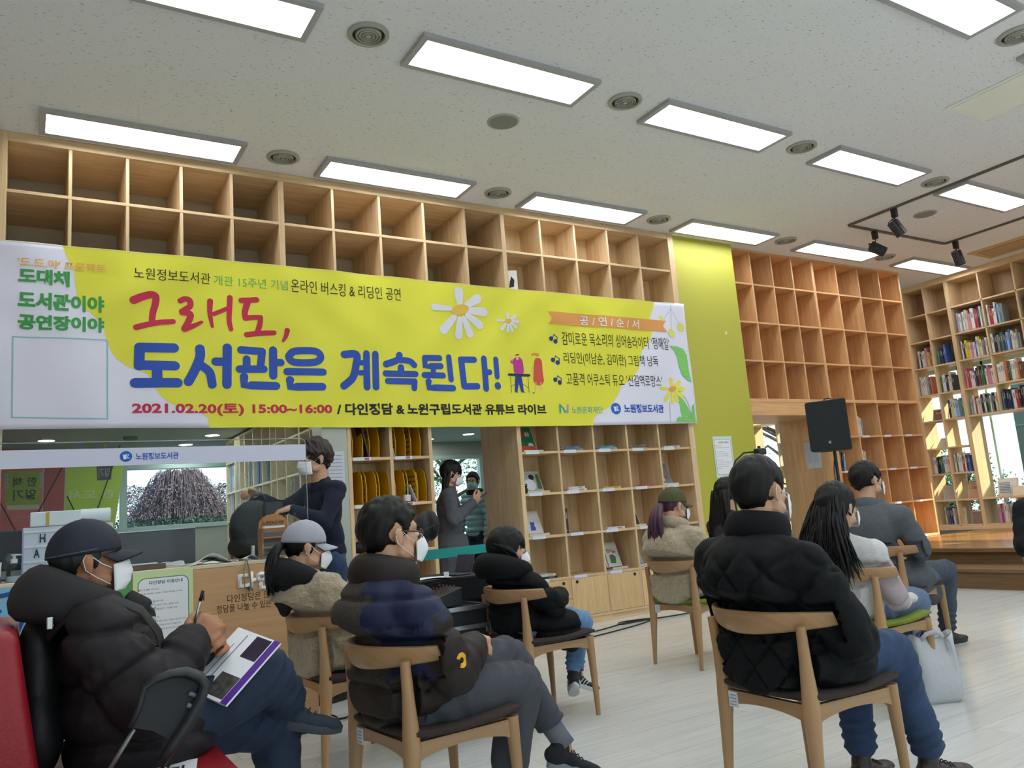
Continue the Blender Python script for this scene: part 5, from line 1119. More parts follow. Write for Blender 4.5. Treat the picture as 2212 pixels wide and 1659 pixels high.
# ---- red bench ----
red_l = mat('red leatherette', '#8e1420', .42, bscale=120, bamp=.12, nscale=5, namp=.05)
o = empty('bench', (.35, -3.85, 0), 0, 'red leatherette waiting seat with black armrest, under the navy cap man', 'bench')
MB().box((-.27, -.60, .40), (.27, .36, .50)).build('seat', red_l, o, smooth=True, bevel=.035, seg=4)
MB().add([(-.32, -.24, .47), (-.17, -.24, .47), (-.17, .36, .47), (-.32, .36, .47), (-.36, -.24, .90), (-.235, -.24, .90), (-.235, .36, .90), (-.36, .36, .90)], [(0,3,2,1),(4,5,6,7),(0,1,5,4),(1,2,6,5),(2,3,7,6),(3,0,4,7)]).build('backrest', red_l, o, smooth=True, bevel=.035, seg=4)
for x in (-.2, .2):
    for y in (-.5, .3): MB().tube([(x, y, 0), (x, y, .40)], .016, 10).build('leg', steel, o, smooth='a')
bkp = mat('charcoal plastic', '#22262a', .5, bscale=120, bamp=.06)
ay = -4.21+3.85
A_ = lambda u, v: (pp(u, v, 1, -4.21).x-.35, pp(u, v, 1, -4.21).z)
rim = [A_(*q) for q in ((345,1655),(378,1600),(408,1555),(432,1510),(442,1480),(430,1462),(400,1452),(368,1456),(335,1468),(312,1485),(300,1530),(282,1572))]
arm = MB(); arm.tube([(x, ay, z) for x, z in rim], [.012, .0135, .0135, .014, .015, .015, .014, .011, .009, .008, .007, .007], 12, flat=1.8, up=(0, 1, 0)); arm_o = arm.build('armrest', bkp, o, smooth=True)
pl_ = MB(); pl_.prism([A_(*q) for q in ((283,1572),(300,1530),(312,1485),(340,1468),(370,1460),(400,1458),(425,1468),(430,1490),(415,1530),(395,1570),(370,1600),(330,1580))], ay+.006, ay+.016); pl_.build('infill_panel', mat('dark mesh', '#1c2024', .6), arm_o)
for (a, b) in (((408,1497),(422,1502)), ((404,1522),(417,1528))): p, q = A_(*a), A_(*b); MB().tube([(p[0], ay-.002, p[1]), (q[0], ay-.002, q[1])], .006, 8).build('slot', mat('slot rim', '#6d747a', .4), arm_o, smooth=True)
p, q = A_(290, 1575), A_(233, 1668); MB().tube([(p[0], ay, p[1]), (q[0], ay, q[1])], .011, 8, flat=.5).build('support_bar', mat('grey steel bar', '#7c7f7e', .4, .6), o, smooth=True)
p, q = A_(432, 1525), A_(352, 1652); MB().tube([(p[0], ay-.004, p[1]), (q[0], ay-.004, q[1])], [.0125, .0165], 12).build('grip', black, o, smooth='a')
MB().tube([(-.34, -.60, .60), (-.30, -.56, .50), (-.26, -.52, .40), (-.23, -.50, 0)], .014, 10).build('frame_tube', mat('gloss black tube', '#0a0c0e', .15), o, smooth=True)
o = empty('notice', (.40, -4.10, .502), R(-12), 'white paper with black writing lying on the red seat', 'paper'); bx('sheet', (-.10, -.07, 0), (.12, .10, .0012), paper, o)
textfit('거리두기', lambda x, z: (x, z, .0018), -.07, -.02, .09, .05, 'lettering', mat('ink', '#14141a', .6), o, .03)
# magazine on knee
c = Vector((.655, -3.93, .715)); o = empty('magazine', c, 0, 'open magazine with purple cover resting on the navy cap man\'s raised knee', 'magazine')
_n = Vector((-.40, -.52, .76)).normalized(); _u = Vector((.72, .28, .56)); _u = (_u-_n*_u.dot(_n)).normalized(); _v = _n.cross(_u); M_ = Matrix((_u, _v, _n)).transposed().to_4x4()
mg = MB().box((-.115, -.085, -.004), (.115, .085, .004), M=M_); mg.build('pages', paper, o)
for nm, lo, hi, cm in (('purple_band', (-.115, -.0855, .0042), (.115, -.062, .0048), mat('magazine purple', '#5a2a9a', .3)), ('photo_night', (.03, -.058, .0042), (.108, .0, .0048), mat('night photo', '#2a1838', .3, nscale=30, namp=.5)), ('photo_hall', (-.105, -.06, .0042), (-.03, .01, .0048), mat('hall photo', '#4c4a48', .3, nscale=60, namp=.6)), ('text_block', (-.10, .03, .0042), (.10, .034, .0047), mat('grey print', '#8a90a0', .6)), ('text_block', (-.10, .05, .0042), (.06, .053, .0047), mat('grey print', '#8a90a0'))):
    MB().box(lo, hi, M=M_).build(nm, cm, o)
# ---- tote bag ----
o = empty('tote_bag', (4.06, -3.90, 0), R(-25), 'white cloth tote bag standing on the floor beside the quilted jacket man', 'bag'); tw = mat('white canvas', '#b9babd', .95, bscale=30, bamp=.35)
mb = MB(); n_ = 40; ly = [(a_*.82, b_*.80, c_*.9) for a_, b_, c_ in [(0, .13, .075), (.03, .16, .085), (.14, .165, .075), (.26, .155, .055), (.34, .150, .040), (.385, .145, .035), (.388, .139, .030), (.36, .138, .028), (.20, .14, .05), (.02, .12, .06)]]
for z, a, b in ly:
    for k in range(n_):
        t = 2*math.pi*k/n_; q = (abs(math.cos(t))**.6*math.copysign(1, math.cos(t)), abs(math.sin(t))**.6*math.copysign(1, math.sin(t))); w_ = .012*math.sin(t*5+z*9)*z/.4+.010*math.sin(t*3+z*22)
        mb.v.append((a*q[0]+w_+.06*z, b*q[1]+w_, z+(.018*math.sin(t*2+1) if z > .3 else 0)))
for j in range(len(ly)-1):
    for k in range(n_): mb.f.append((j*n_+k, j*n_+(k+1) % n_, (j+1)*n_+(k+1) % n_, (j+1)*n_+k)); mb.m.append(0)
mb.f.append(tuple(reversed(range(n_)))); mb.m.append(0); mb.build('bag_body', tw, o, smooth=True)
for s in (-1, 1): MB().tube([(-.05, s*.030, .305), (-.03, s*.05, .335), (.02, s*.055, .345), (.05, s*.045, .33), (.07, s*.03, .305)], .013, 6, flat=.2, up=(0, s, .3)).build('handle', tw, o, smooth=True)
# ---- counter ----
mp = wood('maple counter', '#c79e72', 'x', brick=False, dark=.93, rough=.45, rnd=.01)
CT = empty('counter', (0, -1.836, 0), 0, 'maple reception counter with white raised lettering on its front', 'counter')
bx('front_panel', (-1.5, 0, 0), (1.56, .03, .925), mp, CT, .002); bx('side_panel', (1.53, .031, 0), (1.56, .62, .925), mp, CT, .002); bx('worktop', (-1.5, 0, .926), (1.565, .62, .947), mat('counter top edge', '#d9c7ae', .4), CT, .003); bx('inner_shelf', (-1.5, .031, .60), (1.529, .60, .62), mp, CT)
def cf(lift): return lambda x, z: (x, -lift, z)
def cq(u, v): p = pp(u, v, 1, -1.84); return p.x, p.z
a, b = cq(514, 1279), cq(550, 1237); W_ = (b[0]-a[0])*1.0; hh = .105
t3 = textfit('다인정담', cf(.004), a[0], a[1]-.003, a[0]+.395, a[1]+.103, 'sign_letters', mat('white sign', '#e8e8e8', .4), CT, .05); md = t3.modifiers.new('s', 'SOLIDIFY'); md.thickness = .012; md.offset = 0
pr_k = mat('dark brown print', '#4a3a2c', .6)
a, b = cq(491, 1303), cq(598, 1283); textfit('다인정담은 많은 사람들이', cf(.001), a[0], a[1], a[0]+.42, a[1]+.042, 'lettering', pr_k, CT, .008)
a = cq(468, 1326); textfit('정담을 나눌 수 있는 지식문화공간', cf(.001), a[0], a[1], a[0]+.50, a[1]+.042, 'lettering', pr_k, CT, .008)
def poster(name, x0, x1, z0, z1, lab_, par_y=-1.838, bgc='#cfe0a8'):
    o = empty(name, (x0, par_y, z0), 0, lab_, 'poster'); w, h = x1-x0, z1-z0
    bx('sheet', (0, -.003, 0), (w, -.001, h), mat('poster bg'+bgc, bgc, .5), o); return o, w, h
def rrect(mb, x0, z0, x1, z1, r, y):
    pts = []
    for cx, cz, a0 in ((x1-r, z1-r, 0), (x0+r, z1-r, 90), (x0+r, z0+r, 180), (x1-r, z0+r, 270)):
        for k in range(6): t = math.radians(a0+18*k); pts.append((cx+r*math.cos(t), cz+r*math.sin(t)))
    mb.add([(p[0], y, p[1]) for p in pts], [tuple(range(len(pts)))]); return mb
def infoposter(o, w, h, k=1.0):
    rrect(MB(), .022*k, .035*k, w-.022*k, h-.035*k, .035*k, -.0034).build('rounded_border', mat('poster border', '#4f7d62', .5), o); rrect(MB(), .026*k, .039*k, w-.026*k, h-.039*k, .032*k, -.0038).build('white_field', paper, o)
    ink, pur, rd = mat('slate ink', '#3c4a66', .6), mat('violet ink', '#7a4a8c', .6), mat('red ink', '#c23a4a', .6); f = lambda x, z: (x, -.0042, z)
    textfit('다인정담 이용안내', f, w*.26, h*.83, w*.82, h*.875, 'lettering', ink, o, .02)
    y = .76
    for s_, c_, wd in (('이용시간', pur, .30), ('평일 09:00~18:00  주말 09:00~17:00', ink, .68), ('', None, 0), ('자료이용안내', pur, .36), ('신문 · 잡지 · 프로그램  열람가능', ink, .62), ('일반도서 · 이월잡지  대출가능', ink, .60), ('', None, 0), ('지켜주세요', pur, .30), ('다인정담은 소통과 쉼이 있는 이용자 중심의 공간', ink, .74), ('머무신 자리 뒤 정리해 주시기 바랍니다', ink, .66), ('서가 도서는 읽고 제자리에 꽂아주시기', ink, .62), ('바랍니다', ink, .2)):
        if s_: textfit(s_, f, w*.13, h*y, w*(.13+wd), h*(y+.022), 'lettering', c_, o)
        y -= .050
    for i, (yy, c_) in enumerate(((.76, '#d98c5a'), (.61, '#cfe0a8'), (.41, '#a8c83c'))): MB().box((w*.09, -.0046, h*yy), (w*.12, -.0042, h*(yy+.025))).build('icon', mat('icon'+c_, c_, .6), o)
o, w, h = poster('poster', .615, .905, .535, .942, 'pale green information poster on the counter front beside the maple panel'); infoposter(o, w, h)
o, w, h = poster('poster', .52, .61, .55, .935, 'plain green board strip on the counter front behind the seated man', bgc='#4f9a4a'); 
o, w, h = poster('poster', -.25, .235, .50, .928, 'blue poster with yellow star and navy stripes at the far left of the counter', bgc='#79b4d6')
nvp = mat('poster navy', '#1e3f8c', .5); mb = MB(); mb.tube([(.20, -.005, .38), (.36, -.005, .40), (.42, -.005, .36), (.36, -.005, .20), (.26, -.005, .0)], .012, 6, flat=.15, up=(0, 1, 0)); mb.build('curved_outline', nvp, o)
for k in range(6): MB().tube([(.22-.012*k, -.005, .33-.045*k), (.30-.012*k, -.005, .32-.045*k)], .008, 6, flat=.15, up=(0, 1, 0)).build('stripe', nvp, o)
for k in range(4): MB().tube([(.40, -.005, .26-.05*k), (.46, -.005, .26-.05*k)], .008, 6, flat=.15, up=(0, 1, 0)).build('stripe', nvp, o)
st_ = [(.27+(.035 if k % 2 == 0 else .016)*math.sin(k*math.pi/5), .365+(.035 if k % 2 == 0 else .016)*math.cos(k*math.pi/5)) for k in range(10)]; MB().add([(x, -.0045, z) for x, z in st_], [tuple(range(10))]).build('star', mat('poster star', '#e0b43a', .5), o)
# acrylic screen
acr = glassmat('clear acrylic', (.93, .96, .97)); o = empty('counter_screen', (0, -1.80, .948), 0, 'clear acrylic screen with white library-name band standing on the counter', 'screen')
mb = MB(); mb.prism([(-1.3, 0), (1.545, 0), (1.545, .645), (1.54, .665), (1.52, .675), (-1.3, .675)], -.0025, .0025); mb.build('sheet', acr, o)
edge = mat('acrylic edge', '#a9b4bc', .2, spec=.6, alpha=.55); MB().tube([(1.545, 0, 0), (1.545, 0, .645), (1.54, 0, .665), (1.52, 0, .675), (-1.3, 0, .675)], .0025, 6).build('edge', edge, o)
bx('white_band', (-1.3, -.0045, .548), (1.544, -.003, .640), mat('band vinyl', '#c9cbe0', .4), o)
def sq(u, v): p = pp(u, v, 1, -1.8045); return p.x, p.z-.948
a, b = sq(293, 992), sq(386, 977); textfit('노원정보도서관', lambda x, z: (x, -.0055, z), a[0], a[1]-.004, b[0], b[1]+.002, 'lettering', mat('library blue', '#1f55b8', .5), o, .03)
c_ = sq(272, 986); 
def _sp(pts, c, l, nm): MB().add([(x, -.0055-l, z) for x, z in pts], [tuple(range(len(pts)))]).build(nm, mat('print '+c, c, .55), o)
booklogo(c_[0], c_[1], .030, _sp)
bx('foot', (1.25, -.05, -.0005), (1.40, .06, .006), acr, o); MB().tube([(.13, -.005, 0), (.13, -.005, .24)], .004, 6).build('joint_strip', mat('lilac edge', '#8f8fb8', .3), o)
for u, nm in ((568, 0), (640, 1)):
    x = cq(u, 1200)[0]; MB().prism([(-.12, .0), (.0, .0), (-.02, .30), (-.035, .30)], x-.003, x+.003, ax=0).build('fin', acr, o); 
# lightbox etc on the counter
o = empty('letter_board', (.32, -1.62, .947), R(-3), 'white light box with black letters on rails behind the clear screen', 'letter board'); bx('box', (-.19, -.03, .0), (.22, .03, .262), mat('light box white', '#d4d6e4', .4), o, .004)
for z in (.02, .09, .165, .24): bx('rail', (-.192, -.036, z-.006), (.222, -.031, z+.006), white, o)
f = lambda x, z: (x, -.0375, z)
for s_, x, z in (('H', -.115, .182), ('A', -.14, .108), ('A', .0, .108), ('P', .08, .182), ('D', -.03, .035), ('Y', .06, .035), ('N', .09, .108)): textfit(s_, f, x, z, x+.026, z+.044, 'lettering', mat('ink', '#14141a'), o, .02)
o = empty('tissue_box', (.33, -1.60, 1.21), 0, 'white box with a yellow side on top of the letter board', 'box'); bx('carton', (-.17, -.05, .001), (.06, .05, .075), white, o, .004); bx('yellow_side', (-.10, -.053, .002), (-.085, -.0505, .072), mat('box yellow', '#c9a52c', .5), o); MB().tube([(.06, 0, .045), (.20, 0, .045)], .035, 18).build('paper_roll', paper, o, smooth='a')
o = empty('sanitizer_bottle', (.095, -1.745, .947), 0, 'clear pump bottle of hand gel at the far left of the counter', 'bottle'); MB().lathe([(.035, 0), (.036, .01), (.036, .075), (.028, .088), (.013, .092), (.013, .10)], n=20).build('bottle', glassmat('bottle plastic', (.82, .86, .9)), o, smooth='a')
MB().lathe([(.033, .003), (.033, .030)], n=20).build('gel', mat('gel', '#c9cdd6', .2), o, smooth='a'); MB().lathe([(.015, .092), (.015, .112), (.006, .113), (.006, .128), (.014, .129), (.014, .136)], n=14).build('pump', white, o, smooth='a'); MB().tube([(0, 0, .132), (.030, -.01, .130)], .004, 6).build('nozzle', white, o)
o = empty('cream_tube', (.02, -1.74, .947), 0, 'white and blue tube standing left of the pump bottle', 'tube'); MB().lathe([(.022, 0), (.022, .03), (.020, .031)], n=16).build('cap', mat('tube blue', '#2c4a8c', .4), o, smooth='a'); MB().add([(-.02, -.018, .031), (.02, -.018, .031), (.02, .018, .031), (-.02, .018, .031), (-.024, -.003, .10), (.024, -.003, .10), (.024, .003, .10), (-.024, .003, .10)], [(0,3,2,1),(4,5,6,7),(0,1,5,4),(1,2,6,5),(2,3,7,6),(3,0,4,7)]).build('tube', white, o)
o = empty('monitor', (.06, -1.35, .947), 0, 'black computer monitor behind the pump bottle at far left', 'monitor'); bx('screen', (-.25, -.02, .05), (.10, .02, .26), black, o, .006); MB().tube([(-.05, 0, .002), (-.05, 0, .06)], .02, 10).build('stand', black, o); bx('base', (-.13, -.06, 0), (.03, .06, .008), black, o)
o = empty('webcam', (.07, -1.42, .947), 0, 'round dark desk camera in front of the black monitor', 'camera'); MB().ball((0, 0, .10), .042, 14, 10).build('head', mat('dark grey shell', '#30363c', .4), o, smooth=True); MB().tube([(0, 0, .0), (0, 0, .07)], .010, 8).build('neck', black, o); MB().lathe([(.03, 0), (.03, .006)], n=16).build('base', black, o); MB().lathe([(.012, 0), (.012, .004)], (.0, -.043, .11), 12, M=Matrix.Rotation(math.pi/2, 3, 'X')).build('lens', mat('lens teal', '#3c5a58', .2), o)
o = empty('desk_screen', (.80, -1.25, .948), 0, 'dark grey low partition panel on the counter behind the papers', 'partition'); bx('panel', (-.38, -.012, 0), (.22, .012, .205), mat('slate partition', '#53565c', .8, bscale=120, bamp=.1), o, .004); bx('top_trim', (-.38, -.014, .206), (.22, .014, .212), steel, o)
o = empty('document_tray', (.69, -1.74, .947), 0, 'shallow brown wooden tray with white paper on the counter', 'tray'); bx('tray', (-.10, -.05, 0), (.09, .06, .028), mat('tray wood', '#6f5236', .5), o, .003); bx('sheet', (-.09, -.05, .029), (.05, .05, .034), paper, o)
o = empty('clear_cable', (.80, -1.76, .948), 0, 'coil of white cable lying on the counter', 'cable'); [MB().tube([(.055*math.cos(t)+.02, .022*math.sin(t)+.008*k, .012+.006*k+.004*math.sin(t*2)) for t in [j*math.pi/8 for j in range(17)]], .0035, 6).build('loop', white, o, smooth=True) for k in range(3)]
def sheet(x, y, w, h, rz, lab_, col=None, curl=.02, z=.948, n=1, nm='paper'):
    o = empty(nm, (x, y, z), R(rz), lab_, 'paper'); mb = MB()
    for j in range(9):
        u = j/8; mb.v += [(-w/2+w*u, -h/2, curl*math.sin(u*math.pi)**2+.001), (-w/2+w*u, h/2, curl*.4*math.sin(u*math.pi)**2+.001)]
    mb.f = [(2*j, 2*j+2, 2*j+3, 2*j+1) for j in range(8)]; mb.m = [0]*8; q = mb.build('sheet', col or paper, o, smooth=True); q.modifiers.new('s', 'SOLIDIFY').thickness = .0015; return o
sheet(1.0, -1.755, .24, .14, 8, 'curled white papers on the counter top above the poster', curl=.055); sheet(1.05, -1.70, .20, .13, -6, 'navy covered booklet beneath the curled papers', mat('navy cover', '#232a48', .4), .03, z=.950, nm='booklet'); sheet(1.22, -1.72, .12, .09, 14, 'small stack of white slips beside the glass stamp', curl=.03)
o = empty('lanyard', (1.18, -1.842, .95), 0, 'beige strap looped over the front edge of the counter', 'lanyard'); MB().tube([(-.02, .08, .004), (-.01, .02, .006), (-.005, -.004, 0), (-.015, -.008, -.08), (-.01, -.008, -.15), (.01, -.008, -.165), (.022, -.008, -.13), (.015, -.008, -.05), (.005, -.004, .001), (.0, .05, .005)], .006, 6, flat=.3, up=(0, 1, 0)).build('strap', mat('khaki strap', '#8f8c6a', .9), o, smooth=True)
o = empty('stamp', (1.24, -1.75, .948), 0, 'small chrome-topped glass stamp on the counter', 'stamp'); MB().lathe([(.030, 0), (.030, .022), (.020, .026)], n=16).build('base', glassmat('bottle plastic'), o, smooth='a'); MB().lathe([(.011, .027), (.011, .075), (.009, .078)], n=14).build('handle', steel, o, smooth='a')
# brochure rack
o = empty('brochure_rack', (1.395, -1.66, .947), 0, 'small orange wooden brochure rack with arched top on the counter', 'rack'); ow = wood('orange rack', '#b8783a', 'x', brick=False)
pts = [(-.085, 0), (.085, 0), (.085, .19)]+[(.085*math.cos(t), .19+.062*math.sin(t)) for t in [k*math.pi/10 for k in range(1, 10)]]+[(-.085, .19)]; MB().prism(pts, .05, .06).build('back_board', ow, o)
for z in (.0, .055, .11): bx('tier', (-.085, -.05, z), (.085, .05, z+.010), ow, o, .002); bx('leaflets', (-.078, -.02, z+.011), (.078, .02, z+.036), mat('grey leaflets', '#5a5f66', .6), o)
for s in (-1, 1): bx('cheek', (s*.088-.004, -.05, 0), (s*.088+.004, .049, .17), ow, o)
textfit('노원정보도서관', lambda x, z: (x, .0485, z), -.062, .19, .062, .212, 'lettering', mat('rack print', '#3a2614', .6), o, .03); bx('white_strip', (-.065, .046, .170), (.065, .0495, .182), paper, o)
# ---- notices on green wall / jamb ----
o = empty('poster', (6.93, .027, .92), 0, 'pale mint information poster on the lime green panel', 'poster'); a = pp(1538, 943, 1, .027); b = pp(1592, 1030, 1, .027); o.location = (a.x, .028, b.z); w, h = b.x-a.x-.02, a.z-b.z; bx('sheet', (0, -.003, 0), (w, -.001, h), mat('poster mint', '#cfe3da', .5), o); infoposter(o, w, h, .9)
o = empty('tape_mark', (7.02, .0275, 2.72), 0, 'small torn bit of clear tape on the lime green panel', 'tape'); p = pp(1568, 718, 1, .0275); o.location = p; MB().add([(-.02, -.001, 0), (.0, -.004, .012), (.022, -.001, .005), (.015, -.003, -.02), (-.005, -.001, -.03)], [(0, 1, 2, 3, 4)]).build('tape', mat('tape white', '#dfe6c9', .3), o)
o = empty('notice', (8.962, .42, 1.35), R(-90), 'white printed list taped to the wooden doorway jamb behind the speaker', 'notice'); p = pp(1757, 985, 0, 8.96); o.location = (8.962, p.y, p.z-.16); bx('sheet', (-.115, -.003, 0), (.115, -.001, .34), mat('notice paper', '#c9cbd4', .6), o)
gp_ = mat('grey print', '#8a90a0')
for i in range(18): bx('text_block', (-.095, -.0038, .30-.013*i), (-.03+.01*(i % 3), -.0030, .303-.013*i), gp_, o); bx('text_block', (.0, -.0038, .30-.013*i), (.07+.01*(i % 2), -.0030, .303-.013*i), gp_, o)
# ---- loudspeaker on stand ----
c = CP+(CF+CR*((1795-1106)/FPX)-CU*((920-829.5)/FPX))*8.55; SPX = c
o = empty('speaker_stand', (c.x, c.y, 0), 0, 'black tripod stand holding up the loudspeaker', 'stand'); MB().tube([(0, 0, .12), (0, 0, c.z-.27)], .018, 10).build('pole', black, o, smooth='a')
for k in range(3): t = 2*math.pi*k/3+.3; MB().tube([(0, 0, .62), (.45*math.cos(t), .45*math.sin(t), .012)], .012, 8).build('leg', black, o, smooth='a'); MB().tube([(0, 0, .25), (.27*math.cos(t), .27*math.sin(t), .27)], .007, 6).build('brace', black, o)
MB().tube([(.03, .02, c.z-.27), (-.05, .0, c.z-.45), (-.02, .03, .9), (.02, .02, .5)], .006, 6).build('cable', black, o, smooth=True)
o = empty('loudspeaker', (c.x, c.y, c.z-.265), R(-64), 'black trapezoid loudspeaker on a stand in front of the doorway jamb', 'speaker'); gm = mat('speaker grille', '#10191c', .75, bscale=300, bamp=.2)
MB().prism([(-.20, -.16), (.20, -.16), (.15, .17), (-.15, .17)], 0, .53, ax=2).build('cabinet', mat('speaker cabinet', '#1a1c20', .6, bscale=150, bamp=.1), o, bevel=.008)
MB().prism([(.165, -.155), (.205, -.15), (.205, -.165), (-.205, -.165), (-.205, -.15)], .01, .52, ax=2).build('grille', gm, o); bx('badge', (-.012, -.170, .07), (.012, -.1655, .10), steel, o); MB().tube([(-.05, 0, .525), (-.03, 0, .56), (.03, 0, .56), (.05, 0, .525)], .006, 8).build('handle', black, o, smooth=True)
# ---- gooseneck with clip ----
g0 = Vector((3.9, -2.88, 0)); o = empty('gooseneck_stand', g0, 0, 'thin black gooseneck stand with a clip, rising beside the quilted man\'s head', 'stand'); MB().lathe([(.11, 0), (.11, .015), (.02, .03), (.012, .04)], n=24).build('base', black, o, smooth='a'); MB().tube([(0, 0, .03), (0, 0, 1.0), (-.01, .0, 1.12), (-.012, 0, 1.22), (.02, -.02, 1.31), (.07, -.05, 1.355), (.13, -.09, 1.355)], .006, 8).build('neck', black, o, smooth=True)
MB().box((.12, -.13, 1.335), (.19, -.08, 1.375)).build('clip', black, o, bevel=.006); MB().tube([(.155, -.10, 1.375), (.155, -.10, 1.39)], .010, 8).build('knob', black, o)
# ---- equipment ----
o = empty('equipment_table', (2.22, -1.98, 0), 0, 'small black-topped table carrying a laptop and papers', 'table'); bx('tabletop', (-.22, -.20, .735), (.32, .20, .755), black, o, .004)
for x in (-.2, .30):
    for y in (-.18, .18): MB().tube([(x, y, 0), (x, y, .735)], .012, 8).build('leg', black, o)
bx('skirt', (-.21, -.198, .62), (.30, -.190, .734), mat('black cloth', '#0c0d10', .95), o)
o = empty('laptop', (2.36, -2.04, .756), R(-78), 'open dark laptop on the black table with a sheet against its screen', 'laptop'); o.scale = (.62, .62, .62); bx('base', (-.13, -.09, 0), (.13, .09, .014), mat('laptop grey', '#3a3f46', .35), o, .003)
m = MB().box((-.13, -.004, 0), (.13, .004, .18)); q = m.build('screen', mat('laptop grey', '#3a3f46'), o, bevel=.003); q.location = (0, .092, .012); q.rotation_euler = (R(-18), 0, 0); q = bx('display', (-.12, -.0055, .01), (.12, -.0045, .17), mat('violet display', '#4a4250', .2), o); q.location = (0, .092, .012); q.rotation_euler = (R(-18), 0, 0)
sheet(2.17, -2.10, .21, .15, -15, 'white sheet on the black equipment table', curl=.006, z=.757); o = empty('small_cup', (2.235, -2.165, .757), 0, 'tiny white cup at the front of the black table', 'cup'); MB().lathe([(.013, 0), (.016, .03), (.014, .029), (.011, .003)], n=14).build('cup', white, o, smooth='a')
o = empty('flight_case', (2.13, -2.27, 0), 0, 'black flight case with silver metal edges below the audio mixer', 'case'); bx('case_body', (-.20, -.16, .02), (.21, .16, .60), mat('case laminate', '#121418', .5), o, .004)
alu = mat('aluminium edge', '#a9adb2', .3, .9)
for z in (.60, .50, .42, .03):
    for y in (-.165, .165): MB().box((-.205, y-.006, z-.012), (.215, y+.006, z+.012)).build('edge_rail', alu, o, bevel=.002)
    for x in (-.205, .215): MB().box((x-.006, -.165, z-.012), (x+.006, .165, z+.012)).build('edge_rail', alu, o, bevel=.002)
for x in (-.2, .21):
    for y in (-.163, .163): MB().box((x-.015, y-.008, .46), (x+.012, y+.008, .50)).build('latch', alu, o, bevel=.003)
for x in (-.17, .18):
    for y in (-.13, .13): MB().ball((x, y, .012), .012, 10, 6).build('foot', black, o)
o = empty('audio_mixer', (2.08, -2.27, .614), R(0), 'black sloping audio mixer sitting on the flight case', 'mixer'); MB().prism([(-.13, 0), (.13, 0), (.13, .10), (-.13, .03)], -.13, .13, ax=1).build('chassis', mat('mixer grey', '#24272b', .5), o, bevel=.004)
for i in range(6):
    for j in range(5): x = -.10+.04*i; MB().lathe([(.006, 0), (.005, .012)], (x, -.09+.045*j, .036+.07*(x+.13)/.26), 8).build('knob', mat('knob grey', '#b5b8bc' if (i+j) % 3 else '#6d3a34', .4), o)
o = empty('equipment_case', (2.66, -1.86, 0), 0, 'tall black cloth-covered case behind the child', 'case'); MB().box((-.09, -.17, .0), (.10, .17, .80)).build('cover', mat('black cloth', '#0c0d10'), o, bevel=.02, seg=3); bx('paper_top', (-.06, -.12, .801), (.06, .06, .806), paper, o)
o = empty('rucksack', (2.36, -2.60+.28, 0), R(-10), 'dark grey rucksack leaning behind the child\'s chair', 'bag'); pr = PR(); pr.E((0, 0, .22), (.09, .11, .20)); pr.E((.01, 0, .12), (.10, .12, .12)); me = pr.fuse(.010, 3); link('bag_body', cloth(me, mat('graphite nylon', '#33383f', .8, bscale=90, bamp=.15), .004, 18), o); o.location = (2.60, -2.12, 0); MB().tube([(-.09, -.05, .34), (-.115, -.06, .22), (-.10, -.06, .10)], .014, 6, flat=.4).build('strap', mat('grey strap', '#3c4046'), o, smooth=True)
o = empty('usb_cable', (2.15, -2.49, 0), 0, 'thin white cable hanging from the flight case', 'cable'); MB().tube([(.0, .02, .45), (-.05, -.02, .42), (-.06, -.03, .36), (-.03, -.03, .28), (-.02, -.03, .24)], .004, 6).build('cord', white, o, smooth=True); MB().box((.02, -.035, .30), (.06, -.02, .315)).build('plug', white, o, bevel=.003)
# queue barrier
o = empty('queue_barrier', (2.27, -1.62, 0), 0, 'white barrier post with a stretched teal belt', 'barrier'); MB().tube([(0, 0, .02), (0, 0, .93)], .026, 16).build('post', mat('barrier post', '#b9bdbf', .35), o, smooth='a'); MB().lathe([(.15, 0), (.15, .012), (.03, .03)], n=28).build('base', mat('barrier post', '#b9bdbf'), o, smooth='a')
m = MB(); m.add([(.02, -.001, .835), (.95, .22, .845), (.95, .22, .90), (.02, -.001, .90), (.02, .001, .835), (.95, .222, .845), (.95, .222, .90), (.02, .001, .90)], [(0,1,2,3),(7,6,5,4),(0,4,5,1),(3,2,6,7),(0,3,7,4),(1,5,6,2)]); m.build('belt', mat('teal belt', '#0c8f88', .6), o)
# black oval thing
o = empty('carry_case', (2.33, -1.655, .93), 0, 'rounded black soft case behind the glasses of the puffer jacket man', 'case'); pr = PR(); pr.E((.0, 0, .10), (.06, .09, .13), (0, .35, 0)); pr.E((.05, -.03, .13), (.05, .08, .10)); me = pr.fuse(.008, 3); link('case_body', cloth(me, mat('black nylon', '#0d0f12'), .002, 20), o); MB().tube([(-.03, -.09, .10), (.03, -.105, .125), (.08, -.10, .135)], .0025, 6).build('piping', mat('grey strap', '#3c4046'), o)
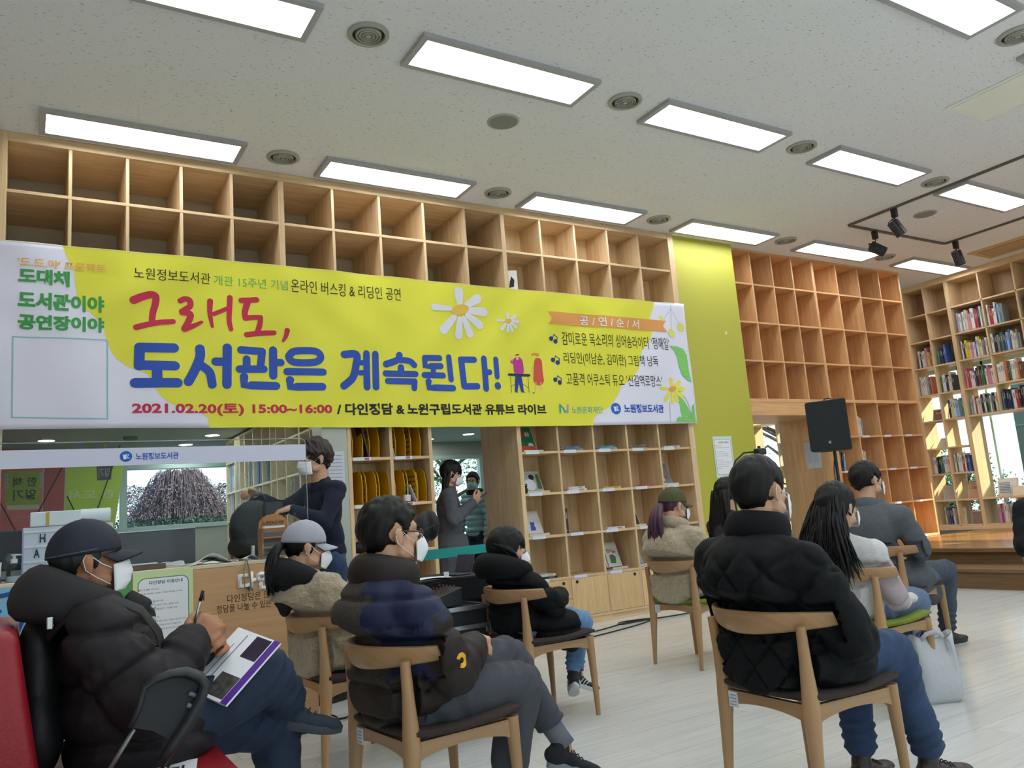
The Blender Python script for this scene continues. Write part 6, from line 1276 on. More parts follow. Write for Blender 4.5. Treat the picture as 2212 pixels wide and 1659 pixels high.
# floor cables
def cable(nm, pts, lab_, r=.006): 
    o = empty(nm, pts[0], 0, lab_, 'cable'); mb = MB(); P_ = [Vector(p)-Vector(pts[0]) for p in pts]; Q = [P_[0]]+P_+[P_[-1]]; out = []
    for i in range(1, len(Q)-2):
        a, b, c, d = Q[i-1:i+3]
        for s in range(8): t = s/8; out.append(.5*((2*b)+(c-a)*t+(2*a-5*b+4*c-d)*t*t+(3*b-a-3*c+d)*t**3))
    mb.tube(out+[P_[-1]], r, 6).build('cord', mat('black rubber', '#17181a', .5), o, smooth=True)
cable('floor_cable', [(2.9, -1.0, .007), (3.8, -.62, .007), (4.6, -.44, .007), (5.05, -.30, .007), (5.6, -.38, .007), (6.6, -.30, .007), (7.4, -.6, .007)], 'black cable running along the floor below the bookshelf doors')
cable('floor_cable', [(3.0, -1.15, .007), (4.0, -.78, .007), (4.6, -.62, .007), (5.0, -.50, .007), (5.25, -.38, .018), (4.95, -.30, .018), (4.85, -.42, .018), (5.2, -.42, .018), (6.5, -.42, .007)], 'looped black cable nearest the audience in front of the bookshelf')
cable('floor_cable', [(.7, -1.90, .007), (1.1, -1.90, .007), (1.55, -1.88, .007), (1.70, -1.72, .007), (1.66, -1.62, .02), (1.60, -1.72, .02), (1.72, -1.78, .014), (1.8, -1.66, .007)], 'black cable along the foot of the counter')

cc = Vector((-.062, -.33, .645)); pts = []
for k in range(16):
    t0, t1 = -2.0+k*.30, -2.0+(k+1)*.30; f_ = lambda t, r: cc+Vector((r*math.cos(t)*.9, 0, r*math.sin(t))); pts.append([f_(t0, .009), f_(t1, .009), f_(t1, .023), f_(t0, .023)])
decal(PATCH[0], PATCH[1], 'sleeve_patch', pts, None, (.35, .93, 0), mat('yellow patch', '#d9a21c', .6))
# ================= BACK ROOM =================
# steel column
o = tag(empty('column', (2.37, .02, 0)), 'brushed steel clad column left of the basket shelf', 'column'); 
struct(bx('trim_2', (2.24, .0, 0), (2.452, .26, 2.36), mat('column steel', '#a5a89c', .35, .6, bscale=4, bamp=.05, stretch=(1, 1, .1))))
COL.objects.unlink(o); bpy.data.objects.remove(o)
o = empty('notice', (2.33, -.004, 1.42), 0, 'white notice taped to the steel column behind the standing man', 'notice'); bx('sheet', (-.05, -.003, 0), (.09, -.001, .30), mat('notice paper', '#c9cbd4'), o); [bx('text_block', (-.04, -.0038, .26-.03*i), (.07, -.003, .266-.03*i), mat('grey print', '#8a90a0'), o) for i in range(8)]
# side bookcase, faces -x
cw_ = wood('cream shelf', '#f2e6c6', 'y', brick=False); D = empty('bookcase', (2.44, 0, 0), 0, 'cream-edged bookcase running back behind the counter to the window', 'bookcase')
YD = [.62, .98, 1.32, 1.80, 2.16, 2.40, 2.76, 3.16, 3.59, 3.85, 4.12, 4.62]; ZD = [.14, .52, .905, 1.285, 1.655, 2.04]
for y in YD: t = .05 if y in (1.32, 3.59) else .02; bx('upright', (0, y-t/2, 0), (.30, y+t/2, 2.33), cw_, D)
for z in ZD+[2.33]:
    for a, b in zip(YD, YD[1:]): bx('shelf', (0, a+.026, z-.02), (.30, b-.026, z), cw_, D)
bx('back_panel', (.30, .6, 0), (.31, 4.64, 2.34), mat('case back', '#8f6a45', .7), D)
# ---- books ----
bookc = {'white': '#d5d3cd', 'cream': '#cfc3a6', 'red': '#a8323a', 'pink': '#c97f92', 'navy': '#262f4c', 'blue': '#3a5ea0', 'pale blue': '#8fb2cf', 'green': '#3c6b4c', 'teal': '#2f7f80', 'yellow': '#cdb83c', 'black': '#26272b', 'brown': '#6b4630', 'orange': '#c8683c', 'purple': '#5a4480', 'grey': '#83868a', 'lilac': '#a295b5'}
def bookmesh(cn, w, h, d):
    """origin at bottom centre of the spine, spine faces -y, thickness along x"""
    m = MB(); c = .0018
    m.box((-w/2, 0, 0), (-w/2+c, d, h)); m.box((w/2-c, 0, 0), (w/2, d, h)); m.box((-w/2+c, 0, 0), (w/2-c, c, h)); m.box((-w/2+c, c, .003), (w/2-c, d-.003, h-.003), 1)
    m.box((-w*.20, -.0006, h*.58), (w*.20, -.0001, h*.84), 2); m.box((-w*.28, -.0006, h*.10), (w*.28, -.0001, h*.13), 2)
    return m
TITLE = {True: mat('spine print dark', '#7c7c7e', .6), False: mat('spine print light', '#98958e', .6)}
_bm = {}
def book(cn, w, h, d, M, label, group, wob=0):
    key = (cn, round(w, 3), round(h, 2)); me = _bm.get(key)
    lightc = cn in ('white', 'cream', 'yellow', 'pale blue', 'pink', 'grey', 'lilac')
    if me is None:
        q = bookmesh(cn, w, h, d).build('book', [mat('cover '+cn, bookc[cn], .45), paper, TITLE[lightc]]); me = _bm[key] = q.data
    else: q = link('book', me)
    w_ = label.split()
    if len(w_) > 16: print('LONG LABEL', len(w_), label)
    q.matrix_world = M; tag(q, label, 'book', group); return q
ow_ = lambda n: ['leftmost', 'second', 'third', 'fourth', 'fifth', 'sixth', 'seventh', 'eighth', 'ninth', 'tenth', 'eleventh', 'twelfth', 'thirteenth', 'fourteenth', 'fifteenth', 'sixteenth', 'seventeenth', 'eighteenth'][n]
def bookrow(colors, y_left, z, where, group, x0, hs=(.20, .25), ws=(.016, .03), seed=0, lean=0, maxw=9):
    """books on a shelf facing -x; left in the photo is +y; running towards -y"""
    rnd = random.Random(seed); y = y_left; cnt = {}
    for i, cn in enumerate(colors):
        w = round(rnd.uniform(*ws), 3); h = round(rnd.uniform(*hs)*1.26, 2)
        if y_left-y+w > maxw: break
        yc = y-w/2; a = math.radians(rnd.uniform(-1.5, 1.5))+(lean if i == 0 else 0)
        M = Matrix.Translation((x0+rnd.uniform(0, .02), yc, z+.001)) @ Matrix.Rotation(-math.pi/2, 4, 'Z') @ Matrix.Rotation(a*.3, 4, 'Y')
        book(cn, w, h, .155, M, f'{cn} book, {ow_(i)}{" from left" if i else ""} in {where}', group); y -= w+.0015
    return y
def cs(s): return [dict(w='white', c='cream', r='red', p='pink', n='navy', b='blue', l='pale blue', g='green', t='teal', y='yellow', k='black', o='brown', a='orange', u='purple', e='grey', i='lilac')[q] for q in s]
G = 'books on the far right shelf wall'; X = CX+.03
rows = [ # colours, y_left, z, where
 ('iwewcppwwrrnweli', -.06, 3.218, 'the top filled bay of the wide column'), ('wrrwwnlte', -.50, 3.218, 'the top bay right of the wide column'), ('kyw', -1.02, 3.218, 'the top bay cut by the photo edge'),
 ('wkwcpyacn', .62, 2.81, 'the second filled shelf, leftmost narrow column'), ('tnnnb', .31, 2.81, 'the second filled shelf, next narrow column'), ('wkyywpwbwyceowk', -.05, 2.81, 'the second shelf of the wide column'), ('wkkengnblbwccee', -.49, 2.81, 'the second shelf right of the wide column'), ('wlwr', -1.0, 2.81, 'the second shelf at the photo edge'),
 ('wwwwceoa', .66, 2.385, 'the third shelf, leftmost narrow column'), ('gwwnwcok', .33, 2.385, 'the third shelf, next narrow column'), ('prwwukogggwppwc', -.05, 2.385, 'the third shelf of the wide column'), ('wwwcaogwwcao', -.50, 2.385, 'the third shelf right of the wide column'), ('cowr', -1.0, 2.385, 'the third shelf at the photo edge')]
rows2 = [('kcwletgt', .24, 1.99, 'the shelf above the window band, narrow column'), ('leurwcckwkgwewknkwe', -.05, 2.385-.40, ''), ]
for i, (c_, y, z, wh) in enumerate(rows): bookrow(cs(c_), y, z-.010, wh, G, X, (.21, .27) if z > 2.9 else (.19, .26), (.019, .033), i, maxw=.42 if y < .0 else .30)
# row just above the big window (shelf at 1.99 continues only left; wide columns sit on the 2.385-minus row)
bx('shelf', (0, -2.85, 1.99-.375), (.36, -.018, 1.99-.353), wY, Cs, .0015); [cub(y, 1.99, 2.385) for y in yr]
bookrow(cs('lewrwcckwkgwekwwk'), -.05, 1.98, 'the shelf above the big window, wide column', G, X, (.20, .25), (.019, .030), 31, maxw=.42); bookrow(cs('tnnnbwrkkeuw'), -.50, 1.98, 'the shelf above the big window, right column', G, X, (.22, .27), (.022, .040), 32, maxw=.42); bookrow(cs('kcwlletg'), .28, 1.98, 'the narrow bay by the thick post', G, X, (.20, .25), (.025, .035), 33, maxw=.25)
bookrow(cs('wwknggwwc'), .66, 1.176, 'the shelf two above the open sill, leftmost narrow column', G, X, (.20, .24), (.022, .034), 34, maxw=.29); bookrow(cs('wgwwrwnb'), .33, 1.176, 'the shelf two above the open sill, next narrow column', G, X, (.20, .24), (.022, .034), 35, maxw=.26)
bookrow(cs('cguunw'), .60, .42, 'the bottom shelf but one, leftmost narrow column', G, X, (.19, .22), (.018, .03), 36); bookrow(cs('epupwcelllppcw'), -.16, .42, 'the lowest compartment below the window sill', G, X, (.21, .25), (.02, .032), 37, maxw=.40)
# display books and stands on shelves
def face_book(x, y, z, w, h, rz, tilt, col, label, title=None, cat='book', tcol='#33363c', stand=True):
    o = empty('display_book', (x, y, z+.001), R(rz), label, cat); q = MB().box((-w/2, -.006, 0), (w/2, .006, h)).build('cover', mat('cover face '+col, col, .4, nscale=14, namp=.10), o, bevel=.001); Mx = Matrix.Translation((0, 0, .022)) @ Matrix.Rotation(-R(tilt), 4, 'X'); q.matrix_local = Mx
    if title: t_ = textfit(title, lambda a, b: (a, -.0068, b), -w*.36, h*.60, w*.36, h*.78, 'lettering', mat('cover ink'+tcol, tcol, .6), o, .02); t_.matrix_local = Mx
    if stand:
        st2 = MB().box((-w/2-.02, -.075, 0), (w/2+.02, .05, .008)); st2.box((-w/2-.02, -.075, .008), (w/2+.02, -.069, .022)); st2.build('stand', mat('cream stand', '#d9cdbd', .5), o); q = MB().box((-w/2-.02, .008, 0), (w/2+.02, .012, h+.02)).build('stand_back', mat('cream stand', '#d9cdbd'), o); q.matrix_local = Mx
    return o
def onC(u, v): p = pp(u, v, 0, CX+.12); return p.y
face_book(CX+.12, .48, 1.98-.002, .22, .17, -90, 20, '#8a6a5a', 'brown sign-like book lying upright on the leftmost narrow column near the window', '커피는 원래 검다', tcol='#e8dccb'); face_book(CX+.14, .50, 1.562, .25, .22, -90, 48, '#c9c3c0', 'large pale open book propped in the leftmost narrow column', stand=False)
face_book(CX+.12, .16, .775+.0, .17, .24, -90, 18, '#c9a08f', 'pinkish picture book on a small easel, third shelf from the bottom', '그림책', tcol='#5a3c34'); face_book(CX+.12, .52, .775, .17, .22, -75, 25, '#bdbdc4', 'pale blue-white book standing open near the leftmost column'); face_book(CX+.10, .38, .42, .13, .24, -90, 5, '#cfc6b8', 'cream book with large black handwritten title on the low shelf', '비이 킨크', tcol='#2c2826', stand=False)
face_book(CX+.12, .16, .42-.0, .19, .17, -90, 15, '#8f7a72', 'brown landscape picture book on a small easel, low shelf'); 
sill = .797-.010
face_book(CX+.14, -.30, sill, .24, .24, -90, 16, '#e3dccf', 'upright framed list with blue stripes on the window sill shelf', cat='sign'); o = empty('chart', (CX+.10, -.30, sill+.05), R(-90), 'block of blue stripes printed on the framed sill list', 'print')
for k in range(7): bx('stripe', (-.08, -.0, .02+.022*k), (.07, .003, .032+.022*k), mat('chart blue', '#5a86a8', .5), o)
face_book(CX+.10, -.52, sill, .26, .12, -90, 14, '#e6d6b8', 'wide cream card on a wooden stand on the window sill shelf', cat='card'); face_book(CX+.10, -.86, sill, .26, .13, -90, 14, '#e6cdb0', 'wide cream card at the photo edge on the window sill shelf', cat='card')
# books of the back-room case
G2 = 'books in the bookcase behind the counter'
for i, (c_, y, z, wh, mw) in enumerate([('lwlwnwlblwn', 4.58, 1.655, 'the upper shelf nearest the window, counter bookcase', .4), ('ewlw', 4.09, 1.655, 'the second upper bay from the window, counter bookcase', .2), ('wlewlnwblwe', 3.53, 1.655, 'the upper bay left of the middle, counter bookcase', .35), ('wlwbwlkl', 3.13, 1.655, 'the middle upper bay of the counter bookcase', .34), ('lenkgnt', 2.73, 1.655, 'the upper bay beside the empty one, counter bookcase', .30),
    ('wylwlwrw', 4.58, 1.285, 'the second shelf nearest the window, counter bookcase', .4), ('wlwewp', 4.10, 1.285, 'the second shelf, second bay from the window', .2), ('wlwn', 3.52, 1.285, 'the second shelf, middle bay of the counter bookcase', .2), ('wew', 3.10, 1.285, 'the second shelf beside the middle, counter bookcase', .2), ('wegw', 1.76, 1.285, 'the second shelf nearest the column, counter bookcase', .2), ('wwlw', 1.28, .905, 'the third shelf nearest the column, counter bookcase', .2),
    ('wrlwlwe', 4.58, .905, 'the third shelf nearest the window, counter bookcase', .4), ('rronnwl', 4.56, .52, 'the fourth shelf nearest the window, counter bookcase', .4), ('rewlwn', 4.08, .905, 'the third shelf, second bay from the window', .2)]):
    bookrow(cs(c_), y, z, wh, G2, 2.46, (.25, .31), (.026, .042), 60+i, maxw=mw)
# small books on shelf B
for i, (x, z, c_, wh) in enumerate([(9.56, 1.757, 'wwe', 'the right tall shelf, upper open row'), (9.09, 1.31, 'nkl', 'the right tall shelf beside the jamb'), (9.56, 1.31, 'ww', 'the right tall shelf above the grey coat man')]):
    for k, cn in enumerate(cs(c_)):
        book(cn, .022, .26-.02*k, .155, Matrix.Translation((x+.028*k, .15, z+.001)) @ Matrix.Rotation(R(3*k), 4, 'Y'), f'{cn} book, {ow_(k)} in {wh}', 'few books on the right tall shelf')
# ---- things on bookshelf A's lower cubes ----
xc = [(a+b)/2 for a, b in zip(cols, cols[1:])]; zr = [1.657+.012, 1.259+.012, .854+.012, .451+.012]
face_book(xc[0]-.02, .17, zr[0], .21, .26, 8, 22, '#2f7a4c', 'green picture book with red figure on a stand, top left cube', '바람', tcol='#e6e6e0'); o = [q for q in COL.objects if q.get('label', '').startswith('green picture book')][0]; 
face_book(xc[0]+.0, .17, zr[1], .25, .20, 8, 22, '#aab2a8', 'book with photo of dark haired child and white shirt, on a stand', None); face_book(xc[0]-.03, .17, zr[2], .21, .22, 6, 22, '#d6d6da', 'white picture book with a small blue cat shape on a stand'); face_book(xc[4]-.03, .17, zr[1], .20, .24, 6, 22, '#7b7f84', 'picture book with coloured collage cover on a stand, second row right')
face_book(xc[3]-.10, .17, zr[2], .17, .23, 6, 22, '#2e2a2c', 'dark book with portrait and orange ribbon cover on a stand', '여행', tcol='#d98a5a'); face_book(xc[3]-.10, .17, zr[3], .14, .24, 6, 20, '#8fa5c9', 'pale blue illustrated book half behind the olive cap woman'); face_book(xc[2]+.04, .17, zr[3], .17, .24, 4, 20, '#c9cbc0', 'pale book with green plant drawing on a stand, lowest open row', '할머니', tcol='#6a4a3a'); face_book(xc[2]-.12, .20, zr[3], .13, .20, 4, 20, '#b5705c', 'salmon coloured book tucked behind the plant drawing book', stand=False)
def on_book(lb, items):
    o = [q for q in COL.objects if q.get('label') == lb][0]; cv = [c for c in o.children if c.name.startswith('cover')][0]
    for nm, pts, c_ in items: q = MB().add([(x, -.0070, z) for x, z in pts], [tuple(range(len(pts)))]).build(nm, mat('art '+c_, c_, .5), o); q.matrix_local = cv.matrix_local.copy()
disc = lambda cx, cz, rx, rz_, n=16: [(cx+rx*math.cos(2*math.pi*k/n), cz+rz_*math.sin(2*math.pi*k/n)) for k in range(n)]
on_book('white picture book with a small blue cat shape on a stand', [('cat_shape', [(-.035, .03), (.03, .03), (.03, .06), (.022, .08), (.030, .10), (.028, .125), (.018, .115), (-.005, .115), (-.018, .127), (-.024, .105), (-.022, .085), (-.032, .06)], '#3c4fa8')])
on_book('book with photo of dark haired child and white shirt, on a stand', [('white_shirt', disc(-.02, .07, .07, .06), '#d9d9e0'), ('dark_hair', disc(.02, .15, .035, .03), '#1c1a1c'), ('green_part', [(.06, .02), (.12, .02), (.12, .18), (.08, .18)], '#4a6b48')])
on_book('green picture book with red figure on a stand, top left cube', [('red_figure', disc(-.02, .20, .035, .04), '#c03a2a'), ('orange_ground', [(-.10, .0), (.10, .0), (.10, .05), (-.10, .05)], '#cc5a30'), ('white_badge', disc(.045, .05, .035, .035), '#dcdcdc')])
on_book('picture book with coloured collage cover on a stand, second row right', [('red_dot', disc(.03, .07, .025, .02), '#b8402c'), ('blue_form', [(-.08, .12), (-.02, .16), (.03, .12), (-.05, .09)], '#3c5478'), ('pale_form', [(-.07, .03), (.0, .02), (.0, .07), (-.06, .08)], '#c9c4b8')])
on_book('pale book with green plant drawing on a stand, lowest open row', [('green_plant', [(-.05, .04), (.02, .03), (.04, .10), (.0, .13), (-.04, .12)], '#4a6a50'), ('red_hat', disc(.03, .15, .018, .012), '#b8303a')])
on_book('dark book with portrait and orange ribbon cover on a stand', [('face', disc(-.02, .17, .022, .025), '#b98a6c'), ('ribbon', [(-.03, .14), (-.02, .14), (.0, .06), (-.01, .05)], '#d9824a')])
k = 0
for ci, ri, c_, lb in ((1, 0, 'eb', 'top row'), (2, 0, 'lt', 'top row'), (3, 0, 'rg', 'top row'), (4, 0, 'w', 'top row'), (1, 1, 'ww', 'second row'), (2, 1, 'y', 'second row'), (3, 1, 'r', 'second row'), (2, 2, 'w', 'third row'), (0, 3, 'kw', 'lowest row')):
    for j, cn in enumerate(cs(c_)):
        M = Matrix.Translation((xc[ci]-.02+.03*j, .03, zr[ri]-.0+.001+.021*j+.011)) @ Matrix.Rotation(R(90), 4, 'Y') @ Matrix.Rotation(R(90), 4, 'X') @ Matrix.Rotation(R(0), 4, 'Z')
        M = Matrix.Translation((xc[ci]-.11, .045, zr[ri]+.011+.0215*j)) @ Matrix(((0, 0, 1, 0), (0, 1, 0, 0), (1, 0, 0, 0), (0, 0, 0, 1)))
        book(cn, .020, .22 if j == 0 else .20, .155, M, f'{cn} book lying flat, {"upper" if j else "lower"} one, {ord_ if (ord_:=["first","second","third","fourth","fifth"][ci]) else ""} cube of the {lb}', 'books lying flat in the cubes under the banner'); k += 1
M = Matrix.Translation((cols[1]+.05, .04, zr[2]+.001)); book('black', .028, .24, .155, M, 'black book standing alone in the second cube of the third row', 'books in the cubes under the banner')
def cat(x, y, z, lab_): 
    o = empty('cat_figurine', (x, y, z+.001), R(-10), lab_, 'figurine'); pr = PR(); pr.E((0, 0, .035), (.022, .020, .035)); pr.E((0, -.004, .075), (.020, .018, .018)); pr.K((-.012, -.003, .088), (-.014, -.003, .100), .006, .002); pr.K((.012, -.003, .088), (.014, -.003, .100), .006, .002); me = pr.fuse(.003, 1); me.materials.clear(); me.materials.append(mat('cat black', '#101012', .35)); me.polygons.foreach_set('use_smooth', [True]*len(me.polygons)); link('cat_body', me, o); [MB().ball((s*.008, -.021, .078), .0028, 8, 6).build('eye', mat('cat eye', '#c9c9a8', .3), o) for s in (-1, 1)]
cat(cols[0]+.05, .05, zr[1], 'small black cat figurine at the left of the photo book'); 
# upper ledge oddments behind the banner
o = empty('wooden_block', (.30, .45, 3.283), 0, 'small dark wooden block at the back of the second upper row', 'block'); MB().box((-.05, -.04, 0), (.05, .04, .14)).build('block', wood('dark block', '#6a4630', 'z'), o, bevel=.004)
o = empty('picture_card', (4.28, .10, 3.283), R(-20), 'white card with black figure drawing in an upper cube', 'card'); MB().box((-.06, -.003, 0), (.06, .003, .22)).build('card', paper, o); MB().add([(-.03, -.0035, .04), (.02, -.0035, .05), (.03, -.0035, .12), (.0, -.0035, .16), (-.02, -.0035, .10)], [(0, 1, 2, 3, 4)]).build('drawing', mat('ink', '#14141a'), o)
# ---- yellow file baskets ----
yb = mat('yellow basket plastic', '#d9a90c', .4, nscale=6, namp=.06)
def basket():
    o = empty('file_basket'); pts = [(-.15, 0), (.13, 0), (.14, .13), (.11, .25), (.06, .285), (-.15, .29)]  # side profile (y,z)
    for s in (-.045, .045): 
        m = MB(); m.prism(pts, s-.0025, s+.0025, ax=0); m.build('side', yb, o)
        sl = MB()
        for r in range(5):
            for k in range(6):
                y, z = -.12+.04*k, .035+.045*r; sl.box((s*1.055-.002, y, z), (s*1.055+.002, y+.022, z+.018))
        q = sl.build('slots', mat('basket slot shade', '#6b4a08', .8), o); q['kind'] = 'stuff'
    bx('back', (-.045, -.151, 0), (.045, -.147, .285), yb, o); bx('base', (-.045, -.15, 0), (.045, .13, .004), yb, o); MB().tube([(-.046, q[0]*1.0, q[1]) for q in pts[2:]], .004, 6).build('rim', yb, o); MB().tube([(.046, q[0]*1.0, q[1]) for q in pts[2:]], .004, 6).build('rim', yb, o)
    return o
B0 = None; i = 0
for (x, z, rz) in ((2.57, 1.664, 178), (2.71, 1.664, 182), (2.96, 1.664, 180), (3.11, 1.664, 178), (2.555, 1.265, 176), (2.67, 1.265, 181), (2.79, 1.265, 180), (2.93, 1.265, 183), (3.06, 1.265, 179), (3.14, 1.265, 180)):
    o = basket() if B0 is None else copytree(B0); B0 = B0 or o; o.location = (x, .19, z); o.rotation_euler = (0, 0, R(rz)); row = 'top' if z > 1.5 else 'second'
    n_ = ([2.57, 2.71, 2.96, 3.11] if row == 'top' else [2.555, 2.67, 2.79, 2.93, 3.06, 3.14]).index(x); tag(o, f'yellow plastic file basket, {ow_(n_)}{" from left" if n_ else ""} on the {row} visible basket shelf', 'basket', 'yellow file baskets')
o = empty('takeaway_cup', (3.00, .06, 1.262), 0, 'clear takeaway cup with white sleeve and straw on the basket shelf', 'cup'); MB().lathe([(.028, 0), (.036, .09), (.036, .10)], n=20).build('cup', glassmat('bottle plastic'), o, smooth='a'); MB().lathe([(.0305, .012), (.0355, .065)], n=20).build('sleeve', white, o, smooth='a'); MB().tube([(.005, 0, .04), (.012, 0, .185)], .004, 8).build('straw', white, o)
o = empty('leaning_booklet', (3.07, .06, 1.262), 0, 'blue striped white booklet leaning right of the takeaway cup', 'booklet'); q = MB().box((-.004, -.05, 0), (.004, .05, .16)).build('booklet', [mat('booklet white', '#c9cdd8', .5)], o); q.rotation_euler = (0, R(-22), 0); q = MB().box((-.0045, -.0505, .01), (-.0015, -.049, .15)).build('blue_edge', mat('booklet blue', '#3c4f9a', .5), o); q.rotation_euler = (0, R(-22), 0)
o = empty('leaning_book', (2.90, .05, 1.662), 0, 'silver-blue book leaning in the top right basket compartment', 'book'); q = MB().box((-.007, -.0, 0), (.007, .15, .30)).build('cover', mat('silver blue cover', '#8a93ad', .4), o); q.rotation_euler = (0, R(-14), 0)
o = empty('leaning_tablet', (2.66, .04, 1.662), 0, 'dark brown book leaning between the top left yellow baskets', 'book'); q = MB().box((-.006, 0, 0), (.006, .15, .29)).build('cover', mat('brown cover', '#3c2620', .4), o); q.rotation_euler = (0, R(-12), 0)
o = empty('potted_plant', (3.02, .14, .862), 0, 'bushy green plant on the basket shelf behind the black case', 'plant'); MB().lathe([(.05, 0), (.065, .10), (.055, .095)], n=18).build('pot', black, o, smooth='a')
rnd = random.Random(5); lf = MB()
for k in range(420):
    a = Vector((rnd.gauss(0, 1), rnd.gauss(0, 1), rnd.gauss(.1, .8))).normalized()*rnd.uniform(.05, .13)+Vector((0, 0, .18)); t = Vector((rnd.gauss(0, 1), rnd.gauss(0, 1), rnd.gauss(0, 1))).normalized()*.016; s_ = t.cross(Vector((0, 0, 1)))*.35; lf.add([a-t, a+s_, a+t, a-s_], [(0, 1, 2, 3)])
q = lf.build('foliage', mat('plant green', '#3f7a1c', .7, nscale=20, namp=.3), o); q['kind'] = 'stuff'
o = empty('black_pouch', (2.58, .12, .862), 0, 'black pouch on the left of the third basket shelf row', 'pouch'); pr = PR(); pr.E((0, 0, .05), (.09, .07, .05)); me = pr.fuse(.008, 2); link('pouch_body', cloth(me, mat('black nylon', '#0d0f12'), .004, 30), o)
for i, (x, y) in enumerate(((2.66, .02), (2.95, .03))): o = empty('green_folder', (x, y+.05, .462), 0, f'bright green folder standing on the {"left" if i == 0 else "right"} of the lowest basket row', 'folder'); bx('folder', (-.06, 0, 0), (.05, .02, .27), mat('folder green', '#4f9a1c', .5), o, .002)
# ---- hung posters (seen from behind) ----
PY = 3.6
def hp(u, v): p = pp(u, v, 1, PY); return (p.x, p.z)
def hang(name, quad, col, lab_, alpha=1): 
    c0 = hp(*quad[0]); o = empty(name, (c0[0], PY, c0[1]), 0, lab_, 'poster'); pts = [hp(*q) for q in quad]; MB().prism([(p[0]-c0[0], p[1]-c0[1]) for p in pts], -.002, .002).build('sheet', mat('hung '+col, col, .6), o); return o, c0
o, c0 = hang('hanging_poster', [(-60,966),(95,974),(88,1180),(-60,1190)], '#d8736e', 'red hanging poster with green book picture behind the clear screen')
def on(pts, c_, nm, y=-.0035): MB().add([(hp(*p)[0]-c0[0], y, hp(*p)[1]-c0[1]) for p in pts], [tuple(range(len(pts)))]).build(nm, mat('art '+c_, c_, .5), o)
on([(14,1018),(90,1018),(86,1090),(12,1092)], '#8fa83c', 'green_book'); on([(14,1092),(86,1090),(84,1100),(16,1102)], '#c9c0a8', 'page_edge', -.004)
for s in range(4): on(disc(14, 1026+s*9, 5, 4), '#a5a596', 'finger', -.0045); on(disc(90, 1024+s*9, 5, 4), '#a5a596', 'finger', -.0045)
def mir(s_, a, b, c_, par, cc, bold=.02):
    p, q = hp(*a), hp(*b); return textfit(s_, lambda x, z: (p[0]+q[0]-x-cc[0], -.005, z-cc[1]), p[0], p[1], q[0], q[1], 'lettering', mat('art '+c_, c_, .5), par, bold)
mir('한 책', (28,1052), (80,1030), '#3f4a2c', o, c0); mir('읽기', (28,1082), (78,1056), '#3f4a2c', o, c0); mir('함께 읽고', (25,1128), (88,1112), '#c98f8c', o, c0); mir('토론하고', (0,1150), (30,1136), '#c98f8c', o, c0)
o, c0 = hang('hanging_poster', [(97,974),(142,972),(136,1150),(90,1165)], '#b05a56', 'narrow dark red hanging poster between the red and green ones')
o, c0 = hang('hanging_poster', [(144,972),(272,972),(246,1150),(138,1150)], '#b4d050', 'green hanging poster with mirrored white lettering behind the clear screen')
on([(208,1000),(242,1000),(240,1036),(210,1038)], '#4c4f58', 'dark_book'); mir('한 도서', (150,1080), (248,1056), '#c9d6a0', o, c0); mir('한 책', (225,1115), (244,1098), '#c9d6a0', o, c0); mir('읽기', (213,1032), (238,1010), '#9a9ca0', o, c0)
for u in (145, 188, 228): on([(u-3,958),(u+3,958),(u+3,974),(u-3,974)], '#a8b04c', 'loop')
for a, b in (((138,1003),(70,1130)), ((260,960),(205,1115)), ((0,1085),(38,1155)), ((145,1072),(165,1112))):
    p, q = pp(*a, 1, 3.55), pp(*b, 1, 3.55); k_ = Vector((c0[0], PY, c0[1])); MB().tube([p-k_, q-k_], .006, 6).build('cord', black, o)
# ---- downlights ----
dl = mat('downlight glow', (.93, 1, .93), .5, emit=75); D0 = None
for i, (x, y, wh) in enumerate(((.36, 4.3, 'leftmost, above the hanging posters'), (2.15, 4.0, 'above the counter bookcase end'), (2.0, 5.0, 'farthest one near the back window'), (.8, 2.2, 'hidden behind the banner, left'), (3.7, 2.2, 'hidden behind the banner, middle'), (4.62, 3.55, 'nearest one above the woman with the phone'), (5.55, 4.9, 'farther one above the woman with the phone'), (5.95, 4.3, 'beside the wooden side panel'), (5.6, 2.4, 'hidden behind the bookshelf side'), (1.5, 1.5, 'added unseen to brighten the side bookcase, near end'), (1.6, 2.9, 'added unseen to brighten the side bookcase, middle part'))):  # last two are unseen, added to brighten the side bookcase
    if D0 is None:
        o = D0 = empty('downlight'); MB().lathe([(.10, 0), (.10, -.008), (.085, -.010), (.084, 0)], n=28).build('rim', white, o, smooth='a'); MB().lathe([(.084, -.001), (.084, -.006)], n=24).build('glow', dl, o)
    else: o = copytree(D0)
    o.location = (x, y, 2.36); tag(o, 'round ceiling downlight in the back room, '+wh, 'downlight', 'round downlights in the back room')
o = empty('smoke_detector', (1.23, 4.1, 2.36), 0, 'round grey detector on the back room ceiling', 'detector'); MB().lathe([(.085, 0), (.08, -.03), (.05, -.045)], n=24).build('body', mat('detector grey', '#8d948f', .6), o, smooth='a')
# ---- desk seen beyond the woman ----
o = empty('desk', (4.6, 2.1, 0), 0, 'pale wooden desk seen beyond the phone woman', 'desk'); bx('desktop', (-.5, -.3, .72), (.9, .3, .75), wX, o, .003); [bx('leg', (x-.02, y-.02, 0), (x+.02, y+.02, .72), wZ, o) for x in (-.46, .86) for y in (-.26, .26)]
o = empty('file_box', (4.35, 2.0, .751), 0, 'light blue file box on the pale desk', 'box'); bx('box', (-.09, -.08, 0), (.09, .08, .12), mat('file blue', '#7fb2d6', .5), o, .003)
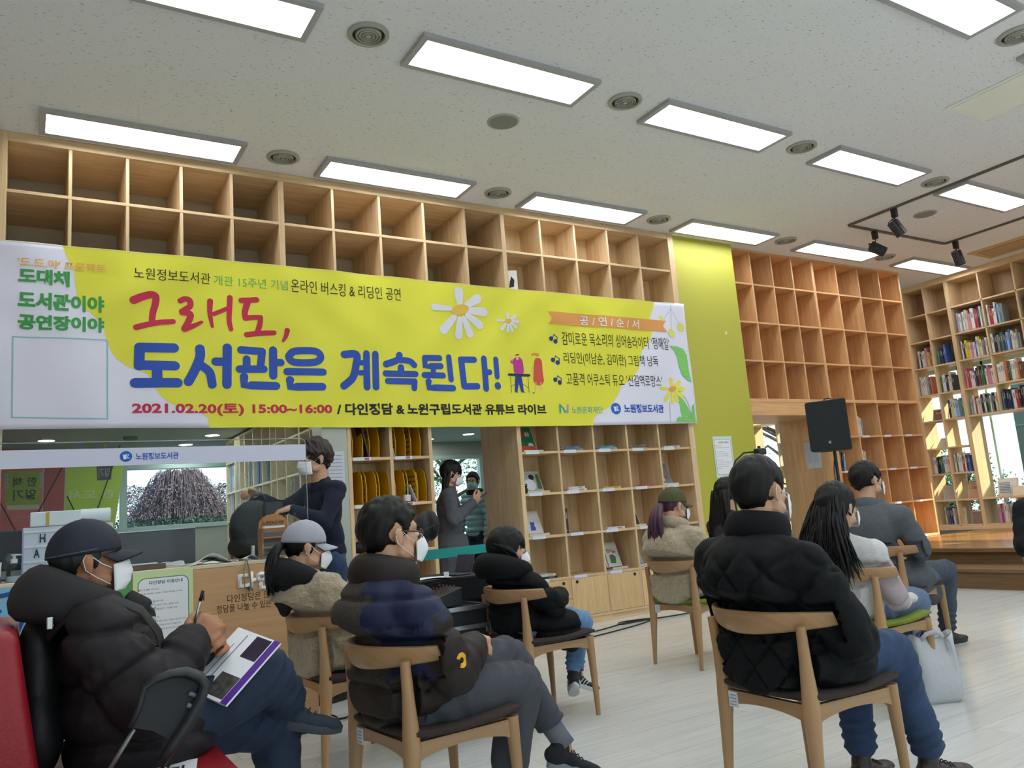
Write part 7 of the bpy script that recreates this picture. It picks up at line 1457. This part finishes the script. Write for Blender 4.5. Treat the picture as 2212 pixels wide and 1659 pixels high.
# ---- outside planting ----
hg = mat('hedge leaf', '#34583c', .8, nscale=8, namp=.35)
def leafcloud(name, boxes, n, sz, m, par, seed=1):
    rnd = np.random.RandomState(seed); v = []; f = []
    for i in range(n):
        b = boxes[i % len(boxes)]; p = np.array([rnd.uniform(b[0][k], b[1][k]) for k in range(3)]); t = rnd.normal(size=3); t /= np.linalg.norm(t); s_ = np.cross(t, rnd.normal(size=3)); s_ /= np.linalg.norm(s_); k = len(v); v += [tuple(p-t*sz), tuple(p+s_*sz*.45), tuple(p+t*sz), tuple(p-s_*sz*.45)]; f.append((k, k+1, k+2, k+3))
    me = bpy.data.meshes.new(name); me.from_pydata(v, [], f); me.materials.append(m); o = link(name, me, par); o['kind'] = 'stuff'; return o
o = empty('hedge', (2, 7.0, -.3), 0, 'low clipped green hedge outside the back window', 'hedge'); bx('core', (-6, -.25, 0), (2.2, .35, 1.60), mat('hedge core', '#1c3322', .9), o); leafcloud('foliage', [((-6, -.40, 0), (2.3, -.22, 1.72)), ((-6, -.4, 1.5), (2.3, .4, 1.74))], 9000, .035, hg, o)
o = empty('weeping_shrub', (2.8, 10.6, -.3), 0, 'large dome of bare purple-brown branches outside the back window', 'shrub'); rnd = random.Random(3); bmat = mat('bare twig', '#6f6166', .95, nscale=6, namp=.3, spec=.1)
mb = MB(); mb.tube([(0, 0, 0), (.05, 0, 1.0), (0, .05, 2.4)], [.12, .10, .08], 8); mb.build('trunk', mat('bark', '#5a4c46', .9), o)
mb = MB()
for k in range(900):
    th = rnd.uniform(0, 6.283); rr = rnd.uniform(.35, 1); R_ = 1.35*rr; zt = 2.88*math.sqrt(max(0, 1-(rr*.85)**2))+rnd.uniform(-.1, .1); ca, sa = math.cos(th), math.sin(th)
    pts = [(ca*R_*.25, sa*R_*.25, 2.2+.6*rnd.random()), (ca*R_*.7, sa*R_*.7, zt), (ca*R_, sa*R_, zt-.5-.5*rnd.random()), (ca*R_*1.06+rnd.uniform(-.1, .1), sa*R_*1.06, max(.1, zt-1.6-1.1*rnd.random()))]; mb.tube(pts, [.008, .006, .005, .003], 4, caps=False)
q = mb.build('twigs', bmat, o); q['kind'] = 'stuff'
leafcloud('twig_haze', [((-1.05, -1.0, .8), (1.05, 1.0, 2.45))], 16000, .028, bmat, o, 4)
def tree(name, x, y, lab_, hgt, cr, seed, col, ground=-.3, n=5000):
    o = empty(name, (x, y, ground), 0, lab_, 'tree'); rnd = random.Random(seed); mb = MB(); mb.tube([(0, 0, 0), (.08, .03, hgt*.4), (-.05, 0, hgt*.8)], [.13, .10, .05], 8)
    for k in range(16):
        th = rnd.uniform(0, 6.28); z = hgt*rnd.uniform(.35, .75); mb.tube([(0, 0, z), (math.cos(th)*cr*.5, math.sin(th)*cr*.5, z+.4), (math.cos(th)*cr*.95, math.sin(th)*cr*.95, z+.5+rnd.uniform(-.2, .5))], [.05, .03, .012], 6)
    mb.build('trunk', mat('bark', '#5a4c46'), o)
    bx_ = []
    for k in range(22): th = rnd.uniform(0, 6.28); r2 = rnd.uniform(.2, 1)*cr; c_ = (math.cos(th)*r2, math.sin(th)*r2, hgt*rnd.uniform(.5, 1)); bx_.append((tuple(a-.45 for a in c_), tuple(a+.45 for a in c_)))
    leafcloud('crown', bx_, int(n*1.6), .036, mat(name+' leaf', col, .8, nscale=3, namp=.4), o, seed)
tree('pine_tree', 8.6, 10.5, 'loose green tree outside the window behind the teal jacket man', 4.6, 1.7, 3, '#5f8a5c'); tree('bushy_tree', 6.2, 14.5, 'second green tree outside, left of the teal jacket man', 4.2, 1.5, 5, '#6f9a6c')
tree('garden_shrub', 14.2, 1.75, 'small green shrub outside the low windows at far right', 1.5, .7, 8, '#8aa86a', -.2, 2500); tree('street_tree', 16.5, 7.2, 'thin bare-ish tree outside the doorway window', 4.8, 1.6, 11, '#8a8f7c', -.2, 600)
